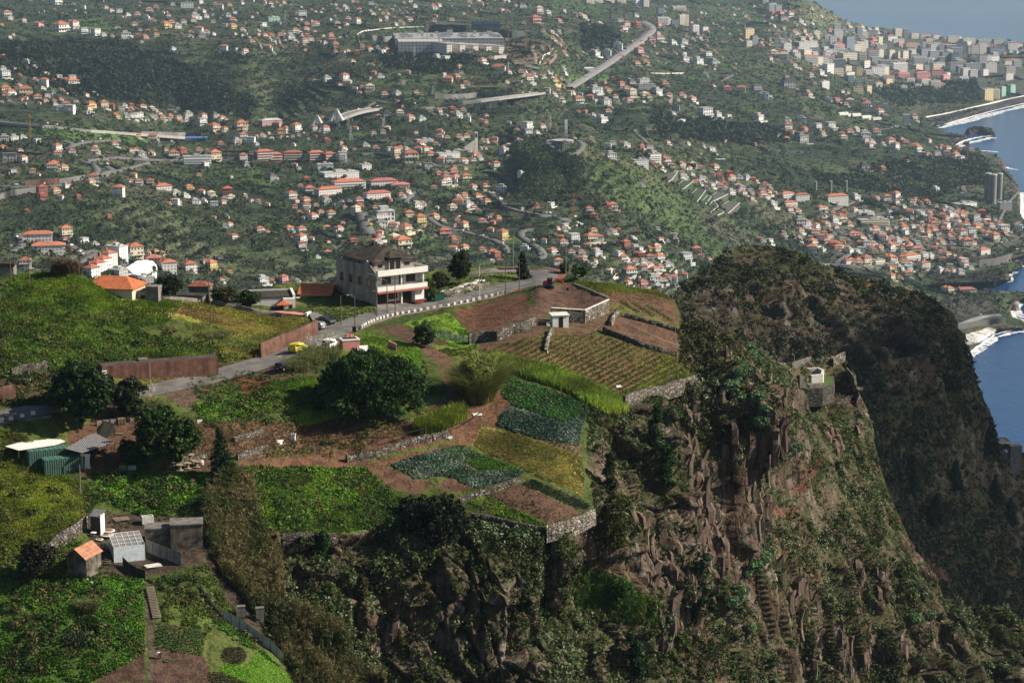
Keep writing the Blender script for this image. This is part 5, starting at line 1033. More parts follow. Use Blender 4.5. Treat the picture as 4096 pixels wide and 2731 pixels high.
cr+=tufts([(1108,982),(1190,995),(1337,1048),(1340,1138),(1215,1082),(1085,1022)],6000,.22,(.13,.15,.035),(.22,.22,.06),.04,6,.9,seed=62)
stuff('crop_plants',cr)
stuff('cane_grass',tufts([(1137,822),(1260,850),(1340,880),(1415,918),(1430,948),(1390,950),(1300,898),(1150,843)],3600,1.5,(.08,.16,.02),(.17,.26,.035),.05,9,.35,seed=63))
lt=[]
LP=[(875,2684),(906,2650),(985,2662),(1021,2612),(1072,2612),(1111,2660),(1200,2745),(1024,2745)]
P,N,q=pick(LP,2600,'near',False)
def gridpick(poly,sx,sy,jit=1.0):
 Z=np.array(poly);out=[]
 for i,yy in enumerate(np.arange(Z[:,1].min(),Z[:,1].max(),sy)):
  for xx in np.arange(Z[:,0].min()+(i%2)*sx/2,Z[:,0].max(),sx):
   if inpoly(poly,np.array(xx),np.array(yy))and yy<2760:
    h,n=hit(xx+random.uniform(-jit,jit),yy+random.uniform(-jit,jit),B_NEAR)
    if h:out.append(tuple(h))
 return np.array(out)
P=gridpick(LP,6.5,5.0);stuff('lettuce_bed',[clumps(P,rng.uniform(.11,.15,len(P)),9,.75,cmix(len(P),(.13,.36,.02),(.2,.46,.03)),.6,.15)])
P=gridpick([(935+52*math.cos(a),2623+38*math.sin(a))for a in np.linspace(0,6.2,14)],6,5);P2=gridpick([(830,2690),(875,2684),(1024,2745),(840,2745)],7,6)
P=np.vstack([P,P2]);stuff('purple_lettuce_bed',[clumps(P,rng.uniform(.12,.16,len(P)),8,.75,cmix(len(P),(.022,.012,.014),(.04,.02,.02)),.6,.2)])
def reeds(name,poly,n,h,c1,c2,label,disp=True,wid=.05,nb=12,lean=.35,seed=0,leafy=True,cat='reeds'):
 P,N,_=pick(poly,n,'near',disp);r=np.random.default_rng(seed)
 c0=P.mean(0);t=empty(name,tuple(c0),0,label,cat);col=cmix(n,c1,c2,sstep(.3,.7,h_(P,seed+60)))
 parts=[blades(P-c0,h*r.uniform(.5,1.2,n),nb,wid,col,lean,spread=.22,r=r)]
 V,Q,C=merge(parts);big_mesh('stems',V,Q,M_LEAF,t,col=C)
 if leafy:
  Pt=P-c0+np.stack([r.normal(size=n)*.4,r.normal(size=n)*.4,h*r.uniform(.5,1.0,n)],-1);V,Q,C=clumps(Pt,h*.15*r.uniform(.6,1.3,n),12,.8,col*1.1,.9,.3,r,ar=.13);big_mesh('leaves',V,Q,M_LEAF,t,col=C)
 return t
reeds('giant_reeds',[(465,1170),(520,1095),(570,1110),(600,1230),(640,1290),(640,1400),(600,1420),(560,1370),(520,1330),(480,1250)],2200,2.8,(.05,.068,.02),(.14,.12,.05),'tall brown and olive reeds on the slope right of the concrete tanks',seed=1)
reeds('giant_reeds',[(620,1400),(680,1420),(740,1500),(820,1568),(800,1600),(690,1600),(650,1500)],1700,2.6,(.05,.068,.022),(.13,.115,.05),'straw coloured reeds at the bottom edge right of the bright lettuces',seed=2)
reeds('reed_clump',[(1068,905),(1090,890),(1125,895),(1118,922),(1085,926)],900,5.6,(.10,.125,.03),(.26,.26,.07),'large yellow green reed clump between the two dirt tracks',wid=.05,nb=12,lean=.85,seed=3)
reeds('grass_clump',[(950,985),(1000,960),(1060,940),(1068,960),(1010,995),(960,998)],900,2.2,(.13,.18,.02),(.24,.3,.04),'bright yellow green tall grass above the stone path wall',seed=4,leafy=False,wid=.045)
reeds('dry_reeds',[(110,628),(200,630),(330,652),(300,640),(180,618)],260,2.6,(.14,.1,.06),(.2,.15,.1),'dry brown reeds along the crest of the grassy hill',seed=5,wid=.04,nb=7)
for k,(x,y,w,hh,lb)in enumerate([(1290,1415,75,2.6,'pampas grass with pale plumes left of the pink hut'),(1190,1465,60,2.0,'rounded pampas clump beside the black hatchback'),(1240,1440,55,2.4,'green pampas clump behind the yellow taxi'),(585,1640,45,3.0,'pampas grass with pale plumes between the dark conifers'),(355,2430,45,1.8,'fountain-like green grass clump below the red-roofed stone hut'),(870,1345,50,1.8,'tussock of tall grass above the end of the brown tank')]):
 P,N,_=pick([(x-w,y-8),(x+w,y-8),(x+w*.7,y+22),(x-w*.7,y+22)],90,'near',False);r=np.random.default_rng(k)
 c0=P.mean(0);t=empty('pampas_grass',tuple(c0),0,lb,'ornamental grass')
 V,Q,C=blades(P-c0,hh*r.uniform(.6,1.1,90),16,.04,cmix(90,(.1,.13,.04),(.2,.2,.08)),.6,r=r,spread=.3,droop=.5);big_mesh('leaves',V,Q,M_LEAF,t,col=C)
 if'plumes'in lb:
  n=40;B=(P-c0)[:n]+np.stack([r.normal(size=n)*.3,r.normal(size=n)*.3,hh*r.uniform(1.0,1.4,n)],-1);V,Q,C=clumps(B,.28*np.ones(n),5,.9,np.tile([.5,.45,.34],(n,1)),1.6,.1,r,ar=.25);big_mesh('plume',V,Q,M_LEAF,t,col=C)
def g3(px,py):p=base_pt(px,py);return(p.x,p.y,p.z)
DKG=(.018,.042,.012)
make_tree('broad_tree',g3(1463,1655),[(-1,0,5.5,5,4.5,4.2),(-6,-1,3.5,3.4,3.5,2.9),(5.5,0,4.5,4,4,3.8),(2,-3,2.6,4,3,2.4),(-3.5,-3.5,2.2,3,3,2.1),(0,2,8.3,3.4,3,2.4),(-3.2,1,7,2.8,3,2.4),(7.6,-1,2.6,2.2,2.5,2.2),(-8,0,2,1.7,2,1.6),(4,1,7.6,2.8,3,2.1),(-5.8,0,6,2,2,1.6),(7,1,6,2,2,1.8),(-1.5,-4.5,1.6,2.4,1.8,1.6),(4.5,-3.5,1.8,2.2,1.8,1.6)],4.2,.5,(.026,.062,.012),'huge dark green rounded tree below the pink hut',n=900,leaves=26,size=.75,seed=1,limbs=12,lf=.32)
conifer('conifer',g3(895,1920),8.8,2.3,(.014,.04,.012),'slender dark conifer beside the cable drums',4,26,lean=-.6)
conifer('conifer',g3(905,2090),3.2,1.4,(.02,.05,.012),'little dark conifer below the slender one on the green slope',14,14)
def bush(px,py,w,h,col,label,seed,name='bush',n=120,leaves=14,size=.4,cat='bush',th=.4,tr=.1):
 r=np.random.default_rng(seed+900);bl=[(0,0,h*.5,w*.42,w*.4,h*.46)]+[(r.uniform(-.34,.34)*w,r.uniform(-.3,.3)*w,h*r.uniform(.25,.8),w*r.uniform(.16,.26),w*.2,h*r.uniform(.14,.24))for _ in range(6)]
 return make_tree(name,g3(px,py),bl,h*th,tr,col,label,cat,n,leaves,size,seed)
bush(330,1715,11,10.2,(.02,.045,.012),'largest dark green tree between the road and the containers',61,'tree',n=620,leaves=24,size=.55,cat='tree',tr=.3)
bush(515,1668,5.8,6.6,(.028,.045,.018),'small dull green tree beside the pampas grass and lamp post',62,'tree',n=300,leaves=20,size=.42,cat='tree',tr=.2)
bush(668,1862,9.8,9.4,(.036,.07,.014),'broad olive green tree in front of the dirt road junction',63,'tree',n=560,leaves=24,size=.5,cat='tree',tr=.25)
bush(528,1862,4.8,4.4,(.02,.06,.012),'dense dark green bush at the foot of the olive conifer',21,n=260)
bush(675,1192,5.2,4.2,(.02,.035,.012),'dark round tree beside the grey outbuilding on the ridge',22,'tree',n=260,cat='tree');bush(992,1226,4.4,3.4,(.03,.065,.012),'green bush at the lower left of the white flat-roofed house',23,n=220);bush(905,1216,6,3.4,(.06,.06,.02),'olive bush row behind the slope lamp',24,n=240)
bush(1838,1138,4.2,7.2,(.025,.045,.014),'tall dark tree in the garden inside the road bend',25,'tree',n=260,cat='tree');bush(1716,1206,2.8,5.0,(.05,.09,.02),'leafy tree at the right corner of the big house',26,'tree',n=200,cat='tree');bush(1760,1150,4,3.2,(.045,.06,.02),'scrubby bush between the big house tree and the garden tree',27)
bush(1700,1388,4.2,4.6,(.035,.06,.02),'rounded shrub standing in the dark plot below the guard blocks',28,n=260,leaves=16,size=.35);bush(2320,1112,4.5,2.8,(.04,.08,.02),'bush behind the dug bank right of the road bend',29);bush(2260,1092,2.5,2.4,(.07,.11,.03),'light green bush beside the bend lamp post',30)
bush(145,2310,6.4,5.4,(.028,.028,.016),'dark leafless looking thorn bush left of the red-roofed hut',31,n=330,size=.32,leaves=18);bush(1745,2235,9.5,10.5,(.012,.022,.008),'large dark tree below the brown field at the cliff top',32,'tree',n=520,leaves=20,size=.55,cat='tree',tr=.3);bush(1640,2060,4,3,(.015,.03,.01),'dark bush at the left edge of the large dark tree',33)
conifer('cypress',g3(2090,1116),5.8,1.15,(.014,.034,.012),'narrow dark cypress inside the road bend',6,26,droop=-.5);bush(2096,1118,2.4,2.2,(.05,.05,.03),'low scrub at the foot of the narrow cypress',34,n=80)
for k,(x,y,w,h,c,lb)in enumerate([(2465,2160,8,8.5,(.06,.065,.012),'yellowish olive tree clinging to the cliff right of the stone corner wall'),(2440,1960,5,7,(.035,.05,.014),'dark green shrub above the yellowish cliff tree'),(2660,1930,6.5,8,(.015,.05,.012),'dark green tree on the cliff left of the rock columns'),(2620,1760,4,7,(.02,.05,.012),'narrow green tree growing just above the dark cliff tree'),(2790,2440,4.8,11,(.012,.045,.012),'tall dark green tree in the cleft beside the red rock'),(2460,2400,7,4,(.04,.1,.015),'smooth bright green thicket low on the cliff'),(2545,2680,4.5,6,(.015,.045,.012),'dark bush near the bottom edge of the cliff'),(1290,2230,6,4.5,(.02,.055,.012),'dense green bush hanging below the mossy wall'),(1450,2230+150,3.5,3,(.06,.06,.02),'yellowish bush on the dark lower cliff'),(1390,2620,2.6,2.3,(.03,.06,.035),'grey green ball-shaped bush at the bottom of the cliff'),(3070,1870,3.2,2.6,(.12,.22,.09),'pale green dome shrub cluster above the red track')]):
 h,n=hit(x,y,B_NEAR);r=np.random.default_rng(k+70)
 HH=[8.5,7,8,7,11,4,6,4.5,3,2.3,2.6][k];bl=[(r.uniform(-.12,.12)*w,-.3,f*HH*.82,w*(.3 if k in(0,4,5)else.2)*r.uniform(.8,1.1),w*.18,max(.8,HH*.15))for f in np.linspace(0,1,5)]
 make_tree('cliff_tree',(h.x,h.y-.6,h.z),bl,HH*.4,.15,c,lb,'tree',300,14,.3,k+70)
NC=LCOL['ridge_terrain'][...,3].ravel()
def on_cliff(px,py,P,N):
 return 1.0*inpoly(CLIFF,px,py)*(.10+.90*(1-sstep(.42,.58,fbm(P[:,0]/14,P[:,1]/14,P[:,2]/14,s=140,oct=4)*.6+fbm(P[:,0]/4,P[:,1]/4,P[:,2]/4,s=150,oct=3)*.4+.02)))*(.4+.6*sstep(.0,.5,N[:,2]))
CL=[(2352*0+590,1190),(2352,600),(2352,1600),(590,1600)]
cv=[]
for n,rad,c1,c2,nl,lf,fl,sd in((17000,.5,(.014,.028,.006),(.05,.078,.014),12,.4,.8,1),(8000,.42,(.05,.042,.022),(.14,.10,.055),11,.42,.8,2),(5200,.4,(.06,.072,.04),(.14,.16,.10),11,.42,.8,3),(1300,.95,(.014,.03,.008),(.04,.075,.014),30,.28,.9,4)):
 P,N,q=pick(CL,n,'near',True,on_cliff);col=cmix(n,c1,c2,sstep(.35,.65,h_(P,200+sd,6)));cv.append(clumps(P,rad*rng.uniform(.4,1.5,n),nl,lf,col,fl,.35))
P,N,q=pick([(2722,1270),(2850,1328),(2960,1378),(2960,1460),(2850,1440),(2770,1500),(2722,1440)],1500,'near',False);cv.append(clumps(P,.55*rng.uniform(.4,1.4,len(P)),12,.4,cmix(len(P),(.03,.045,.012),(.11,.10,.05)),.8,.35))
stuff('cliff_shrubs',cv)
P,N,q=pick(CL,4200,'near',True,lambda px,py,P,N:on_cliff(px,py,P,N)*sstep(.48,.6,fbm(P[:,0]/9,P[:,1]/9,P[:,2]/9,s=333,oct=2)))
stuff('prickly_pears',[clumps(P,.7*rng.uniform(.5,1.4,len(P)),12,.33,cmix(len(P),(.09,.13,.05),(.22,.26,.15)),1.2,.25,ar=.5)])
rc=MB();r=random.Random(12)
for pl,n,w0,h0 in(([(2600,1790),(2700,1740),(2985,1700),(2990,2200),(2860,2300),(2680,2120)],190,.85,7),([(2480,2100),(2640,2060),(2780,2160),(2780,2500),(2560,2560)],150,.8,5),([(1240,2430),(1600,2430),(1560,2600),(1290,2590)],60,.6,3),([(2640,1560),(2790,1560),(2790,1690),(2650,1690)],26,.6,3),([(3380,2180),(3480,2250),(3440,2400),(3370,2330)],30,.8,5),([(3070,2200),(3200,2330),(3250,2450),(3150,2500),(3040,2350)],60,.8,5),([(3300,1720),(3450,1720),(3450,1830),(3330,1850)],40,.7,5),([(2740,1440),(3080,1460),(3110,1700),(2850,1650)],70,.55,3),([(3050,2480),(3500,2520),(3500,2720),(3060,2720)],90,.8,5)):
 P,N,q=pick(pl,n,'near',False,lambda a,b,P,N:(sstep(.35,.05,np.abs(N[:,2]))+.15)*sstep(.4,.6,fbm(P[:,0]/7,P[:,1]/7,P[:,2]/30,s=610,oct=2)))
 for p_,n_ in zip(P,N):
  w=w0*r.uniform(.5,1.4);hh=h0*r.uniform(.35,1.2);k=r.choice([5,6]);a0=r.uniform(0,6);cx,cy=p_[0]-n_[0]*w*.5,p_[1]-n_[1]*w*.5;lx,ly=r.uniform(-.06,.06),r.uniform(.0,.12)
  R_=[r.uniform(.75,1.2)for _ in range(k)];rings=[]
  for f,sc,bk in((-.5,.8,.5),(-.15,1.1,0),(.28,1.0,.15),(.5,.7,1.1)):
   j=r.uniform(-.15,.15);rings.append([(cx-n_[0]*w*bk+lx*f*hh+w*R_[i]*(sc+j)*math.cos(a0+i*2*math.pi/k),cy-n_[1]*w*bk+ly*f*hh+w*R_[i]*(sc+j)*math.sin(a0+i*2*math.pi/k),p_[2]+f*hh+r.uniform(-.5,.5)*w)for i in range(k)])
  rc.add([v for g_ in rings for v in g_],[(t*k+i,t*k+(i+1)%k,(t+1)*k+(i+1)%k,(t+1)*k+i)for t in range(3)for i in range(k)]+[tuple(range(3*k,4*k))])
def column_mat():
 m,nt,b=new_mat('basalt');g=NG(nt);p=g.pos();ps=g.scaled(p,(1,1,.18));n1=g.noise(ps,1.1,7,.7)
 c=g.ramp(n1,[(.3,(.03,.023,.018)),(.46,(.085,.055,.039)),(.58,(.15,.105,.08)),(.7,(.3,.27,.24))]);c=g.mix(g.math('MULTIPLY',g.ramp(g.noise(p,.25,4,.7),[(.56,0.),(.66,1.)]),.6),c,(.15,.075,.05));c=g.mix(g.math('MULTIPLY',g.ramp(g.noise(p,.7,4,.7),[(.54,0.),(.62,1.)]),.7),c,(.045,.055,.022))
 g.l(c,b.inputs['Base Color']);b.inputs['Roughness'].default_value=.95;g.bump(g.noise(ps,2.5,6,.7),.8,.25,b);return m
rc.build('basalt_columns',column_mat())['kind']='structure'
def on_mt(px,py,P,N):return(1-.75*sstep(.45,.6,fbm(P[:,0]/40,P[:,1]/40,P[:,2]/30,s=230,oct=4)))*(.55+.45*sstep(.05,.5,N[:,2]))
mv=[]
MZ=[(2500,960),(4250,960),(4250,2790),(2500,2790)]
for n,rad,c1,c2,sd in((13000,1.25,(.013,.02,.006),(.03,.042,.012),1),(5000,1.0,(.034,.03,.018),(.06,.052,.03),2),(3500,1.7,(.012,.022,.007),(.028,.046,.012),3)):  # scrub colours lowered as well, weak light on the slope put into them
 P,N,q=pick(MZ,n,'mt',False,on_mt);col=cmix(n,c1,c2,sstep(.35,.65,h_(P,300+sd,15)));mv.append(clumps(P,rad*rng.uniform(.4,1.5,n),13,.42,col,.8,.35))
stuff('mountain_scrub',mv)
sh=None;SHR=[]
for x,y in[(2995,1405),(3010,1432),(3018,1455),(2985,1470),(3000,1490),(2960,1478),(2962,1500),(2950,1520),(3058,1420),(3030,1600),(3060,1640),(3040,1700),(2960,1610),(2930,1560),(3155,1800),(3172,1815),(3190,1800),(3135,1835),(3020,2280),(3040,2260),(2960,2380),(2925,2420),(3060,2240),(3000,2520),(2990,2300),(3660,2480),(3780,2440),(3720,2470)]:
 h,n=hit(x,y,B_NEAR)
 if h is None:continue
 if sh is None:
  r=np.random.default_rng(3);V,Q,C=foliage([(0,0,.5,1.0,1.0,.7)],60,12,.3,(.13,.22,.1),r,inner=0);sh=big_mesh('dome_shrub',V,Q,M_LEAF,col=C);o=sh
 else:o=sh.copy();COL.objects.link(o)
 o.location=h;s_=random.uniform(.7,1.5);o.scale=(s_,s_,s_);o.rotation_euler.z=random.uniform(0,6);SHR.append((o,x,y))
# ------------------------------------------------------------------ yard with containers
def corr_mat(name,col,sc=.85,rust=.4):
 m,nt,b=new_mat(name);g=NG(nt);o=g.n('ShaderNodeTexCoord').outputs['Object']
 w=g.n('ShaderNodeTexWave',bands_direction='X');w.inputs['Scale'].default_value=sc;g.l(o,w.inputs[0])
 c=g.ramp(g.noise(o,1.2,5,.7),[(.35,tuple(x*.6 for x in col)),(.6,col)])
 c=g.mix(g.math('MULTIPLY',g.ramp(g.noise(o,.9,6,.75),[(.58,0.),(.66,1.)]),rust),c,(.16,.08,.045))
 c=g.mix(g.math('MULTIPLY',w.outputs['Fac'],.45),c,tuple(x*.3 for x in col))
 g.l(c,b.inputs['Base Color']);b.inputs['Roughness'].default_value=.6;g.bump(w.outputs['Fac'],.8,.08,b);return m
M_CONT=corr_mat('green_container_steel',(.04,.10,.075));M_CONTR=corr_mat('green_container_roof',(.07,.19,.15),.4,.8);M_CORR=corr_mat('grey_corrugated_sheet',(.27,.27,.27),.9,.12);M_CORRD=corr_mat('dark_corrugated_sheet',(.06,.055,.05),1,.3)
for px,py,lb in((181,1903,'faded green shipping container nearest the camera, beside the hanging white cloth'),(118,1868,'faded green shipping container standing behind the other, partly hidden')):
 t=empty('shipping_container',at(px,py,0,-.1),R(27),lb,'container')
 b=MB();b.box(0,6.5,0,2.44,.1,2.55);b.build('body',M_CONT,t);b=MB();b.box(-.02,6.52,-.02,2.46,2.552,2.62);b.build('roof',M_CONTR,t)
 b=MB();[b.box(x-.06,x+.06,y-.06,y+.06,0,2.55)for x in(0,6.5)for y in(0,2.44)];b.box(-.03,6.53,-.05,.0,.0,.16);b.build('frame',mat('container_frame',(.03,.08,.06),.6),t)
def sheet(name,pts,m,label,cat,h=.0,th=.06,wav=.0,post=None,seed=0,roofz=False):
 """a sheet roof over photo-plan points given as (px, py, height above ground)"""
 if roofz:
  g0=base_pt(sum(q[0]for q in pts)/len(pts),sum(q[1]for q in pts)/len(pts)+pts[0][2]*24).z;P=[Vector([float(v)for v in at_D(np.array(float(x)),np.array(float(y)),D_of_z(float(x),float(y),g0+z_))])for x,y,z_ in pts]
 else:P=[base_pt(x,y,z)for x,y,z in pts]
 n=len(P);o=sum(P,Vector())/n;t=empty(name,tuple(o),0,label,cat)
 b=MB();vs=[p-o for p in P]+[p-o-Vector((0,0,th))for p in P];b.add(vs,[tuple(range(n)),tuple(range(2*n-1,n-1,-1))]+[(i,i+n,(i+1)%n+n,(i+1)%n)for i in range(n)]);b.build('sheet',m,t)
 if post:
  b=MB()
  for i in post:q=P[i]-o;b.bar(q-Vector((0,0,pts[i][2]+.5)),q,.05,.05,5)
  b.build('post',M_WOOD,t)
 return t
def roofpx(px,py,h):
 return(px,py,h)
sheet('sheet_roof',[roofpx(375,1728,2.3),roofpx(457,1769,2.2),roofpx(327,1810,2.1),roofpx(259,1793,2.2)],M_CORR,'large grey corrugated roof on poles behind the containers','canopy',post=[0,1,2],roofz=True)
sheet('sheet_roof',[roofpx(20,1784,1.0),roofpx(131,1754,1.1),roofpx(244,1756,1.1),roofpx(261,1764,1.0),roofpx(218,1779,1.0),roofpx(74,1800,.9)],M_WHITE,'flat white sheets covering the yard behind the containers','canopy',post=[0,2,5],roofz=True)
sheet('tarpaulin',[(392,1722,.2),(420,1702,.9),(455,1712,.8),(462,1730,.3),(430,1752,.1),(395,1742,.1)],M_RUB,'black tarpaulin heap beside the grey pallet fence','tarpaulin')
t=empty('wooden_fence',g3(395,1705),R(24),'grey board fence above the black tarpaulin','fence');b=MB();b.box(-.3,3.1,0,.08,-.2,1.0);b.build('panel',mat('weathered_boards',(.24,.22,.2),.9,.3,3),t);b=MB();[b.bar((x,-.05,-.3),(x,-.05,1.2),.05)for x in(-.3,.8,2,3.1)];b.build('post',M_WOOD,t)
M_PALLET=mat('pallet_wood',(.26,.2,.14),.9,.35,3)
def pallet(px,py,rz,label,n=1,m=None,tilt=0.0,w=1.2):
 t=empty('pallet',g3(px,py),rz,label,'pallet');t.rotation_euler.x=tilt
 for q in range(n):
  b=MB();z=q*.16
  for k in range(6):b.box(-w/2,w/2,-.5+k*.18,-.4+k*.18,z+.11,z+.14)
  b.build('board',m or M_PALLET,t)if q==0 else b.build('board',m or M_PALLET,t)
  b=MB();[b.box(x-.05,x+.05,-.5,.5,z,z+.11)for x in(-w*.45,0,w*.45)];b.build('bearer',m or M_PALLET,t)
 return t
pallet(486,1694,R(20),'stack of grey pallets under a white bag beside the board fence',6);pallet(520,1680,R(60),'leaning pile of pallets above the black tarpaulin',4,tilt=.4);pallet(684,1874,R(8),'wooden pallet left of the cable drums',2);pallet(529,1874,R(5),'pale blue crate-like pallet standing at the yard edge',1,mat('pale_blue_paint',(.35,.45,.45)),1.2);pallet(492,1874,R(5),'brown pallet standing left of the pale blue one',1,None,1.2);pallet(800,1690,R(10),'white slatted pallet on the dry slope right of the olive conifer',1,M_WHITE,.9,.9);pallet(476,1735,R(10),'grey pallet lying at the corner of the black tarpaulin',1)
M_DRUM=mat('cable_drum_wood',(.3,.26,.2),.9,.25,3)
for i,(x,y,z,lb)in enumerate([(719,1880,0,'wooden cable drum standing at the left end of the group'),(750,1872,0,'wooden cable drum in the middle, in front of the raised one'),(762,1848,.4,'raised wooden cable drum at the back of the group'),(786,1866,0,'wooden cable drum at the right next to the white tank')]):
 p=base_pt(x,y,z);t=empty('cable_drum',tuple(p),0,lb,'cable drum','cable drums by the dirt track');b=MB();b.lathe([(.3,0),(.3,.85)],14);b.build('core',M_PALLET,t)
 for zz in(0,.85):b=MB();b.lathe([(.66,zz),(.66,zz+.08)],18);b.build('flange',M_DRUM,t)
t=empty('tank',g3(805,1862),0,'pale round plastic tank beside the cable drums','tank');b=MB();b.lathe([(.3,0),(.45,.2),(.48,.7),(.3,.95),(.12,1.0)],14);b.build('body',mat('stained_plastic',(.5,.42,.32),.7),t,True);b=MB();b.lathe([(.13,1.0),(.13,1.1)],10);b.build('cap',M_RED,t)
def cloth(name,px,py,w,h,label,m=M_WHITE,seed=0,rz=0,hang=True):
 r=np.random.default_rng(seed);nx,nz=12,12;t=base_pt(px,py);V=[]
 for j in range(nz):
  for i in range(nx):
   u,v=i/(nx-1),j/(nz-1);sh=1-.25*math.sin(v*3.1);V.append(((u-.5)*w*sh,.18*math.sin(u*19+v*3)*(.3+v)+(0 if hang else(1-v)*h*.9),(1-v)*h*(1 if hang else.4)+.04))
 Q=[(j*nx+i,j*nx+i+1,(j+1)*nx+i+1,(j+1)*nx+i)for j in range(nz-1)for i in range(nx-1)]
 o=big_mesh(name,V,Q,m,smooth=True);o.location=t;o.rotation_euler.z=rz;so=o.modifiers.new('s','SOLIDIFY');so.thickness=.02;return tag(o,label,'cloth')
cloth('hanging_cloth',343,1876,1.7,2.5,'white cloth hanging from the end of the corrugated roof',seed=1);cloth('crumpled_sheet',1109,1778,2.0,1.3,'crumpled white sheet beside the track, left one of two',seed=2,hang=False);cloth('crumpled_sheet',1172,1768,1.1,1.5,'small upright white sheet beside the track, right one of two',seed=3)
for x,y,w,rz,lb in((1910,1660,1.6,.3,'white corrugated sheet lying on the red bank below the reed clump'),(1797,1752,1.5,-.9,'white corrugated sheet leaning on the stone path wall'),(1563,1660,1.6,.1,'white board lying at the foot of the huge round tree'),(90,1520,3,.05,'long white plastic sheet on the bank at far left'),(2475,1548,1.0,.2,'scrap of white plastic in the large field of rows'),(2838,1588,2.2,.4,'white corrugated scrap on the cliff top rocks')):
 h,n=hit(x,y,B_NEAR);t=empty('scrap_sheet',tuple(h+Vector((0,0,.12))),rz,lb,'scrap sheet');b=MB()
 for k in range(6):b.box(-w/2+k*w/6,-w/2+(k+.8)*w/6,-.4,.4,.0+.03*(k%2),.05+.03*(k%2))
 b.build('panel',M_WHITE,t);t.rotation_euler.x=.35
def hose(name,pts,r,label,m=M_RUB,lift=.08):b=MB();b.tube([base_pt(x,y,lift)for x,y in resample(pts,max(6,len(pts)*4))],r,6);o=b.build(name,m);return tag(o,label,'hose')
hose('hose',[(960,1830),(1024,1812),(1130,1788),(1260,1765),(1380,1738),(1480,1705),(1580,1680),(1625,1655)],.07,'long black hose running up the dirt track')
hose('hose',[(1335,1785),(1440,1775),(1560,1778),(1640,1755),(1720,1738),(1790,1735),(1860,1715),(1930,1672)],.1,'black hose along the top of the stone path wall',lift=1.2)
hose('hose',[(1690,1440),(1705,1465),(1712,1500),(1715,1520)],.07,'short black hose hanging down the bank beside the track');hose('hose',[(2258,1345),(2330,1345),(2390,1325),(2430,1285),(2445,1255)],.06,'black hose curving below the excavation wall')
hose('irrigation_pipe',[(2190,1372),(2290,1432),(2420,1478),(2530,1520),(2605,1540)],.05,'thin pipe running diagonally through the field of rows');hose('irrigation_pipe',[(2440,1265),(2560,1320),(2660,1365),(2760,1395)],.05,'white pipe across the bare plot near the cliff',M_WHITEC);hose('irrigation_pipe',[(1925,1975),(1990,1990),(2048,2028),(2120,2075)],.06,'black pipe beside the lowest brown field')
for i,(x0,y0,x1,y1,n,lb)in enumerate([(2690,1185,2712,1480,9,'cliff edge of the upper brown plots'),(2345,1640,2335,1985,10,'right edge of the cabbage fields'),(1470,1420,1585,1385,6,'grass behind the pink hut')]):
 for k in range(n):
  f=k/(n-1);p=base_pt(x0+(x1-x0)*f,y0+(y1-y0)*f);b=MB();b.bar((0,0,-.3),(.03,0,1.15),.035,.03,5);b.bar((0.03,0,1.15),(.03,0,1.2),.045,.045,5);o=b.build('fence_post',M_STEEL if i<2 else M_DGREEN);o.location=p
  tag(o,'%s post %s, %s'%('thin',['at the far end','second from far end','third from far end','fourth from far end','fifth from far end','sixth from far end','seventh from far end','eighth from far end','ninth from far end','at the near end'][k if k<n-1 else 9],lb),'fence post','thin fence posts on the '+lb)
for x,y,lb in((2200,1470,'leftmost pole in the field of rows'),(2318,1450,'upper middle pole in the field of rows'),(2430,1458,'pole in the middle of the field of rows'),(2288,1500,'lower pole beside the cane strip'),(2512,1575,'pole near the bottom corner of the field of rows'),(2675,1520,'pole near the right corner of the field of rows'),(2570,1435,'pole below the upper terrace wall'),(2095,1510,'pole at the upper end of the cane strip'),(2358,1600,'pole beside the lower end of the cane strip'),(1908,1430,'pole right of the reed clump')):
 p=base_pt(x,y);b=MB();b.bar((0,0,-.3),(0,0,2.0),.035,.03,5);b.bar((-.12,0,1.9),(.12,0,1.9),.02,.02,4);o=b.build('sprinkler_pole',M_STEEL);o.location=p;tag(o,'thin '+lb,'pole','thin poles in the terraced fields')
# ------------------------------------------------------------------ garden at bottom left
M_RUBBLE=mat('patchy_old_plaster',(.15,.13,.105),.95,.6,.9,streak=.8,dirt=(.05,.045,.035),bump=.6);M_PLAST=mat('cloudy_plastic_film',(.55,.62,.66),.4,.15,1.5)
t=empty('stone_hut',g3(348,2322),R(-20),'narrow old stone hut with terracotta tiled roof','hut')
b=MB();b.box(-3.3,0,0,4.2,-1.5,3.2);b.add([(-3.3,0,3.2),(0,0,3.2),(-1.65,0,4.6),(-3.3,4.2,3.2),(0,4.2,3.2),(-1.65,4.2,4.6)],[(0,1,2),(5,4,3),(1,4,5,2),(3,0,2,5)]);b.build('wall',M_RUBBLE,t)
b=MB();b.gable(-.4,4.4,-.05,3.35,3.25,1.45,.12,.1);rf=b.build('roof',M_TILEP,t);rf.rotation_euler.z=R(90);rf.location=(.0,0,0)
b=MB();b.box(-.001,.006,1.5,1.7,2.2,2.7);b.build('slit_window',M_DARK,t);b=MB();b.box(.0,.35,.2,4.0,.55,.7);b.build('ledge',M_CONC,t)
sheet('lean_to_roof',[(262,2222,1.9),(345,2265,1.9),(338,2288,1.1),(248,2244,1.1)],M_CORR,'pale corrugated lean-to roof at the left wall of the stone hut','lean-to',roofz=True)
t=empty('tall_shed',g3(383,2135),R(-22),'tall narrow corrugated shed behind the stone hut','shed');b=MB();b.box(-.85,.85,0,1.2,-.5,2.7);b.build('wall',M_CORRD,t);b=MB();b.box(.86,.9,0,1.2,-.5,3.1);b.build('side_panel',M_WHITE,t)
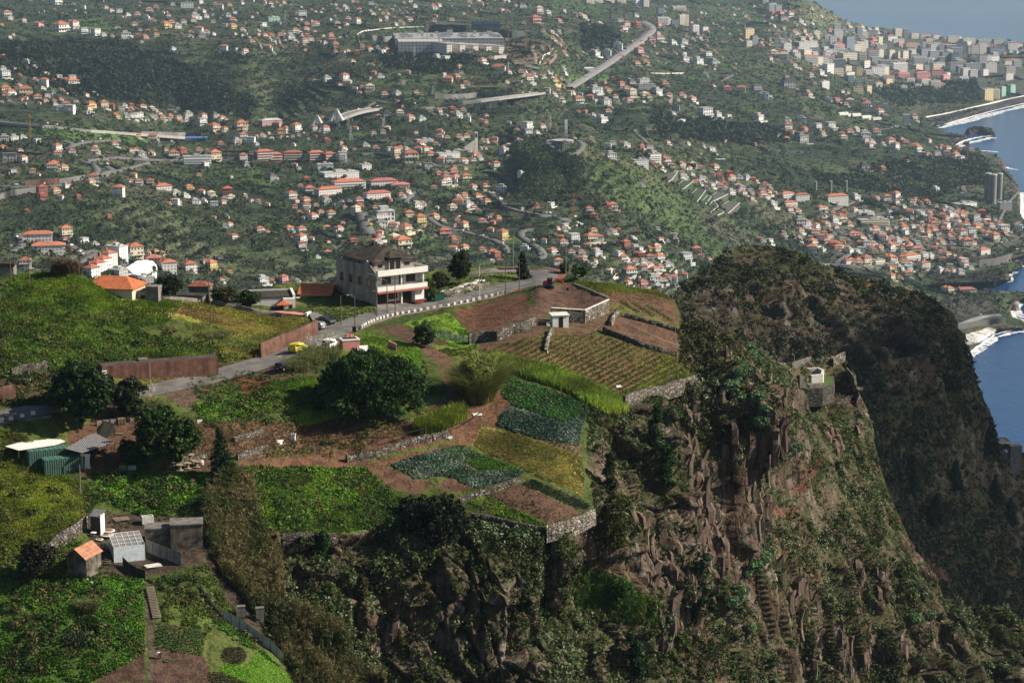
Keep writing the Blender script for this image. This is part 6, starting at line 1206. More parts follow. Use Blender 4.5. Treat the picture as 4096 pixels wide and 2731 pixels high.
b=MB();b.add([(-1.0,-.2,2.75),(1.0,-.2,2.75),(1.0,1.4,3.5),(-1.0,1.4,3.5),(-1.0,-.2,2.8),(1.0,-.2,2.8),(1.0,1.4,3.55),(-1.0,1.4,3.55)],[(3,2,1,0),(4,5,6,7),(0,1,5,4),(1,2,6,5),(2,3,7,6),(3,0,4,7)]);b.build('roof',M_CORR,t)
t=empty('greenhouse',g3(500,2245),R(22),'makeshift greenhouse of cloudy plastic film on a white frame','greenhouse')
b=MB();b.box(-1.6,3.0,-.02,.02,-.4,2.3);b.box(2.98,3.02,0,3.6,-.2,2.6);b.box(-1.62,-1.58,0,3.6,-.2,2.4)
b.build('film',M_PLAST,t);b=MB()
for k in range(6):b.bar((-1.6+k*.92,0,2.3),(-1.6+k*.92,3.6,3.5),.04,.04,4)
for k in range(5):b.bar((-1.6,k*.9,2.3+.3*k),(3.0,k*.9,2.3+.3*k),.04,.04,4)
for x in(-1.6,.7,3.0):b.bar((x,0,-.3),(x,0,2.3),.05,.05,4)
b.build('frame',M_WHITE,t)
m,nt,bs=new_mat('thin_net');g=NG(nt);bs.inputs['Base Color'].default_value=(.35,.37,.38,1);tr=g.n('ShaderNodeBsdfTransparent');mx=g.n('ShaderNodeMixShader');mx.inputs[0].default_value=.45;g.l(tr.outputs[0],mx.inputs[1]);g.l(bs.outputs[0],mx.inputs[2]);g.l(mx.outputs[0],nt.nodes['Material Output'].inputs[0]);M_NET=m
b=MB();b.add([(-1.6,0,2.26),(3,0,2.26),(3,3.6,3.46),(-1.6,3.6,3.46)],[(0,1,2,3)]);b.build('roof_net',M_NET,t)
def net_fence(pts,h,m,label,n=None,cat='fence',name='net_fence',pr=.04):
 P=[base_pt(x,y)for x,y in resample(pts,n or max(3,len(pts)*2))];o=P[0].copy();t=empty(name,tuple(o),0,label,cat)
 V=[];k=len(P)
 for p in P:V+=[tuple(p-o+Vector((0,0,.0))),tuple(p-o+Vector((0,.06,h*.5))),tuple(p-o+Vector((0,0,h)))]
 Q=[(3*i+j,3*i+3+j,3*i+4+j,3*i+1+j)for i in range(k-1)for j in(0,1)];big_mesh('net',V,Q,m,t)
 for p in P:b=MB();b.bar(p-o-Vector((0,0,.3)),p-o+Vector((0,0,h*1.06)),pr,pr,5);b.build('post',M_WOOD,t)
 return t
M_GREYNET=mat('grey_shade_net',(.2,.19,.175),.9,.2,2);M_PALENET=mat('pale_windbreak_cloth',(.42,.4,.35),.9,.15,1.5,streak=.3)
net_fence([(584,2205),(640,2228),(725,2262)],2.0,M_GREYNET,'grey shade net fence right of the makeshift greenhouse',6);net_fence([(893,2480),(950,2510),(1024,2562),(1080,2600),(1135,2655)],1.7,M_PALENET,'pale cloth windbreak fence curving above the bright lettuces',9);net_fence([(800,2355),(840,2420),(893,2480)],.8,M_PALENET,'low slack cloth fence below the dark gully',4)
net_fence([(492,2262),(530,2300),(582,2318)],1.4,M_DGREEN,'dark green net strip in front of the makeshift greenhouse',4)
for x,y,w,d,h,lb in((632,2185,3.8,3.0,2.7,'weathered concrete tank, left one of two above the grey net'),(748,2195,4.8,3.6,3.7,'tall weathered concrete tank, right one beside the brown reeds')):
 t=empty('concrete_tank',g3(x,y),R(8),lb,'concrete tank');b=MB();b.box(-w/2,w/2,0,d,-1,h);b.build('wall',M_RUBBLE,t);b=MB();b.box(-w/2-.1,w/2+.1,-.1,d+.1,h,h+.2);b.build('slab',M_CONC,t)
pallet(778,2203-108,R(10),'white slats lying on top of the tall concrete tank',1,M_WHITE);
t=empty('stone_basin',g3(590,2092),R(20),'small square stone basin above the concrete tanks','basin');b=MB();b.box(-.9,.9,-.6,-.42,0,1.2);b.box(-.9,.9,.42,.6,0,1.2);b.box(-.9,-.72,-.42,.42,0,1.2);b.box(.72,.9,-.42,.42,0,1.2);b.build('rim',M_WHITEC,t);b=MB();b.box(-.72,.72,-.42,.42,0,.7);b.build('water',M_DARK,t)
M_RUST=mat('rusty_steel',(.24,.11,.06),.8,.5,1.4)
for x,y,r_,lb in((433,2130,1.05,'upper of two rust-stained round lids between shed and greenhouse'),(428,2147,1.05,'lower of two rust-stained round lids between shed and greenhouse'),(398,2165,.6,'smaller white lid just behind the terracotta roof')):
 t=empty('rusty_cover',tuple(base_pt(x,y,.3)),0,lb,'lid');b=MB();b.lathe([(r_,0),(r_,.08),(r_*.9,.12)],20);b.build('disc',M_WHITEC,t);b=MB();b.lathe([(r_*.7,.125),(r_*.7,.13)],16);b.build('rust_patch',M_RUST,t)
t=empty('round_table',g3(375,2148),0,'white round table beside the tall corrugated shed','table');b=MB();b.lathe([(.45,.7),(.45,.78)],16);b.build('top',M_WHITE,t);b=MB();b.bar((0,0,0),(0,0,.7),.12);b.build('leg',M_WOOD,t)
for k,(x,y,n,lb,m_)in enumerate([(485,2082,9,'pile of pale loose planks above the makeshift greenhouse',M_PALLET),(612,2268,8,'pile of white planks under the grey net fence',M_WHITE)]):
 t=empty('plank_pile',tuple(base_pt(x,y,.25)),R(28),lb,'planks');r=random.Random(k)
 for i in range(n):b=MB();a=r.uniform(-.3,.3);b.box(-1.2,1.2,-.8+i*.2,-.68+i*.2,.05*(i%3),.05*(i%3)+.05,rz=a*.4);b.build('plank',m_,t)
def steps(px0,py0,px1,py1,n,w,m,label,rail=True):
 a,c=base_pt(px0,py0,.25),base_pt(px1,py1,.25);t=empty('steps',tuple(a),0,label,'steps');d=(c-a)/n;s=Vector((d.y,-d.x,0)).normalized()*(w/2)
 for i in range(n):
  p=d*(i+.5);f=Vector((d.x,d.y,0)).normalized()*.17;b=MB();vs=[p-s-f,p+s-f,p+s+f,p-s+f];b.add([v for v in vs]+[v+Vector((0,0,.07))for v in vs],[(3,2,1,0),(4,5,6,7),(0,1,5,4),(1,2,6,5),(2,3,7,6),(3,0,4,7)]);b.build('tread',m,t)
 if rail:
  for q in(-1,1):b=MB();b.bar(s*q,(c-a)+s*q,.06,.06,5);b.build('stringer',m,t)
 return t
M_OLDW=mat('old_grey_wood',(.2,.17,.13),.9,.3,3)
steps(628,2478,600,2352,20,1.1,M_OLDW,'long wooden ladder steps climbing between the vegetable beds');steps(432,2265,430,2172,10,1.0,M_RUBBLE,'dark stone steps between stone hut and greenhouse',False);steps(0,1136,330,1224,36,.8,M_CONC,'narrow earth steps crossing the grassy hill on the left',False);steps(1048,1412,1040,1385,6,1.2,M_CONC,'short steps at the end of the brown road wall',False)
for x,y,h,lb in((965,2482,2.2,'left grey block pillar in the dark gully'),(1040,2488,2.2,'right grey block pillar beside the brown reeds')):
 t=empty('block_pillar',g3(x,y),R(10),lb,'pillar');b=MB();b.box(-.55,.55,-.4,.4,-1,h);b.build('shaft',M_BLOCK,t);b=MB();b.box(-.62,.62,-.45,.45,h,h+.12);b.build('cap',M_CONC,t)
for x,y,lb in((350,2322,'white bucket at the foot of the stone hut, left one'),(368,2334,'white bucket at the foot of the stone hut, right one')):
 t=empty('bucket',g3(x,y),0,lb,'bucket');b=MB();b.lathe([(.12,0),(.17,.32)],12);b.build('body',M_WHITE,t);b=MB();b.tube([(-.17,0,.32),(0,0,.46),(.17,0,.32)],.015);b.build('handle',M_STEEL,t)
h,n=hit(300,2568,B_NEAR);t=empty('cactus_clump',tuple(h),0,'dark prickly pear clump on the lower left slope','cactus');r=np.random.default_rng(4)
P=np.stack([r.normal(0,1.1,260),r.normal(0,.9,260),np.abs(r.normal(.8,.5,260))],-1);V,Q,C=leaf_quads(P,unit(r.normal(size=(260,3))*[1,1,.3]),.24,.14,cmix(260,(.02,.04,.02),(.05,.075,.04)),r);big_mesh('pads',V,Q,M_LEAF,t,col=C)['kind']='stuff'
b=MB();[b.bar((r.normal()*.5,r.normal()*.5,-.2),(r.normal()*.9,r.normal()*.7,1.0),.08,.05,5)for _ in range(9)];b.build('stem',M_BARK,t)
def skinned(name,joints,edges,radii,m,parent):
 me=bpy.data.meshes.new(name);me.from_pydata(joints,edges,[]);me.materials.append(m);o=bpy.data.objects.new(name,me);COL.objects.link(o);o.parent=parent
 sk=o.modifiers.new('skin','SKIN');sk.use_smooth_shade=True
 for v,r in zip(me.skin_vertices[0].data,radii):v.radius=(r,r)
 me.skin_vertices[0].data[0].use_root=True
 ss=o.modifiers.new('sub','SUBSURF');ss.levels=1;ss.render_levels=1
 return o
pp=base_pt(641,2635);ps=empty('person',tuple(pp),R(0),'person in white shirt and dark trousers bending down in the brown bed','person')
M_SKIN=mat('skin',(.42,.25,.17),.6,.05);M_SHIRT=mat('white_shirt',(.6,.6,.6),.8,.1,4);M_TROU=mat('dark_trousers',(.03,.035,.05),.9)
J=[(.0,0,.88),(-.2,0,.98),(-.46,0,.96),(-.56,0,.9),(-.68,0,.82),(.02,-.1,.84),(.06,-.13,.46),(.12,-.14,.08),(.0,-.14,.04),(.02,.12,.84),(.0,.16,.46),(.1,.18,.08),(-.02,.18,.04),(-.46,-.18,.92),(-.5,-.22,.66),(-.56,-.2,.42),(-.6,-.2,.34),(-.46,.18,.92),(-.46,.24,.66),(-.52,.24,.42),(-.56,.24,.34)]
E=[(0,1),(1,2),(2,3),(3,4),(0,5),(5,6),(6,7),(7,8),(0,9),(9,10),(10,11),(11,12),(2,13),(13,14),(14,15),(15,16),(2,17),(17,18),(18,19),(19,20)]
skinned('body',J,E,[.13,.15,.15,.06,.1,.09,.065,.045,.04,.09,.065,.045,.04,.065,.045,.035,.04,.065,.045,.035,.04],M_SKIN,ps)
skinned('shirt',[(-.02,0,.9),(-.2,0,1.0),(-.47,0,.97),(-.47,-.19,.92),(-.5,-.225,.74),(-.47,.19,.92),(-.47,.235,.74)],[(0,1),(1,2),(2,3),(3,4),(2,5),(5,6)],[.155,.17,.17,.085,.07,.085,.07],M_SHIRT,ps)
skinned('trousers',[(.02,0,.86),(.03,-.1,.82),(.065,-.13,.46),(.12,-.14,.12),(.03,.12,.82),(.005,.16,.46),(.1,.18,.12)],[(0,1),(1,2),(2,3),(0,4),(4,5),(5,6)],[.155,.11,.085,.065,.11,.085,.065],M_TROU,ps)
b=MB();b.lathe([(.01,.93),(.09,.9),(.11,.82),(.1,.78)],10,-.69,0);b.build('hat',M_SHIRT,ps)
hd=MB()
for s in(-1,1):
 for f in range(5):hd.bar((-.6+.012*f,s*.22-.03+.015*f,.31),(-.62+.015*f,s*.22-.035+.018*f,.21+(.03 if f in(0,4)else 0)),.01,.007,5)
hd.build('fingers',M_SKIN,ps)
hose('hoe',[(692,2641),(740,2636)],.03,'long-handled hoe lying on the brown bed right of the person',M_OLDW,.12)
h,n=hit(663,2646,B_NEAR);V,Q,C=clumps(np.array([[0,0,0],[.3,0,0],[-.3,.1,0]]),np.array([.35,.3,.3]),60,.3,np.tile([.07,.16,.02],(3,1)),.5);o=big_mesh('weed_heap',V,Q,M_LEAF,col=C);o.location=h;tag(o,'heap of freshly pulled green weeds beside the stooping person','weeds')
p=base_pt(1502,1262);ps2=empty('person',tuple(p),0,'small figure in grey standing beside the pole at the big house corner','person')
skinned('body',[(0,0,.9),(0,0,1.2),(0,0,1.42),(0,0,1.52),(0,0,1.66),(-.09,0,.85),(-.1,.02,.47),(-.1,0,.08),(.09,0,.85),(.1,-.02,.47),(.1,0,.08),(-.2,0,1.38),(-.25,0,1.1),(-.24,-.05,.85),(.2,0,1.38),(.25,0,1.1),(.24,-.05,.85)],[(0,1),(1,2),(2,3),(3,4),(0,5),(5,6),(6,7),(0,8),(8,9),(9,10),(2,11),(11,12),(12,13),(2,14),(14,15),(15,16)],[.13,.13,.13,.06,.1,.09,.065,.05,.09,.065,.05,.065,.045,.04,.065,.045,.04],M_SKIN,ps2)
skinned('clothes',[(0,0,.92),(0,0,1.2),(0,0,1.42),(-.2,0,1.38),(-.25,0,1.1),(.2,0,1.38),(.25,0,1.1),(-.09,0,.85),(-.1,.02,.47),(-.1,0,.14),(.09,0,.85),(.1,-.02,.47),(.1,0,.14)],[(0,1),(1,2),(2,3),(3,4),(2,5),(5,6),(0,7),(7,8),(8,9),(0,10),(10,11),(11,12)],[.155,.15,.15,.08,.06,.08,.06,.11,.085,.07,.11,.085,.07],mat('grey_clothes',(.2,.2,.22)),ps2)
t=empty('utility_cabinet',g3(1417,1330),0,'small green roadside cabinet beneath the street lamp','cabinet');b=MB();b.box(-.35,.35,-.2,.2,0,1.1);b.build('box',M_DGREEN,t);b=MB();b.box(-.38,.38,-.23,.23,1.1,1.16);b.build('lid',M_RAIL,t)
t=empty('waste_bin',g3(1757,1203),R(20),'green rubbish bin beside the road right of the big house','bin');b=MB();b.box(-1.0,1.0,-.3,.5,0,1.6);b.build('body',mat('bin_green',(.02,.09,.06),.6),t);b=MB();b.box(-1.03,1.03,-.33,.53,1.6,1.68);b.build('lid',M_DGREEN,t)
t=empty('notice_board',g3(1218,1352),R(-50),'red and white notice hanging on the brown road wall','sign');b=MB();b.box(-.8,.8,-.36,-.3,1.0,2.3);b.build('panel',M_WHITE,t);b=MB();b.box(-.7,.7,-.365,-.362,1.65,2.2);b.box(-.5,.5,-.365,-.362,1.2,1.45);b.build('lettering',M_EXR,t)
r=random.Random(9)
for k in range(10):
 x=1775+k*17;y=1172-k*5+r.uniform(-4,4);t=empty('stone_slab',tuple(base_pt(x,y,.2)),r.uniform(0,3),['leftmost','second','third','fourth','fifth','sixth','seventh','eighth','ninth','rightmost'][k]+' white broken slab in the row of rubble above the road','slab','broken white slabs beside the road');b=MB();w=r.uniform(.5,1.1);b.add([(-w,-.4,0),(w*.9,-.5,0),(w,.4,.1),(-w*.8,.5,.05),(-w,-.4,.22),(w*.9,-.5,.3),(w,.4,.35),(-w*.8,.5,.2)],[(3,2,1,0),(4,5,6,7),(0,1,5,4),(1,2,6,5),(2,3,7,6),(3,0,4,7)]);b.build('slab',M_WHITEC,t)
wall_along('stone_wall',[(1760,1185),(1830,1172),(1900,1158),(1960,1145)],1.0,.4,M_STONEP,'long low stone wall beside the upper road with white slabs on it',base=True,rough=.1)
for k,(x,y,lb)in enumerate([(1600,1208,'red plastic chair left of the table before the garage'),(1626,1206,'red plastic chair right of the table before the garage')]):
 t=empty('chair',g3(x,y),k*1.2,lb,'chair');b=MB();b.box(-.22,.22,-.22,.22,.42,.47);b.build('seat',M_EXR,t);b=MB();b.box(-.22,.22,.18,.23,.47,.95);b.build('backrest',M_EXR,t)
 for sx in(-.18,.18):
  for sy in(-.18,.18):b=MB();b.bar((sx,sy,0),(sx,sy,.42),.025);b.build('leg',M_EXR,t)
# ------------------------------------------------------------------ basin on the far crag
hb_,_=hit(3240,1530,B_NEAR);hb_=base_pt(3245,1512);t=empty('concrete_basin',tuple(hb_),R(12),'pale open concrete water basin on the crag in front of the dark mountain','basin')
outer=[(-3.4,-1.6),(-1.4,-4.2),(1.6,-3.6),(3.6,1.2),(3.4,4.4),(-.4,4.4)];inn=[(-2.7,-1.4),(-1.2,-3.4),(1.3,-3.0),(3.0,1.2),(2.9,3.8),(-.2,3.8)]
b=MB();n=6;vs=[(x,y,-1.2)for x,y in outer]+[(x,y,1.6)for x,y in outer]+[(x,y,1.6)for x,y in inn]+[(x,y,-1.6)for x,y in inn]
b.add(vs,[(i,(i+1)%n,n+(i+1)%n,n+i)for i in range(n)]+[(n+i,n+(i+1)%n,2*n+(i+1)%n,2*n+i)for i in range(n)]+[(2*n+i,2*n+(i+1)%n,3*n+(i+1)%n,3*n+i)for i in range(n)]+[tuple(range(3*n,4*n))]);b.build('wall',M_WHITEC,t)
b=MB();b.prism([(-6.2,-3.4),(-3.6,-6.2),(1.5,-5.0),(1.6,-4.3),(-1.4,-4.6),(-3.6,-2.0)],-1.2,-.2);b.build('lower_wall',M_CONC,t)
b=MB();b.prism([(-8.5,-2.5),(-5,-7),(2,-6),(5.5,-1),(6.5,8),(-2,12),(-8,6)],-5.5,-1.22);o=b.build('stone_terrace',M_STONED,loc=hb_);tag(o,'dark stone platform carrying the pale basin on the crag','platform')
b=MB();b.prism([(-8,-2.4),(-4.8,-6.6),(1.8,-5.6),(5.1,-1),(6.1,7.8),(-2,11.6),(-7.6,6)],-1.215,-1.15);o2=b.build('turf',mat('turf',(.06,.10,.02),.9,.3,.8),o)
wall_along('stone_wall',[(3165,1472),(3200,1458),(3242,1444)],1.2,.5,M_STONE,'sloping stone wall left of the pale basin',base=True);wall_along('stone_wall',[(3330,1465),(3352,1448),(3378,1438)],2.0,.5,M_STONEP,'stone wall right of the pale basin on the crag edge',base=True);wall_along('stone_wall',[(3385,1485),(3402,1503),(3418,1525),(3420,1555)],1.0,.4,M_STONE,'narrow wall descending the right side of the crag',base=True);wall_along('stone_wall',[(3193,1540),(3230,1548),(3265,1540)],2.2,.5,M_STONED,'dark curved wall under the pale basin',base=True)
h=Vector([float(v)for v in at_D(np.array(4005.),np.array(1800.),1000.)]);t=empty('cliff_house',tuple(h),R(4),'glass-fronted house with white scribbles on its flat roof at the right edge','house')
b=MB();b.box(-3.4,3.6,0,7,-14,3.6);b.build('wall',M_CONC,t);b=MB();b.box(-3.9,4.2,-.8,8,3.6,4.1);rf=b.build('roof',mat('brown_flat_roof',(.09,.075,.06),.9,.2,.5),t);b=MB();b.box(-3.9,4.2,-.9,-.81,3.2,4.2);b.build('fascia',M_WHITE,rf)
b=MB();r=random.Random(3)
for k in range(5):b.tube([(-2.5+k*1.1+.5*math.cos(a),2.5+1.4*math.sin(a*1.3+k),4.13)for a in np.linspace(0,5,9)],.09,4)
b.build('painted_scribble',M_WHITE,rf);b=MB();b.box(.4,3.4,-.03,-.003,.8,3.0);b.build('window',M_GLASS,t)
t=empty('viewing_terrace',tuple(Vector([float(v)for v in at_D(np.array(4062.),np.array(1795.),1000.)])),R(4),'flat terrace deck with railing right of the cliff house','terrace');b=MB();b.box(-2.6,2.8,-1,4.6,-14,1.6);b.build('deck',M_CONC,t);b=MB();[b.bar((x,-.9,1.6),(x,-.9,2.5),.05)for x in(-2.5,0,2.7)];b.bar((-2.5,-.9,2.5),(2.7,-.9,2.5),.05);b.build('railing',M_STEEL,t)
t=vehicle('car',tuple(Vector([float(v)for v in at_D(np.array(4010.),np.array(1812.),985.)])),R(160),4.2,1.75,1.46,HATCH,(-1.9,1.0,1.0,1.38,.35,.6),M_VS,'light car parked below the cliff house at the right edge','car')
conifer('pine',tuple(hit(3955,1815,B_MT)[0]),17,6,(.015,.03,.01),'dark pine on the mountain slope left of the cliff house',41,20)
for k,(x,y)in enumerate([(3745,2090),(3820,1960),(3650,1960),(3980,2010),(4040,2100)]):
 h,n=hit(x,y,B_MT);conifer('pine',tuple(h),13,4.5,(.018,.035,.01),['slim pine in the middle of the shaded mountain slope','pine on the upper shaded slope right of centre','pine low on the slope near the dark caves','pine on the right slope below the cliff house','pine near the right edge of the shaded slope'][k],42+k,16)
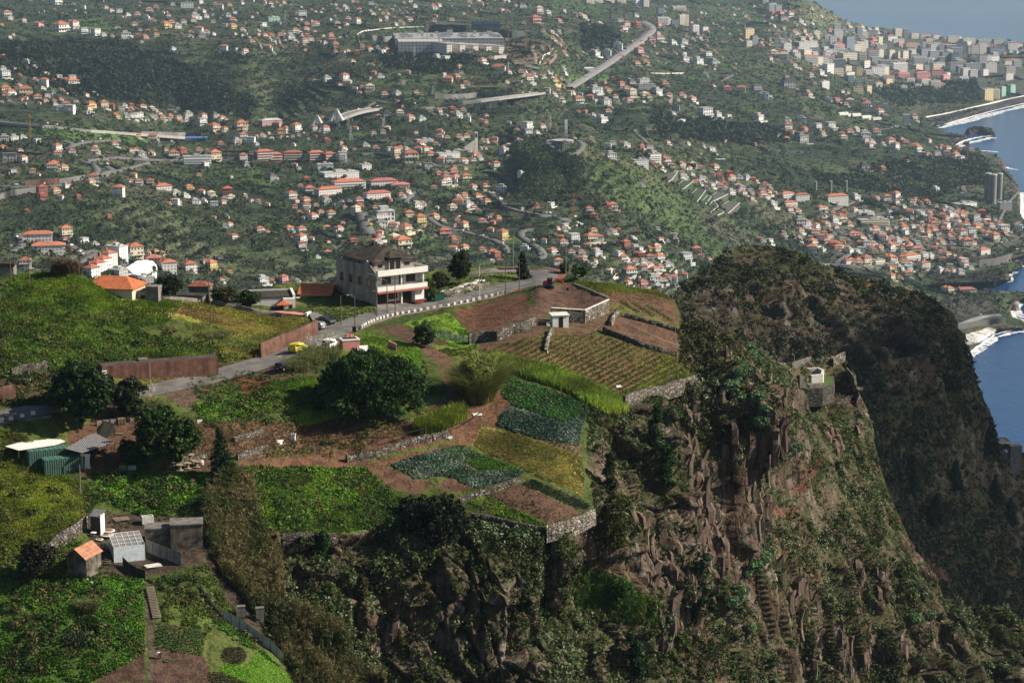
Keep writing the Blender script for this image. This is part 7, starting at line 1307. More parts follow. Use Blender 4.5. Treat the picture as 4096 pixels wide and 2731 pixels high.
# ------------------------------------------------------------------ far land: houses, blocks, bridges, roads
HOUSES={(0,0):"75,155,90o;100,185,70w;225,210,50o;330,245,70p;385,245,50o;20,240,50y;550,245,45o;650,225,60w;590,295,150o;700,265,90o;780,312,80w;850,300,70w;900,330,90w;960,340,60w;1035,345,50o;1160,355,130w;1270,345,70p;1290,295,60o;1355,300,60p;1340,360,80p;1430,300,60y;1440,340,60c;1305,400,50o;1240,255,60o;1265,155,70o;1375,120,80o;1435,85,60o;980,85,60o;1030,120,60o;1100,135,70w;1180,150,60w;1340,185,80w;1405,200,60o;1550,160,50o;1590,60,50w;1580,230,90c;1540,260,120y;1690,230,60o;1640,265,80w;1800,110,40o;1850,35,60w;1880,120,50w;1800,180,120w;1900,170,60w;1780,215,60o;1960,215,50w;2100,160,60w;2140,200,80o;2060,265,60w;2150,265,80y;2230,290,70o;1750,310,60o;1820,320,90o;1750,350,60w;1900,320,90o;1860,350,80w;1970,330,50w;2050,480,80o;2180,470,40w;2260,485,80o;2320,405,80o;1600,470,60w;125,330,45o;95,360,40w;280,10,60w;410,10,70g;760,90,50w;540,45,100w;2110,60,60y;2020,90,60o;1980,60,60o;2230,45,50w;2310,20,60w;2160,130,60w;40,540,80p;235,590,70w;245,640,70r;35,650,65w;135,650,60w;60,720,100w;330,645,70w;430,710,90b;320,745,60b;490,755,50o;590,765,80p;550,730,60w;670,750,80w;680,800,130o;395,795,90o;400,830,70w;185,700,50r;180,795,60o;60,855,110c;110,880,120o;45,895,60y;240,885,180c;265,905,90p;440,905,60w;490,865,50w;350,925,90c;230,920,50o;500,940,60c;510,970,60w;560,1030,120w;630,1045,110w;605,990,110o;680,1010,60o;700,950,70w;805,900,50o;870,880,70w;850,988,110y;830,1030,70c;820,1060,60w;965,1000,90c;1020,1005,60r;1120,1030,70w;1150,990,60w;1210,985,60r;1085,1090,60y;1170,1095,50w;1230,1100,80w;1290,1100,90w;1320,1010,80o;1400,1020,70b;1400,1085,80w;1475,1060,60o;1500,1100,70o;1570,1080,70p;1650,1100,80w;1740,1080,90w;1570,1030,100g;1880,1100,70o;1990,1085,80g;2050,1110,90o;1990,1200,110c;2075,1205,80c;1870,1150,90w;2230,1190,130c;2250,1210,60c;1830,1150,50o;1270,1270,70c;1400,1295,130o;1580,1310,40w;1060,1350,80o;880,1360,60w;870,1405,110o;545,1395,90o;530,1440,110o;665,1420,80o;190,1400,70o;355,1310,90w;215,1280,80w;140,1295,90w;40,1300,100w;35,1380,90c;90,1485,190g;230,1495,80o;505,1545,110c;600,1565,110c;480,1567,120o;1250,1400,80o;1310,1445,90w;1390,1425,90o;1210,1405,50o;1530,1400,50c;1600,1455,120o;1690,1430,90r;1990,1490,130c;1900,1395,60o;1830,1400,70c;1900,1540,70w;2030,1345,90p;2190,1325,90w;2300,1325,90w;2240,1275,90o;2240,1485,90o;2270,1540,60w;2320,1430,90g",(1,0):"60,20,60c;75,45,40o;140,50,50o;190,30,40c;260,40,50c;80,245,90w;420,195,50o;430,165,90w;380,150,60c;470,290,70c;545,305,50o;560,240,70o;530,255,50o;470,240,60o;520,210,40o;690,190,40w;750,230,70o;840,240,60o;945,225,70o;850,190,60o;770,265,40o;550,120,40o;820,75,60w;840,105,60w;890,25,50p;950,115,60o;1080,145,50w;1145,205,40c;1200,175,50o;1200,200,50w;1165,135,40c;1215,140,45c;1060,60,60w;1100,55,40o;1300,100,45g;1360,40,50y;1465,75,55w;1420,35,40w;1635,85,80o;1610,95,50w;1690,75,50o;1330,225,80o;1290,240,50w;1420,200,60o;1800,205,60o;1640,215,50o;2270,115,60c;2310,120,60o;2300,25,90o;2050,25,70c;1960,35,50o;1740,5,80c;2070,50,50o;30,335,60c;90,345,60o;100,375,80c;150,350,60c;200,370,60o;230,345,70o;320,330,60w;370,305,90o;410,325,50w;330,365,80w;360,380,50w;470,345,60y;480,375,60c;510,390,60w;455,410,70c;575,400,60p;640,410,60w;695,355,60c;700,380,80p;735,420,60c;735,450,50p;795,490,60w;850,485,60o;740,490,35o;930,515,60r;980,450,50p;1055,470,60o;1120,455,50w;1175,508,70w;1210,490,60o;100,458,90c;20,440,60g;895,582,55o;1035,592,30w;1070,605,50c;1180,555,40g;800,697,40o;540,757,60o;660,740,90w;775,797,50o;830,750,90o;835,788,110b;945,867,60o;905,830,70w;975,815,50o;1050,835,100b;1020,875,40r;1185,888,90o;1240,892,40w;1310,880,70w;1295,945,50o;1355,778,45o;1320,778,30w;1475,870,60o;1315,695,40o;1390,690,55o;1145,720,80w;1075,690,60p;1055,724,35o;1660,612,75y;1690,565,100w;1760,580,90w;1875,622,60c;1860,572,30w;1735,698,40w;1885,682,70g;1855,725,75p;1930,780,75c;1755,770,110y;1895,805,50o;2095,580,80o;2050,580,40o;2305,762,50o;2330,675,60o;1665,528,40o;1130,1092,80o;1210,1080,90g;1325,1058,80b;1350,988,35o;1430,1108,110c;1530,1112,90w;1690,1048,60o;1740,1080,60w;1810,1022,90r;1905,1035,70o;1800,1055,60o;1950,1058,50g;1870,1082,90w;1935,1115,80w;2060,1125,70c;2115,1142,50p;2120,1078,60o;2320,1140,60w;1200,1202,70b;910,1198,60o;650,1220,80o;600,1210,50w;545,1205,60o;180,1172,90p;230,1250,80y;300,1218,90o;390,1215,100o;240,1270,50o;290,1268,40o;340,1265,40o;395,1258,35o;60,1258,70o;10,1262,50o;15,1340,50w;560,1268,50r;655,1305,80r;1085,1245,60o;1170,1242,60o;1475,1238,55o;1680,1230,90o;1680,1278,80o;1760,1282,60o;1870,1280,90o;1940,1285,70o;2085,1300,60o;2130,1317,50o;2190,1317,70o;2090,1380,50o;1010,1352,80w;1100,1378,80o;1240,1383,80w;1335,1382,70o;1395,1395,70w;1480,1408,100o;1530,1355,90o;1655,1345,80o;1610,1380,60o;1615,1448,90c;1570,1402,70o;1430,1480,160c;1300,1465,60o;1300,1425,90c;815,1385,90o;790,1330,50o;905,1392,60c;1690,1500,90c;1490,1532,60w;1590,1550,130g;1790,1500,100w;1920,1500,100o;2030,1448,110o;2000,1495,60o;2300,1405,90w;2215,1550,80o;1825,1552,60o;1930,1562,50o;350,1535,60o;400,1565,50w",(2,0):"40,65,40o;100,75,90g;260,128,80b;340,148,60b;485,118,40o;230,212,110p;440,208,60p;575,158,50p;625,152,50b;670,182,90b;710,240,40c;815,238,75b;880,265,60b;110,232,50o;290,312,50o;370,310,60b;435,305,40o;410,332,40o;375,372,60c;440,375,40w;430,418,60o;400,392,60o;460,438,80r;480,498,60c;600,530,40c;950,198,60w;1000,222,70w;1060,255,70o;1040,295,110o;1165,255,110r;1145,158,60w;1350,325,50w;1365,385,100o;1360,255,60p;1290,385,90o;1200,405,40o;970,455,100w;765,475,90w;655,492,40w;790,522,90w;870,510,90w;1185,508,90p;1140,492,40w;1005,542,60p;1590,510,70w;1605,570,90w;1490,412,90w;1590,410,80w;1570,445,70w;1605,352,50o;1665,375,50w;1735,367,40w;1810,532,80w;1870,590,90w;1730,595,110w;1745,480,60c;1155,605,70c;1235,600,80c;1330,580,40w;1415,592,50g;1770,720,70w;85,685,90o;130,665,40o;20,675,40o;200,695,60o;270,712,45o;360,705,50w;470,628,60w;490,680,60w;395,775,130y;170,758,90o;160,718,60p;70,765,60w;1015,808,70p;930,748,50r;1090,762,60w;895,855,70c;780,860,140w;1060,832,70o;1110,785,100g;1115,890,90b;1230,900,110b;1410,790,90c;1355,870,100w;320,858,70w;420,852,60c;390,878,70o;560,858,60o;625,882,70w;520,882,60o;625,950,110o;710,920,80p;775,942,70w;560,892,50w;880,962,100w;975,962,60o;955,918,60o;1085,942,90o;1035,928,50o;1215,950,60w;1265,918,60c;460,925,60o;900,1000,70b;890,1045,70o;605,1045,60o;690,1048,60p;750,1062,50w;850,1132,140w;1450,912,70o;1565,895,90o;1670,938,90o;1455,952,50o;1530,940,40o;1500,1015,90g;1490,1065,60w;1860,810,65c;1980,845,90p;2100,850,100c;2260,850,100g;2320,905,90w;1800,1090,140w;1905,1075,80w;2000,1085,80w;2290,1110,110w;1660,1105,50w;165,1198,110w;290,1195,70o;160,1245,80w;40,1215,70o;240,1230,60w;580,1285,50o;635,1292,30o;730,1295,80o;880,1368,70w;930,1350,70w;1005,1332,50o;1060,1362,90w;1200,1362,60p;1270,1380,100g;1440,1328,60o;1960,1315,70c;1620,1325,50o;1760,1352,45w;1845,1412,80w;1735,1420,30o;2240,1335,50p;920,1462,110w;1300,1525,60c;1375,1562,90o;1420,1510,120o;1570,1540,110o;1665,1532,90b;1480,1562,70c;1640,1562,60o;1740,1562,70c;1880,1562,90o",(3,0):"60,255,60w;75,345,60o;100,310,70o;130,145,90p;60,150,90p;150,195,90g;215,155,80o;310,218,70w;250,235,60o;400,215,60w;440,245,60w;300,112,40p;250,315,80o;340,315,60c;380,355,60y;60,515,90b;140,550,110b;30,565,50o;90,578,60o;210,595,60o;250,618,60o;300,642,50o;430,660,80c;400,705,60o;500,690,80w;580,310,90o;700,285,50w;740,240,60o;830,262,60o;870,278,60o;800,285,60w;940,295,60w;1000,295,60w;1130,360,80o;1150,335,60p;980,398,90p;960,415,60p;550,942,90w;640,940,70p;690,868,50o;740,865,50w;890,942,60p;920,965,60w;990,970,70w;750,960,90b;720,978,60o;900,1000,100o;1080,995,60w;1040,1052,90o;1080,1090,80o;370,848,50o;390,893,70o;200,810,140g;25,900,60w;430,778,40o;1280,1140,50w;1350,1108,70o;180,1120,80w;310,1125,90w;590,1170,120w;620,1208,70w;470,1192,80w;510,1240,60o;510,1285,60o;190,1205,90o;240,1235,70c;350,1210,90p;170,1230,80c;180,1300,90c;335,1315,150g;700,1290,100b;760,1235,100o;680,1255,70o;820,1205,80b;900,1240,90p;1000,1235,90o;900,1280,120w;910,1315,60w;950,1358,80o;960,1315,70w;1060,1330,60o;1120,1298,70o;1140,1340,90o;1190,1380,90o;1240,1295,60w;1270,1325,70p;1160,1258,40o;1390,1395,110o;1350,1378,100c;1410,1438,100w;1480,1445,70o;1550,1375,60o;1600,1380,60o;1660,1388,80o;1760,1400,60o;1870,1400,70o;1490,1315,50o;1560,1450,90g;1640,1450,80o;1740,1455,110o;1790,1465,80w;1730,1415,60o;1290,1500,50o;1060,1562,80p;900,1562,100g",(0,1):"130,28,110g;300,38,70c;345,50,60o;860,95,110o;850,130,90c;625,158,90w;640,155,60r;400,225,110r;400,255,110r;525,210,90c;550,262,80o;725,255,65r;250,385,70r;1080,235,120o;1220,62,70o;1210,120,80o;1280,130,110o;1380,130,90o;1745,178,100y;1840,220,80o;1830,60,60c;2130,75,40o;1625,232,90w;1715,250,90w;1600,325,90w;1540,315,60c;1640,315,80o;1800,305,100w;1860,295,80w;1970,328,110w;1945,242,90b;1965,275,80b;2090,240,110r;2065,290,80w;2130,275,90b;2060,318,60c;2250,248,60b;2320,288,60o;1010,448,60r;2060,435,80g;1960,445,60y;2120,513,70o;2065,524,60w;2160,630,85o;610,650,70o;790,658,110w;880,692,80w;1260,812,170c;1890,862,60o;1965,912,110y;2115,957,70y;2040,1020,60o;1760,1032,70g;2025,822,60g;1055,700,70c;1110,705,55c;1185,705,60c;1240,718,60c;1305,742,60c;1360,757,60c;1440,755,60c;1495,768,55c;1550,772,55c;620,615,130c;560,600,70o;235,885,170o",(1,1):"165,88,110g;470,103,80r;410,158,60o;500,208,110o;340,255,110o;380,295,70o;470,295,90c;470,345,110o;555,335,60o;660,305,90w;640,263,70o;735,322,40o;785,318,80w;820,348,60c;865,305,80g;955,298,90o;965,345,100r;940,395,90b;360,358,60c;405,403,75o;470,398,50o;430,453,40o;600,398,80o;685,398,70o;700,420,90o;540,445,115o;800,495,50o;20,300,60o;100,328,70o;45,568,110o;110,578,50o;320,560,90c;340,572,70w;430,565,90o;650,552,100o;780,560,110o;330,630,40r;440,668,110o;430,722,90o;500,648,70o;765,625,50w;670,665,50o;660,780,80c;570,805,60w;900,672,90r;1100,358,80o;1190,348,60o;1160,530,130w;1260,530,110c;1285,542,120o;1400,560,120c;1130,595,80o;1150,635,90o;1415,450,100c;1500,455,80o;1525,500,120y;1510,588,90b;1050,470,80g;1290,645,110b;1370,715,180c;1075,665,80o;1130,655,60o;1635,180,90c;1730,133,90o;1840,148,60o;1340,245,90o;1400,205,80o;1200,280,90p;1920,245,90c;2050,265,95c;2010,172,80o;2130,172,110c;2250,200,110w;1500,355,110w;1540,355,60o;1940,95,110c;1690,55,80p;1750,62,80w;1760,130,110o;1800,92,90o;1820,35,90p;1865,275,70b;1850,335,130c;1815,360,110b;1970,345,110w;2040,375,60o;2130,305,100c;1660,445,110c;1725,475,60o;1880,450,60b;2080,493,110o;2150,445,80g;1840,528,80o;1930,538,90c;2150,565,90c;2290,630,110y;1740,605,130p;1820,635,80p;1830,678,100c;1930,730,110c;2080,745,90c;2180,785,100o;2220,810,90r;1800,748,120o;1930,805,60r;2170,845,70b;150,1018,60p;270,1030,90p;380,1028,70w;80,1038,120w;1200,465,200w",(2,1):"100,45,70w;215,335,80p;230,352,40p;375,325,90w;715,385,90o;890,330,70r;930,358,110c;100,360,40w;755,445,95p;500,518,80w;425,533,50o;480,543,60o;755,575,100c;440,632,70p;400,605,50o;290,672,60o;585,655,110w;480,690,100o;740,650,150c;820,655,80c;590,730,90w;690,712,80o;790,750,90o;800,785,100w;550,772,80o;390,768,100o;110,735,110w;645,775,80o;620,838,90c;680,848,70b;770,850,80o;740,875,90g;430,888,100o;405,692,40w;1130,648,90w;1140,708,80w;1060,718,100r;1190,735,90w;1265,725,60y;1340,725,90b;1340,755,110c;1160,785,70o;1190,795,100r;1000,795,90w;1035,838,140o;1270,825,95o;1370,830,110o;1220,868,90w;1135,848,70o;1280,893,90o;1370,903,90o;1450,910,120w;1330,935,90o;1210,935,90o;1100,968,140o;1265,945,60y;1420,995,95o;1330,993,80o;1560,915,50g;1575,988,85o;1700,762,110p;1615,838,120w;1820,828,65o;1870,865,40p;1800,905,60o;930,972,90b;1085,1055,100o;1215,1065,130p;1315,1035,130w;1400,1033,80o;1480,1013,90o;1550,1085,100o;1610,1062,50o;30,885,90o;1190,130,70g;1560,43,80o;1580,90,90w;1680,128,70y;1660,48,60w;1750,98,80w;1850,155,60w;1760,143,80w;1890,133,70w;1920,173,90o;1840,63,60o;1910,68,90r;2000,50,80r;2030,93,90o;2090,78,80w;2170,90,80w;2250,108,60o;2030,225,90w;2140,228,70o;2120,183,80w;2190,203,80w;2210,273,60o;2270,233,60p;2310,243,90o;2300,183,90g;2270,658,60o;2320,668,50w",(3,1):"20,220,90c;60,335,90w;210,385,70o;280,395,80o;500,375,90o;530,363,80o;825,270,90w;1100,295,90o;1195,265,90o;1190,313,60o;1010,275,70o;1330,308,90o;1365,283,60o;1410,318,70c;1465,313,80c;805,380,90o;1125,388,60w;1380,385,70w;1420,403,90w;1490,398,60c;1560,193,100w;1800,245,90w;1795,183,50o;1650,370,80w;1550,353,50o;690,465,110c;625,470,90w;340,475,70w;310,505,150w;310,570,90o;370,525,90o;430,590,110c;520,595,70c;460,545,80o;390,625,70w;450,625,80o;560,625,80o;270,650,120b;400,745,110o;150,593,60w;140,623,70o;30,675,70w;430,690,110c;480,655,90o;550,688,100c;600,710,110p;660,710,110c;520,750,70w;640,730,80p;720,718,50o;770,758,90w;870,645,70o;940,700,110c;960,745,80o;910,705,80w;860,745,110w;830,755,80w;1040,725,90c;1050,628,120w;1150,635,60w;1050,663,90o;1130,673,70o;1180,705,80o;1210,665,80w;1150,738,90o;1240,733,70c;1300,735,90c;1310,695,70o;1370,755,100c;1260,555,100c;1340,540,60w;1410,550,80c;1275,600,80w;1000,565,90o;1100,555,70w;1180,535,80g;1240,525,60o;1530,520,90o;1440,638,80w;1480,620,70c;1535,570,100p;1560,605,80g;1620,510,90c;1600,438,80o;1650,455,70o;1690,428,90w;1730,405,80o;1790,430,90o;1690,383,70w;1750,373,60g;1830,405,60y;1660,538,80w;1700,495,70o;1770,528,90o;1830,515,80o;1690,595,80o;1750,575,70c;1800,608,90o;1880,590,90w;1600,668,80c;1690,645,80o;1670,605,60o;1770,635,70c;1830,645,60c;1900,615,60o;1930,545,90y;1985,590,80o;2030,628,90o;2060,530,100o;2180,555,140w;2130,525,80o;2300,540,100w;2100,650,100c;2170,648,60w;1690,713,80w;1840,708,110c;1900,695,60o;1960,430,90r;1920,483,120g;1500,478,80c;1430,515,60o;1600,838,80c;1590,768,70o;1660,788,90o;1720,793,60o;1780,838,80c;1810,870,90w;1870,908,80w;1820,885,80o;1670,908,70w;1650,935,60o;1600,935,80w;1710,933,60o;1780,955,80w;1450,915,100c;1300,915,110w;1290,865,100o;1140,922,100y;1220,908,90w;1210,1002,80o;1290,975,90c;1150,1008,80c;1450,808,80w;1510,798,70w;1240,828,90c;1150,838,110c;1030,860,130g;920,868,110c;840,863,90c;770,858,90c;1640,1108,100o;1680,1118,90o;1100,800,60o;1250,860,70o;700,850,60w;1760,480,60o;1480,580,60c;1380,690,60w"}
APTS={(0,0):"1720,75,120,50w;1815,1525,270,90w;1240,1180,10,10w",(1,0):"150,1155,210,60p;85,1480,170,110r;190,1490,120,90r;340,1490,180,110r;560,1490,150,110r;690,1485,120,90r;800,1485,80,90w;640,1560,150,50w;1020,1562,100,50w;1780,1455,230,50w;1560,1312,170,25w;170,205,120,45G",(2,0):"720,35,90,50c;800,25,90,40c;900,25,100,50c;1010,30,90,50c;1090,20,80,40c;1165,60,70,70w;1235,68,70,80g;1370,135,70,65d;1540,100,140,40c;1390,225,120,70w;1440,230,50,60w;1500,242,70,60d;1580,235,110,100c;1690,300,80,70w;1780,298,60,50w;2185,362,110,100y;2235,415,70,90d;2180,435,70,60c;2330,30,60,60w;1240,835,170,60g;1220,775,120,50g;1315,1488,140,75w;1190,1525,150,55w",(3,0):"45,110,80,80w;100,110,60,60w;450,345,70,60c;560,375,90,50c;760,460,130,130d;370,480,290,100g;180,475,90,80w;250,522,60,60w;270,540,70,70o;400,590,150,90o;540,590,130,70o;600,410,70,80w;650,445,90,60P;690,452,60,50P;560,655,110,70P;640,505,200,50c;755,585,170,100c;870,575,80,90c;970,570,110,120o;1040,535,80,80c;1140,540,90,80c;1210,545,50,70c;1265,565,90,100c;1320,485,90,60o;740,685,100,80y;840,695,60,80y;760,715,130,50w;530,812,115,65w;1015,692,140,80w;1060,615,80,60w;1215,655,170,80w;1400,610,140,90w;1500,590,70,60w;1570,665,140,90c;1640,575,110,100d;1720,575,80,90d;1450,515,150,70d;1330,450,150,55o;1480,440,130,55o;1630,475,130,75o;1350,358,90,60o;1450,355,100,40o;1550,362,80,40o;1220,440,70,60P;1740,645,150,70g;1880,690,150,110g;2000,705,90,70w;2050,668,140,90g;2230,692,100,80g;1770,475,140,80d;1890,495,120,80g;1980,495,100,90g;2110,505,170,70d;2250,465,120,60g;2080,565,120,50w;2250,605,180,60o;1850,405,150,50g;2000,405,150,40g;2120,405,110,45g;2300,445,90,50o;1115,775,100,50y;830,860,100,60y;930,850,80,60y;1020,810,80,50y;1110,765,110,80o;1250,715,140,50P;1310,758,90,50o;1430,720,150,60P;1560,695,120,60P;1640,750,110,70P;1450,795,110,80o;1540,820,110,80c;1600,810,70,50P;1250,828,80,40g;2030,925,120,110y;2100,915,70,100y;2165,885,80,90G;2250,860,90,80G;1800,745,100,40w;1380,805,90,30g",(0,1):"345,655,290,90o;440,775,340,110o;1030,810,190,120w;960,840,110,100o;905,888,130,100o;850,925,120,100o;800,948,110,70o;1560,922,140,100o;1760,915,120,75o;1050,965,130,55g;1345,1025,150,45g;1510,180,160,50o;1410,838,150,45P",(1,1):"790,70,370,55w;865,165,320,80o;685,232,260,80o;500,208,110,50o;1180,140,270,60R;1330,165,180,45R;1130,265,260,75R;1190,455,190,60w",(2,1):"760,650,180,55o;890,1038,330,75c;1510,1110,90,40w;800,570,0,0w",(3,1):"190,265,150,70o;320,285,150,80o;210,340,160,60o;645,310,225,100o;985,520,300,70y;800,610,120,45R;860,640,130,35R;2000,770,130,60o;860,860,120,60o;1030,872,130,55c;1150,840,110,55o;1330,825,210,60o;1450,915,110,90o;1140,922,100,70y;740,200,0,0w;2185,365,130,75g;1830,325,270,25w;1080,418,0,0w;860,405,290,18w;1880,470,140,30g;740,858,60,40o;1820,1112,220,22R;2090,1150,0,0w"}
def parse(D,n):
 out=[]
 for(c,r),s in D.items():
  for e in s.split(';'):
   f=e.split(',');ty=f[-1][-1];nums_=[float(v)for v in f[:-1]]+[float(f[-1][:-1])]
   if nums_[2]<=12:continue
   out.append((c*1024+nums_[0]/2.296,r*683+nums_[1]/2.296,*[v/2.296 for v in nums_[2:]],ty))
 return out
HL,AL=parse(HOUSES,3),parse(APTS,4)
WCOL=dict(o=(.72,.70,.66),c=(.64,.57,.44),w=(.76,.76,.75),p=(.62,.36,.34),g=(.42,.41,.4),y=(.66,.52,.26),r=(.3,.13,.1),b=(.7,.66,.58),d=(.17,.2,.25),G=(.28,.5,.4),P=(.6,.32,.32),R=(.72,.7,.66))
WNAME=dict(o='white',c='cream',w='bright white',p='pink',g='grey',y='yellow',r='dark red',b='pale',d='dark glass',G='green',P='pink',R='white')
def wall_mat(k):
 n='house_wall_'+WNAME[k].replace(' ','_')+('_block'if k in'PR'else'')
 return mat(n,WCOL[k],.85,.07,.4)
def roof_mat2(name,col):
 m,nt,b=new_mat(name);g=NG(nt);oi=g.n('ShaderNodeObjectInfo');p=g.pos()
 c=g.ramp(g.math('ADD',g.math('MULTIPLY',g.noise(p,.25,3),.8),g.math('MULTIPLY',oi.outputs['Random'],.4)),[(.3,tuple(x*.6 for x in col)),(.7,col),(.95,tuple(min(1,x*1.3)for x in col))])
 g.l(c,b.inputs['Base Color']);b.inputs['Roughness'].default_value=.85;return m
R_OR=roof_mat2('town_orange_tiles',(.42,.15,.085));R_RD=roof_mat2('town_red_tiles',(.34,.09,.06));R_CR=roof_mat2('town_pale_tiles',(.55,.42,.3));R_FL=roof_mat2('town_flat_roof',(.42,.42,.41));R_GY=roof_mat2('town_grey_roof',(.14,.13,.125))
R_BR=roof_mat2('town_faded_red',(.5,.16,.14))
def house_parts(k,v,r):
 """returns wall MB (slots: wall, glass), roof MB ; unit house ~10 m wide, front towards -y"""
 w=MB();rf=MB();st=2 if v!=2 else 3;H=2.9*st;d=8.0
 flat=k in'wg'
 w.m=0;w.box(-5,5,0,d,-4,H)
 if v==1:w.box(-7.4,-5.02,1.5,d-1,-4,H-2.6)
 if v==3:w.box(5.02,8.0,1,d-1.5,-4,H-2.8)
 if not flat or v==2:w.box(-5.2,5.2,-1.4,-.01,2.75,2.95);w.box(-5.2,5.2,-1.4,-1.3,2.95,3.8)
 w.box(-7,7,-3.2,-2.9,-4,-.2)
 w.m=1
 for s in range(st):
  for i in range(4):
   if r.random()<.88:x=-4.1+i*2.45;hh=1.9 if s==1 and i%2 else 1.3;w.box(x,x+1.2,-.04,-.003,s*2.9+(.75 if hh<1.5 else.2),s*2.9+.75+1.3)
  for i in range(2):y=1.4+i*3.4;w.box(5.003,5.04,y,y+1.2,s*2.9+.8,s*2.9+2.1);w.box(-5.04,-5.003,y,y+1.2,s*2.9+.8,s*2.9+2.1)
 if flat:
  rf.box(-5.3,5.3,-.4,d+.3,H+.003,H+.35)
  if v in(0,3):rf.box(-3,2.2,2.5,d,H+.36,H+2.6)
  if v==1:rf.box(-7.5,-5.03,1.4,d-.9,H-2.59,H-2.4)
 else:
  rf.hip(-5,5,0,d,H+.003,2.3,.6)
  if v==1:rf.hip(-7.4,-5.6,1.5,d-1,H-2.59,.9,.3)
  if v==3:rf.hip(5.7,8,1,d-1.5,H-2.79,.9,.3)
  rf.box(1.8,2.5,5.2,5.9,H+.5,H+2.6)
 return w,rf
M_WIN=mat('town_windows',(.05,.055,.06),.3,.2,1,spec=.5)
PROTO={}
rr0=random.Random(11)
def roof_for(k):return{'o':R_OR,'c':R_OR,'w':R_FL,'p':R_OR,'g':R_GY,'y':R_OR,'r':R_RD,'b':R_CR,'d':R_GY,'G':R_FL,'P':R_BR,'R':R_RD}[k]
ROOFN={'o':'orange-roofed','c':'orange-roofed','w':'flat-roofed','p':'orange-roofed','g':'flat-roofed','y':'orange-roofed','r':'red-roofed','b':'tan-roofed'}
LMARK=[('white bridge pylons',1300,475),('tall church tower',1905,600),('hospital building site',1850,190),('hilltop antenna mast',2262,580),('white walled cutting',1440,150),('straight motorway',2420,290),('blue arched roof',780,548),('viaduct crane',120,500),('cypress grove',3520,810),('tall concrete silos',3970,760),('arched greenhouses',3420,460),('round chimneys',3320,745),('white edged terraces',2830,800),('motorway fan junction',400,700),('cream terraced houses',560,990),('white sheeted slope',570,1075),('lone hillside crane',2293,840),('pier lighthouse',3975,1155),('black beach rock',3915,535),('red crane by the beach',3998,320),('stepped grey block',2590,350),('octagonal water reservoir',2710,480),('winding road loop',2120,960),('big concrete viaduct',2010,420),('dark wooded ravine',330,260),('terraced ravine',560,260),('salmon-roofed sports hall',1400,735),('grassy headland',3320,60),('promenade wall',4000,1030),('white hall roundabout',1450,760),('pale crag basin',3240,1500),('red bank track',3210,1880),('small red ledge plot',3170,2050),('bottom cliff rocks',2900,2500)]
LUSED={}
def far_label(desc,px,py):
 """nearest landmark, side and order on that side: built so that no two are equal"""
 d,nm,lx,ly=min((math.hypot(px-x,(py-y)*1.6),n,x,y)for n,x,y in LMARK)
 dx,dy=px-lx,py-ly
 side=('right'if dx>0 else'left')if abs(dx)>2*abs(dy)else('below'if dy>0 else'above')if abs(dy)>2*abs(dx)else('lower 'if dy>0 else'upper ')+('right'if dx>0 else'left')
 return d,desc,nm,side
PEND=[]
def pend(o,desc,px,py,cat,group=None):PEND.append((o,desc,px,py,cat,group))
ORD=['nearest','second nearest','third nearest','fourth nearest','fifth nearest','sixth nearest','seventh nearest','eighth nearest','ninth nearest','tenth nearest']+['%s nearest'%s for s in'eleventh twelfth thirteenth fourteenth fifteenth sixteenth seventeenth eighteenth nineteenth twentieth'.split()]
def flush_labels():
 from collections import defaultdict
 G=defaultdict(list)
 for o,desc,px,py,cat,group in PEND:
  d,desc,nm,side=far_label(desc,px,py);G[(desc,nm,side)].append((d,o,cat,group))
 for(desc,nm,side),L in G.items():
  L.sort(key=lambda t:t[0])
  for i,(d,o,cat,group)in enumerate(L):
   pos={'right':'right of','left':'left of','below':'below','above':'above','lower right':'lower right of','lower left':'lower left of','upper right':'upper right of','upper left':'upper left of'}[side]
   lb=desc+(', '+ORD[min(i,len(ORD)-1)]if len(L)>1 else'')+' '+pos+' the '+nm
   tag(o,lb,cat,group)
def scale_at(p):return p.y/F_
HL.sort(key=lambda e:-(e[2]*(e[1]+500)))
rs=random.Random(4)
placed=[]
for e in HL:
 x,y,w,k=e;h,n=hit(x,y)
 if h is None or h.y<1200 or float(dist_poly(FLATS[3],np.array(x),np.array(y),False))<13:continue
 h,n=hit(x,y,B_FAR)
 placed.append((x,y,w,k,h))
small=MB_small=None
stuffh={}
def add_stuff(k,loc,s,rz,v):
 key=k;M=stuffh.setdefault(key,(MB(),MB()))
 w,rf=house_parts(k,v,rs)
 ca,sa=math.cos(rz),math.sin(rz)
 for src,dst in((w,M[0]),(rf,M[1])):
  b=len(dst.v);dst.v+=[(loc.x+s*(x*ca-y*sa),loc.y+s*(x*sa+y*ca),loc.z+s*z)for x,y,z in src.v];dst.f+=[tuple(i+b for i in f)for f in src.f];dst.mi+=src.mi
nh=0
for x,y,w,k,h in placed:
 v=rs.choice([0,0,1,2,3]);s=w*scale_at(h)/(12.6 if v in(0,2)else 15.5);rz=rs.choice([-.15,.2,.35,.5,.6,.75,.9])
 if nh<292:
  if(k,v)not in PROTO:
   wm,rf=house_parts(k,v,rs);o=wm.build('house',[wall_mat(k),M_WIN]);rf.build('roof',roof_for(k),o);PROTO[(k,v)]=o
  else:o=copy_tree(PROTO[(k,v)])
  o.location=h;o.scale=(s,s,s);o.rotation_euler=(0,0,rz);nh+=1
  pend(o,('tall 'if v==2 else'small 'if w<30 else'')+WNAME[k]+' '+ROOFN[k]+' house',x,y,'house','houses of the far villages')
 else:add_stuff(k,h,s,rz,v)
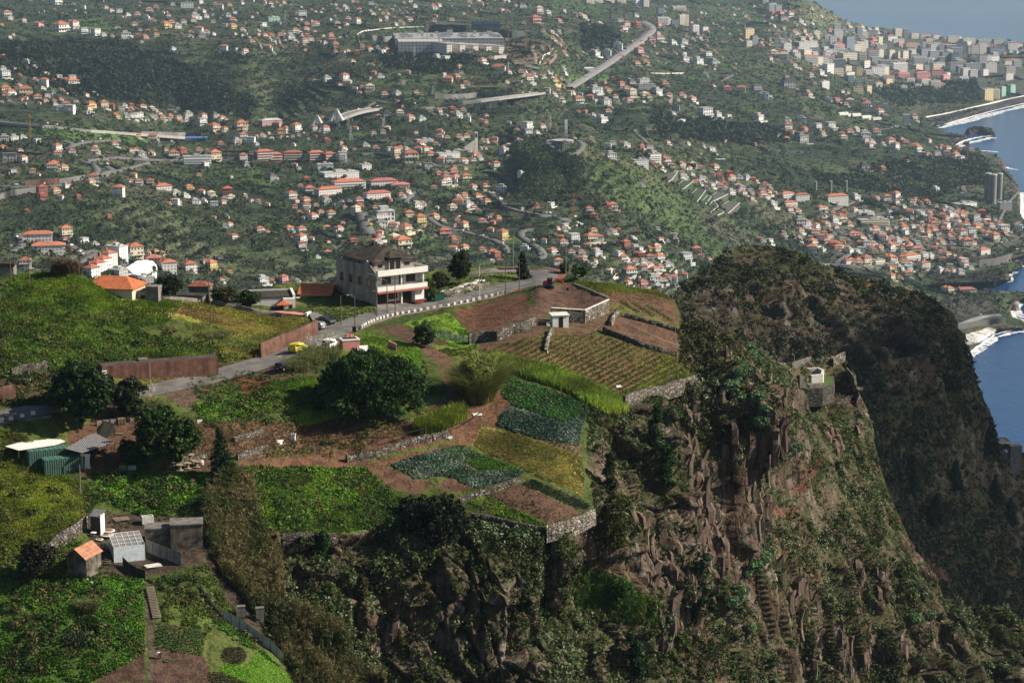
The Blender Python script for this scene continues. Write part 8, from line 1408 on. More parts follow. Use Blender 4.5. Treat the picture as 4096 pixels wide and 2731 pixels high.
EXTRA=[([(0,0),(600,0),(620,110),(300,120),(0,80)],18),([(620,0),(1400,0),(1350,120),(1000,200),(640,130)],60),([(1400,0),(2200,0),(2150,60),(1450,90)],50),([(2450,20),(3250,20),(3380,110),(3650,150),(3400,200),(3100,220),(2700,140)],170),([(2500,150),(3150,180),(3150,330),(2600,260)],60),([(3250,860),(3700,830),(4000,880),(4090,930),(3900,1000),(3600,1040),(3300,960)],70),([(3640,840),(3900,860),(4090,900),(4080,960),(3900,960),(3650,920)],40),([(3600,130),(4096,180),(4096,230),(3700,200)],50),([(1000,120),(1400,130),(1350,220),(1050,220)],30),([(0,330),(250,360),(330,420),(0,420)],20),([(300,430),(700,440),(1000,480),(900,500),(500,480)],25),([(1950,560),(2100,560),(2000,680),(1850,640)],20),([(1600,780),(2000,740),(2060,900),(1750,900)],20),([(2700,690),(3100,720),(3100,800),(2800,760)],25),([(2280,920),(2700,900),(2720,1010),(2500,1040)],14),([(2100,270),(2500,330),(2400,400),(2100,330)],22),([(700,440),(1300,470),(1300,600),(700,580)],10)]
for poly,n in EXTRA:
 Z=np.array(poly);c=0
 while c<n:
  x,y=rs.uniform(Z[:,0].min(),Z[:,0].max()),rs.uniform(Z[:,1].min(),Z[:,1].max())
  if not inpoly(poly,np.array(x),np.array(y)):continue
  c+=1;h,nn=hit(x,y)
  if h is None or h.y<1200 or h.z<6:continue
  w=rs.uniform(14,26)*(.7+.5*(y/700));v=rs.choice([0,0,1,3]);add_stuff(rs.choice('ooocwwcpbyg'),h,w*scale_at(h)/14.5,rs.uniform(-.3,.8),v)
vs,fs,mi=[],[],[];mats_=[M_WIN]
allm=MB();
for k,(a,b2)in stuffh.items():
 mats_+=[wall_mat(k),roof_for(k)];iw,ir=len(mats_)-2,len(mats_)-1
 b=len(allm.v);allm.v+=a.v;allm.f+=[tuple(i+b for i in f)for f in a.f];allm.mi+=[iw if q==0 else 0 for q in a.mi]
 b=len(allm.v);allm.v+=b2.v;allm.f+=[tuple(i+b for i in f)for f in b2.f];allm.mi+=[ir]*len(b2.f)
o=allm.build('distant_houses',mats_);o['kind']='stuff'
# ---- apartment blocks: facade pattern lives in the wall material
def facade(k,ww=3.2,hh=3.1):
 nm='facade_'+WNAME[k]+k+(''if ww<4 else'_wide');
 if nm in _mats:return _mats[nm]
 m,nt,b=new_mat(nm);g=NG(nt);o=g.n('ShaderNodeTexCoord').outputs['Object'];s=g.n('ShaderNodeSeparateXYZ');g.l(o,s.inputs[0])
 u=g.math('ADD',s.outputs[0],s.outputs[1]);fu=g.math('FRACT',g.math('DIVIDE',u,ww));fv=g.math('FRACT',g.math('DIVIDE',s.outputs[2],hh))
 a=g.math('MULTIPLY',g.math('GREATER_THAN',fu,.4),g.math('LESS_THAN',fu,.8));c=g.math('MULTIPLY',g.math('GREATER_THAN',fv,.34),g.math('LESS_THAN',fv,.76))
 wi=g.math('MULTIPLY',a,c)
 nz=g.n('ShaderNodeTexWhiteNoise',noise_dimensions='3D');fl=g.n('ShaderNodeVectorMath',operation='FLOOR');dv=g.n('ShaderNodeVectorMath',operation='DIVIDE');dv.inputs[1].default_value=(ww,ww,hh);g.l(o,dv.inputs[0]);g.l(dv.outputs[0],fl.inputs[0]);g.l(fl.outputs[0],nz.inputs[0])
 gl=g.ramp(nz.outputs[0],[(0,(.06,.07,.085)),(.6,(.14,.15,.17)),(1,(.35,.35,.35))])
 slab=g.math('LESS_THAN',fv,.1)
 col=g.mix(wi,WCOL[k],gl);col=g.mix(slab,col,tuple(min(.85,x*1.15+.03)for x in WCOL[k]))
 g.l(col,b.inputs['Base Color']);b.inputs['Roughness'].default_value=.75;_mats[nm]=m;return m
M_BALC=mat('white_balcony',(.72,.71,.68),.8)
def apartment(x,y,w,hgt,k,rz=None):
 h,n=hit(x,y)
 if h is None or h.y<1200:return
 h,n=hit(x,y,B_FAR);s=scale_at(h);W=w*s*.94;Hh=hgt*s/1.0;D=min(max(12.,W*.4),26.);rz=rs.choice([.2,.35,.5,.6]if x<3200 or y>400 else[.2,.35,.5,.8])if rz is None else rz
 flatr=k in'wcgydG';Hh=max(3.4,Hh*(.93 if flatr else.8));nf=max(1,round(Hh/3.1));sc=Hh/(nf*3.1)
 t=empty('apartment_building',tuple(h),rz);b=MB();b.box(-W/2,W/2,0,D,-8,nf*3.1*sc);b.build('wall',facade(k)if h.y<4800 else facade(k,7,6),t)
 b=MB()
 for f in range(1,nf):b.box(-W/2+.4,W/2-.4,-1.1,-.01,f*3.1*sc-.1,f*3.1*sc+.75)
 if k in'oycPRwr'and nf>2 and(k=='r'or rs.random()<.6):b.build('balcony',M_BALC if k!='P'else wall_mat('P'),t)
 b=MB();z=nf*3.1*sc
 if flatr:b.box(-W/2-.3,W/2+.3,-.3,D+.3,z+.01,z+.9);b.box(-W*.12,W*.1,D*.3,D*.7,z+.91,z+3.4);b.box(W*.25,W*.36,D*.3,D*.7,z+.91,z+2.4)
 else:b.hip(-W/2,W/2,0,D,z+.01,min(4.5,D*.22),.7);b.box(-W*.3,-W*.3+1.5,D*.4,D*.4+1.5,z,z+5)
 b.build('roof',{'o':R_OR,'P':R_BR,'R':R_BR,'r':R_OR}.get(k,R_FL if k!='d'else R_GY),t)
 pend(t,'%s %s %s'%(WNAME[k],'flat-roofed'if flatr else'red-roofed','apartment block'if nf>2 else'long building'),x,y,'apartment block','blocks in the far town')
for x,y,w,hgt,k in AL:apartment(x,y,w,hgt,k,-.55 if(x<480 and 900<y<1110 and x>330)else None)
def fpt(px,py,lift=0.0):
 h,n=hit(px,py,B_FAR)
 return Vector((h.x,h.y,h.z+lift))
def z(c,r,L):return[(c*1024+a/2.296,r*683+b/2.296)for a,b in L]
bl={}
for _ in range(120):
 x,y=rs.uniform(3080,4090),rs.uniform(125,330)
 if not inpoly([(3080,140),(3380,130),(3640,150),(4096,185),(4096,330),(3900,320),(3600,310),(3400,330),(3200,250)],np.array(x),np.array(y)):continue
 h=hit(x,y,B_FAR)[0]
 if h is None or h.z<8:continue
 k=rs.choice('wwgcgogd');s=scale_at(h);M_=bl.setdefault(k,(MB(),MB()));w,hh,d=rs.uniform(20,48)*s,rs.uniform(14,34)*s,rs.uniform(12,20);a=rs.choice([.15,.3,.5,.8]);c=(h.x,h.y+d/2)
 M_[0].box(h.x-w/2,h.x+w/2,h.y,h.y+d,h.z-8,h.z+hh,a,c);M_[1].box(h.x-w/2-.4,h.x+w/2+.4,h.y-.4,h.y+d+.4,h.z+hh+.01,h.z+hh+1.2,a,c)
bm2=MB();ml=[]
for k,(a,b)in bl.items():
 for q,mm in((a,facade(k,7,6)),(b,R_OR if k in'oP'else R_FL)):
  n0=len(bm2.v);bm2.v+=q.v;bm2.f+=[tuple(i+n0 for i in f)for f in q.f];bm2.mi+=[len(ml)]*len(q.f);ml.append(mm)
bm2.build('distant_blocks',ml)['kind']='stuff'
h=fpt(*z(1,0,[(1755,508)])[0]);s=scale_at(h);t=empty('hospital_building',tuple(h),R(4));pend(t,'huge grey concrete hospital shell with five projecting wings',1850,200,'hospital')
M_HOSP=facade('g',4.5,4.2);zz=s/2.296
for i,x in enumerate((0,133,268,400,530)):
 X=x*zz;b=MB();b.box(X-27*zz,X+27*zz,-10+i*6,60+i*6,-6,104*zz-i*1.5,rz=.42,c=(X,0));b.build('wing',facade('b',4.6,4.3),t);b=MB();b.box(X-28*zz,X+28*zz,-11+i*6,61+i*6,104*zz-i*1.5+.02,108*zz-i*1.5,rz=.42,c=(X,0));b.build('roof_slab',R_FL,t)
b=MB();b.box(-440*zz,-28*zz,40,130,-6,112*zz);b.build('long_block',M_HOSP,t);b=MB();b.box(-460*zz,560*zz,131,330,-6,112*zz);b.build('rear_block',M_HOSP,t);b=MB();b.box(-462*zz,562*zz,130.8,331,112*zz+.02,116*zz);b.build('roof_slab',R_FL,t)
r=random.Random(2);b=MB()
for _ in range(60):x,yy=r.uniform(-430,540)*zz,r.uniform(140,310);b.box(x,x+r.uniform(2,12),yy,yy+4,116*zz,116*zz+r.uniform(1,7))
b.build('roof_clutter',R_FL,t)['kind']='stuff'
h=fpt(*z(1,0,[(2110,290)])[0]);s=scale_at(h);t=empty('hospital_banner',tuple(h),0);pend(t,'dark cut slope wall with a blue lettered banner',1945,95,'sign');b=MB();q=s/2.296
b.box(-130*q,130*q,0,6,-5,90*q);b.build('wall',mat('sprayed_concrete_wall',(.17,.17,.165),.9,.25,.05),t);b=MB();b.box(-122*q,122*q,-.8,-.05,62*q,86*q);bn=b.build('banner',mat('banner_blue',(.08,.16,.42),.6),t)
fc=bpy.data.curves.new('lettering','FONT');fc.body='HOSPITAL CENTRAL E UNIVERSITÁRIO DA MADEIRA';fc.align_x='CENTER';fc.size=11*q;fo=bpy.data.objects.new('lettering',fc);COL.objects.link(fo);fo.parent=bn;fo.location=(0,-1.0,70*q);fo.rotation_euler=(R(90),0,0);fo.scale=(.86,1,1);bpy.context.view_layer.update();me=bpy.data.meshes.new_from_object(fo);me.materials.clear();me.materials.append(M_WHITE);f2=bpy.data.objects.new('lettering',me);COL.objects.link(f2);f2.parent=bn;f2.location=fo.location;f2.rotation_euler=fo.rotation_euler;f2.scale=fo.scale;bpy.data.objects.remove(fo)
M_CRR=mat('crane_red',(.34,.09,.06),.6);M_CRY=mat('crane_orange',(.55,.28,.06),.6)
def crane(c,r_,x,y0,y1,jib,col,name='tower_crane'):
 px,py=z(c,r_,[(x,y0)])[0];h=fpt(px,py);s=scale_at(h)/2.296;H=(y0-y1)*s;t=empty(name,tuple(h),r.uniform(-.3,.3));g_=max(.9,3.4*s)
 b=MB();w=g_
 for sx in(-w,w):
  for sy in(-w,w):b.bar((sx,sy,-2),(sx,sy,H),w*.22,w*.22,4)
 for k in range(10):b.bar((-w,-w,H*k/10),(w,-w,H*(k+1)/10),w*.16,w*.16,4);b.bar((w,w,H*k/10),(-w,w,H*(k+1)/10),w*.16,w*.16,4)
 b.build('mast',col,t);b=MB();J=jib*s;b.bar((-J*.25,0,H),(J,0,H),g_*.5,g_*.3,4);b.bar((0,0,H),(0,0,H+H*.1),g_*.5);b.bar((0,0,H*1.1),(J*.6,0,H),g_*.12);b.build('jib',col,t);b=MB();b.box(-J*.27,-J*.18,-g_,g_,H-3*g_,H-g_*.3);b.build('counterweight',R_GY,t)
 pend(t,('red'if col is M_CRR else'orange')+' tower crane',px,py,'crane','cranes in the valley');return t
for a in((1,0,1278,425,240,-30,M_CRR),(1,0,1573,470,235,60,M_CRY),(1,0,1680,508,345,10,M_CRR),(1,0,1788,320,262,-110,M_CRY),(1,0,1960,320,190,10,M_CRR),(1,0,2160,360,265,90,M_CRY),(1,0,2317,405,205,15,M_CRR),(2,0,125,442,288,20,M_CRY),(2,0,308,500,410,50,M_CRY),(2,0,1637,245,110,10,M_CRR),(0,0,278,1275,1070,-90,M_CRY),(2,1,565,440,225,250,M_CRY),(3,0,1858,575,430,-30,M_CRY),(3,0,2127,795,690,15,M_CRR),(2,0,1985,1560,1500,20,M_CRY)):crane(*a)
def deck(name,pts,w,th,m,lift=0.0,pend_=None,piers=(),parapet=True,abs_h=None,drop=0):
 """bridge deck between ground-hit ends, straight 3-d curve; pts = photo points of the deck, D blended between ends"""
 a,c=pts[0],pts[-1];ha,hc=fpt(*a),fpt(*c);P=[]
 n=len(pts);L=np.r_[0,np.cumsum([math.hypot(pts[i+1][0]-pts[i][0],pts[i+1][1]-pts[i][1])for i in range(n-1)])];L/=L[-1]
 ds=[fpt(x,y+2+drop*math.sin(math.pi*min(1,max(0,f)))**.6).y for(x,y),f in zip(pts,L)];ds=np.convolve([ds[0],*ds,ds[-1]],[.25,.5,.25],'valid')
 for(x,y),D in zip(pts,ds):P.append(Vector([float(v)for v in at_D(np.array(float(x)),np.array(float(y)),D)]))
 o=P[0].copy();t=empty(name,tuple(o),0);Q=[p-o for p in P];b=MB();tp=[]
 for i,p in enumerate(Q):
  d=(Q[min(i+1,n-1)]-Q[max(i-1,0)]).normalized();sd=Vector((d.y,-d.x,0)).normalized()*w/2;tp.append((p+sd,p-sd))
 def st(z0,z1,mb,a_=1.0,b__=-1.0):
  vs=[]
  for p,(l,rr_)in zip(Q,tp):
   A=p+(l-p)*a_;B=p+(l-p)*b__;vs+=[A+Vector((0,0,z0)),B+Vector((0,0,z0)),B+Vector((0,0,z1)),A+Vector((0,0,z1))]
  mb.add(vs,[(4*i+j,4*i+(j+1)%4,4*i+4+(j+1)%4,4*i+4+j)for i in range(n-1)for j in range(4)]+[(0,3,2,1),(4*n-4,4*n-3,4*n-2,4*n-1)])
 st(-th,0,b);b.build('deck',m,t);b=MB();st(.02,.12,b,.9,-.9);b.build('roadway',M_ASPHF,t)
 if parapet:
  for sg in(1,-1):b=MB();st(0.13,1.3,b,sg*1.0,sg*.93);b.build('parapet',m,t)
 for(x,y0,y1,pw)in piers:
  i=int(np.argmin([abs(q[0]-x)for q in pts]));p=Q[i];
  j=min(max(i,1),n-1);i0=j-1;f=(x-pts[i0][0])/(pts[j][0]-pts[i0][0]+1e-9);p=Q[i0].lerp(Q[j],min(1,max(0,f)));H=(y1-y0)*(p+o).y/F_;b=MB();b.box(p.x-pw,p.x+pw,p.y-pw,p.y+pw,p.z-th-H-10,p.z-th-.01);b.build('pier',m,t)
 return t,P
M_ASPHF=mat('pale_motorway_asphalt',(.2,.2,.205),.9,.15,.05);M_CONF=mat('viaduct_concrete',(.36,.35,.33),.9,.1,.05)
dp=z(1,0,[(560,1165),(640,1132),(760,1085),(870,1042),(960,1018),(1050,1003),(1110,995)])
t,P=deck('pylon_bridge',dp,20,3,M_CONF,piers=[(1024+753/2.296,480,515,2.6),(1024+890/2.296,465,515,2.6),(1024+870/2.296,467,510,2.0),(1024+1035/2.296,440,458,2)],drop=38);pend(t,'curved road bridge with two white triangular pylons',1400,475,'bridge')
for x,y0,y1,hw in((565,1142,1062,52),(742,1098,1005,62)):
 px,py=z(1,0,[(x,y0)])[0];i=min(range(len(P)),key=lambda i:abs(dp[i][0]-px));D=P[i].y-12;c=Vector([float(v)for v in at_D(np.array(px),np.array(py),D)]);s=D/F_/2.296;H=(y0-y1)*s;w=hw*s;b=MB();o=P[0];c=c-o
 b.box(c.x-2,c.x+2,c.y-2,c.y+2,c.z-6,c.z+H)
 for sg in(-1,1):b.bar((c.x,c.y,c.z+H),(c.x+sg*w*.86,c.y,c.z-2),1.4,3.2,8)
 b.build('pylon',M_WHITE,t)
vp=z(1,0,[(1770,955),(1900,942),(2050,925),(2200,906),(2351,888)])+z(2,0,[(130,872),(270,853)])
t,P=deck('viaduct',vp,15,2.6,M_CONF,piers=[(1024+2034/2.296,413,442,3),(1024+2128/2.296,410,455,3),(1024+2158/2.296,408,455,3),(1024+2252/2.296,405,455,3.2),(1024+2284/2.296,402,458,3.2),(2048+22/2.296,395,425,3.2),(2048+54/2.296,393,432,3.2),(2048+178/2.296,388,396,3)],drop=42);pend(t,'long concrete motorway viaduct on tall paired piers',2010,400,'bridge')
lp=z(0,0,[(-80,1108),(100,1130),(400,1160),(800,1198),(1240,1232),(1660,1262)])
t,P=deck('viaduct',lp,14,2.6,M_CONF,piers=[(14,500,512,2),(107,506,522,2),(176,510,533,2.6),(350,523,532,2),(470,534,542,2)],drop=16);pend(t,'low grey motorway viaduct crossing green fields on the left',300,520,'bridge')
RPX=[]
def far_road(name,pts,w,m,lift=1.2,kind='structure',n=None):
 RPX.append((pts,w))
 P=resample(pts,n or max(10,len(pts)*8));Q=[fpt(x,y)for x,y in P];z_=np.array([q.z for q in Q]);
 for _ in range(3):z_=np.convolve(np.r_[z_[0],z_,z_[-1]],[.25,.5,.25],'valid')
 V=np.array([[q.x,q.y,zz_+lift]for q,zz_ in zip(Q,z_)]);T=np.gradient(V,axis=0);T[:,2]=0;T=unit(T);S=np.stack([-T[:,1],T[:,0],0*T[:,0]],-1)*w/2;n_=len(V);dn=np.array([0,0,3.5]);i=np.arange(n_-1)
 VV=np.vstack([V-S,V+S,V-S*1.12-dn,V+S*1.12-dn]);Qd=np.vstack([np.stack([i,i+1,i+1+n_,i+n_],-1),np.stack([i+n_,i+1+n_,i+1+3*n_,i+3*n_],-1),np.stack([i+2*n_,i+1+2*n_,i+1,i],-1)]);o=big_mesh(name,VV,Qd,m,smooth=False);o['kind']=kind;return o,V
mway=z(2,0,[(500,815),(560,780),(700,695),(800,632),(900,568),(1010,492),(1130,408),(1200,360),(1250,318),(1283,280),(1270,250),(1230,225),(1190,208)])
far_road('motorway_road',mway,26,M_ASPHF,3.5);
for k in(-11,0,11):
 P=resample(mway,90);Q=[fpt(x,y)for x,y in P];z_=np.array([q.z for q in Q]);
 for _ in range(3):z_=np.convolve(np.r_[z_[0],z_,z_[-1]],[.25,.5,.25],'valid')
 V=np.array([[q.x,q.y,zz_+3.6]for q,zz_ in zip(Q,z_)]);T=np.gradient(V,axis=0);T[:,2]=0;T=unit(T);S=np.stack([-T[:,1],T[:,0],0*T[:,0]],-1);strip3d('motorway_barrier',V+S*k,1.1,M_CONF,.5)
M_FR=mat('village_road_asphalt',(.12,.12,.12),.9,.15,.05);M_DIRT=mat('bare_dirt_road',(.2,.16,.12),.95,.2,.05)
for pts,w in((z(0,0,[(600,1380),(680,1330),(760,1310),(900,1298),(1080,1292)]),9),(z(0,0,[(570,1300),(640,1318),(670,1335),(600,1375)]),8),(z(0,0,[(780,1475),(1050,1450),(1300,1465),(1500,1475),(1700,1470)]),9),(z(0,0,[(760,1490),(830,1510),(890,1560)])+z(0,1,[(880,15),(860,45)]),9),(z(0,0,[(900,1510),(960,1530),(1020,1568)])+z(0,1,[(950,20),(900,50)]),9),(z(0,0,[(1350,1500),(1200,1540),(1080,1568)])+z(0,1,[(1000,20),(940,50)]),8),(z(0,1,[(-60,150),(100,155),(250,148),(450,145),(550,135)]),9),(z(1,1,[(970,395),(985,450),(1010,520),(1050,600)]),14),(z(1,1,[(1380,330),(1375,280),(1400,235),(1450,205),(1500,185)]),7),(z(1,1,[(1570,410),(1600,460),(1680,510),(1800,545),(1950,578),(2080,610),(2200,650),(2280,700),(2315,770)]),8),(z(1,1,[(2130,205),(2200,255),(2280,320),(2351,355)])+z(2,1,[(60,375),(200,402),(340,415),(440,440),(500,448),(520,465),(490,490),(440,500)]),8),(z(2,1,[(180,540),(110,548),(75,575),(85,610),(140,650),(200,690),(260,730),(285,770),(270,805),(200,822)]),9),(z(2,0,[(370,1288),(320,1295),(330,1330),(400,1375),(480,1410),(560,1420),(620,1380),(645,1340),(620,1305),(590,1298)]),8),(z(1,0,[(1000,1000),(1060,960),(1110,935),(1200,955)]),6),(z(2,0,[(500,800),(515,770),(520,740)]),6),(z(2,0,[(0,575),(100,600),(220,630)]),14),(z(3,0,[(70,1270),(110,1200),(150,1150)]),10),(z(2,0,[(1910,755),(1960,720),(2050,680)]),8),(z(3,1,[(560,480),(620,540),(700,600)]),16),(z(3,1,[(500,370),(640,340),(760,300),(860,290)]),9),(z(3,1,[(1280,600),(1400,690),(1600,700),(1800,715),(1900,740)]),9),(z(3,1,[(620,855),(680,800),(740,770)]),10),(z(3,1,[(480,860),(700,870),(900,885),(1090,890)]),12),(z(0,1,[(150,590),(200,640),(190,700),(100,750)]),8),(z(0,1,[(620,690),(750,760),(860,740)]),9),(z(0,1,[(1200,740),(1150,780),(1100,830),(1130,900),(1170,960)]),8),(z(0,1,[(700,870),(780,810),(860,760)]),7),(z(3,1,[(1980,560),(2100,500),(2200,300),(2290,200)]),6),(z(2,0,[(1260,1370),(1230,1310),(1150,1240),(1110,1200)]),6),(z(1,0,[(1560,1568),(1600,1500),(1660,1540)]),7),(z(3,0,[(1190,1165),(1100,1185),(960,1200)]),7)):
 far_road('village_road',pts,w,M_FR,1.4)
far_road('dirt_track',z(2,0,[(190,420),(180,460),(205,520),(210,600)]),9,M_DIRT,1.5);far_road('dirt_track',z(2,0,[(390,500),(370,545),(320,590)]),9,M_DIRT,1.5)
def far_wall(pts,hgt_z,m,desc,cat='wall',name='retaining_wall',lift=0.0,th=2.0):
 P=resample(pts,max(6,len(pts)*5));Q=[fpt(x,y,lift)for x,y in P];s=np.mean([scale_at(q)for q in Q])/2.296;H=hgt_z*s;o=Q[0].copy();b=MB();vs=[]
 for q in Q:p=q-o;vs+=[p+Vector((0,0,-4)),p+Vector((0,th,-4)),p+Vector((0,th,H)),p+Vector((0,0,H))]
 n=len(Q);b.add(vs,[(4*i+j,4*i+4+j,4*i+4+(j+1)%4,4*i+(j+1)%4)for i in range(n-1)for j in range(4)]+[(0,1,2,3),(4*n-1,4*n-2,4*n-3,4*n-4)]);q=b.build(name,m);q.location=o;pend(q,desc,P[len(P)//2][0],P[len(P)//2][1],cat);return q
M_SPRAY=mat('grey_sprayed_slope',(.2,.195,.19),.9,.25,.03,streak=.6);M_WHW=mat('white_far_wall',(.65,.64,.6),.85,.1,.05)
far_wall(z(0,0,[(1300,1255),(1450,1258),(1650,1262),(1850,1255)]),45,M_SPRAY,'streaked grey retaining wall behind the blue roof');far_wall(z(0,1,[(-40,300),(20,262),(120,230),(250,215),(360,205)]),55,M_SPRAY,'broad pale concrete retaining wall under the road');far_wall(z(0,1,[(230,150),(350,135),(450,130),(540,120)]),55,M_BROWN,'reddish brown cut slope wall');far_wall(z(0,1,[(545,120),(650,105),(780,85)]),45,M_SPRAY,'dark grey motorway retaining wall');far_wall(z(1,0,[(1640,905),(1800,915),(1950,905),(2130,880)]),45,M_SPRAY,'curved grey retaining wall with a row of lamps');far_wall(z(1,0,[(960,425),(940,370),(930,325),(970,300),(1040,285)]),12,M_WHW,'curved white wall round the green cutting');far_wall(z(1,0,[(1040,285),(1200,265),(1380,255),(1540,250)]),7,M_WHW,'thin white wall along the top of the cutting');far_wall(z(1,0,[(970,425),(1010,435),(1040,450)]),12,M_WHW,'white wall end at the foot of the cutting');far_wall(z(1,0,[(1000,350),(1060,370),(1180,385),(1250,380)]),45,M_SPRAY,'grey sprayed concrete slope left of the hospital');far_wall(z(1,0,[(1560,300),(1750,305),(1960,310)]),75,mat('dark_cut_face',(.06,.065,.07),.9,.2,.03),'dark cut rock face behind the hospital');far_wall(z(1,0,[(2240,330),(2330,350),(2351,352)])+z(2,0,[(60,348),(110,345)]),60,mat('dark_cut_face',(.06,.065,.07)),'dark rock cutting right of the lettered banner');far_wall(z(2,0,[(250,600),(275,560),(295,520),(350,500),(340,450),(290,410)]),20,M_WHW,'white curved ramp wall on the brown building site');far_wall(z(1,0,[(2190,550),(2300,545)]),35,M_WHW,'white sheeted slope below the hospital');far_wall(z(2,0,[(60,260),(200,330),(300,400),(400,470),(430,520)]),6,M_WHW,'thin pale wall running beside the building site')
far_wall(z(2,0,[(1270,680),(1400,685),(1580,680)]),12,M_WHW,'low white wall along the terraces');far_wall(z(1,0,[(980,1430),(1100,1425),(1270,1440)]),22,M_SPRAY,'grey wall below the village');far_wall(z(1,0,[(1510,1005),(1640,1005),(1750,1010)]),22,M_SPRAY,'grey wall left of the red house');far_wall(z(3,0,[(0,1395),(150,1400),(330,1410)]),25,mat('dark_cut_face',(.06,.065,.07)),'dark terrace wall among banana plots')
TP=mat('terrace_netting',(.10,.105,.085),.9,.15,.05)
for nm,poly,m_ in((0,[(1365,70),(1410,50),(1525,90),(1470,118)],TP),(1,[(1480,130),(1570,100),(1665,165),(1580,195)],mat('terrace_green',(.05,.08,.035),.9,.3,.05)),(2,[(1600,230),(1700,200),(1780,250),(1690,285)],mat('terrace_green',(.05,.08,.035))),(3,[(1770,260),(1880,205),(1985,265),(1830,308)],TP),(4,[(1880,345),(1990,310),(2090,355),(1950,405)],TP),(5,[(1690,290),(1800,275),(1830,310),(1750,335)],mat('terrace_green',(.05,.08,.035))),(6,[(1760,345),(1850,330),(1893,362),(1820,390)],mat('terrace_green',(.05,.08,.035))),(7,[(1820,400),(1900,378),(1950,408),(1885,435)],mat('terrace_green',(.05,.08,.035)))):
 P=[fpt(x,y)for x,y in z(2,1,poly)];zt=np.mean([p.z for p in P])+3;c=sum(P,Vector())/4;t=empty('terrace_plot',(c.x,c.y,zt));loc=[(p.x-c.x,p.y-c.y)for p in P];b=MB();b.prism(loc,-14,0);b.build('bed',m_,t);b=MB();L=loc+[loc[0]]
 for a,d in list(zip(L[:-1],L[1:]))[2:4]+list(zip(L[:-1],L[1:]))[:2]:b.bar((a[0],a[1],-.5),(d[0],d[1],-.3),.55,.55,4)
 b.build('rim',M_WHW,t);x,y=z(2,1,poly)[0];pend(t,'terraced plot with white concrete rim',x,y,'terrace','white rimmed terraces')
h=fpt(*z(1,0,[(2025,1412)])[0]);s=scale_at(h)/2.296;t=empty('church',tuple(h),.45);pend(t,'pale church with sail-like roof and square tower',1880,600,'church')
b=MB();b.box(-15*s,14*s,0,28*s,-6,200*s);b.build('tower',mat('church_concrete',(.5,.48,.42),.85,.1,.05),t);b=MB();b.box(-9*s,8*s,-.3,-.05,150*s,185*s);b.build('belfry_opening',M_DARK,t)
b=MB();A=[(-18*s,0,130*s),(-130*s,0,62*s),(-95*s,0,30*s),(-30*s,0,0),(-18*s,0,0)];vs=A+[(x,60*s,zz2*.8)for x,_,zz2 in A];b.add(vs,[(0,1,2,3,4),(9,8,7,6,5)]+[(i,i+5,(i+1)%5+5,(i+1)%5)for i in range(5)]);b.build('sail_roof',mat('church_roof',(.42,.41,.37),.85,.1,.05),t)
b=MB();b.prism([(-220*s,-4*s),(-60*s,-10*s),(-30*s,20*s),(-40*s,70*s),(-210*s,60*s)],-6,38*s);b.build('nave',mat('church_concrete',(.5,.48,.42)),t);b=MB();b.prism([(-222*s,-6*s),(-58*s,-12*s),(-28*s,20*s),(-38*s,72*s),(-212*s,62*s)],38*s+.02,46*s);b.build('nave_roof',mat('church_roof',(.42,.41,.37)),t)
h=fpt(*z(1,0,[(2225,650)])[0]);s=scale_at(h)/2.296;t=empty('church',tuple(h),R(-8));pend(t,'white church with orange roof',1990,275,'church');b=MB();b.box(-60*s,60*s,0,60*s,-5,34*s);b.build('wall',M_WHW,t);b=MB();b.hip(-60*s,60*s,0,60*s,34*s,26*s,1);b.build('roof',R_OR,t);b=MB();b.box(82*s,96*s,0,12*s,-5,78*s);b.build('tower',M_WHW,t)
def lattice(name,px,py,H,w,m,desc,cat='pylon',arms=False,group=None):
 h=fpt(px,py);t=empty(name,tuple(h),r.uniform(0,.7));b=MB();q=max(.18,w*.09)
 for sx in(-1,1):
  for sy in(-1,1):b.bar((sx*w,sy*w,-1),(sx*w*.25,sy*w*.25,H),q,q*.8,4)
 for k in range(8):
  f0,f1=k/8,(k+1)/8;a,c=w*(1-.75*f0),w*(1-.75*f1);b.bar((-a,-a,H*f0),(c,-c,H*f1),q*.6,q*.6,3);b.bar((a,a,H*f0),(-c,c,H*f1),q*.6,q*.6,3)
 b.build('lattice',m,t)
 if arms:b=MB();[b.bar((-w*1.3,0,H*f),(w*1.3,0,H*f),q,q,4)for f in(.7,.83,.95)];b.build('crossarm',m,t)
 pend(t,desc,px,py,cat,group);return t,h
M_GALV=mat('galvanised_steel',(.42,.43,.44),.5,.1,1,.3)
for c,r_,x,y0,y1 in((1,0,270,235,95),(1,0,848,1180,1010),(1,0,1627,870,790),(1,0,1170,1170,1090),(1,0,1565,1205,1145),(2,0,440,990,860),(2,0,352,1180,1060),(2,0,935,1330,1260),(2,0,1580,1375,1290),(2,0,1668,1440,1360),(2,0,2050,1568,1450),(1,0,1455,560,430),(1,0,870,1290,1160)):
 px,py=z(c,r_,[(x,y0)])[0];h=fpt(px,py);lattice('power_pylon',px,py,(y0-y1)*scale_at(h)/2.296,max(2.2,9*scale_at(h)/2.296),M_GALV,'grey lattice power pylon','pylon',True,'power pylons in the valley')
px,py=z(2,0,[(492,1400)])[0];h=fpt(px,py);t,h=lattice('antenna_mast',px,py,290*scale_at(h)/2.296,3.0,M_GALV,'tall lattice antenna mast on the round hilltop','mast');H=290*scale_at(h)/2.296
for k,zz2 in enumerate((.62,.72,.8,.9,.96)):b=MB();b.box(-2.2,2.2,-1.2,1.2,H*zz2,H*zz2+3);b.build('antenna_panel',M_GALV,t)
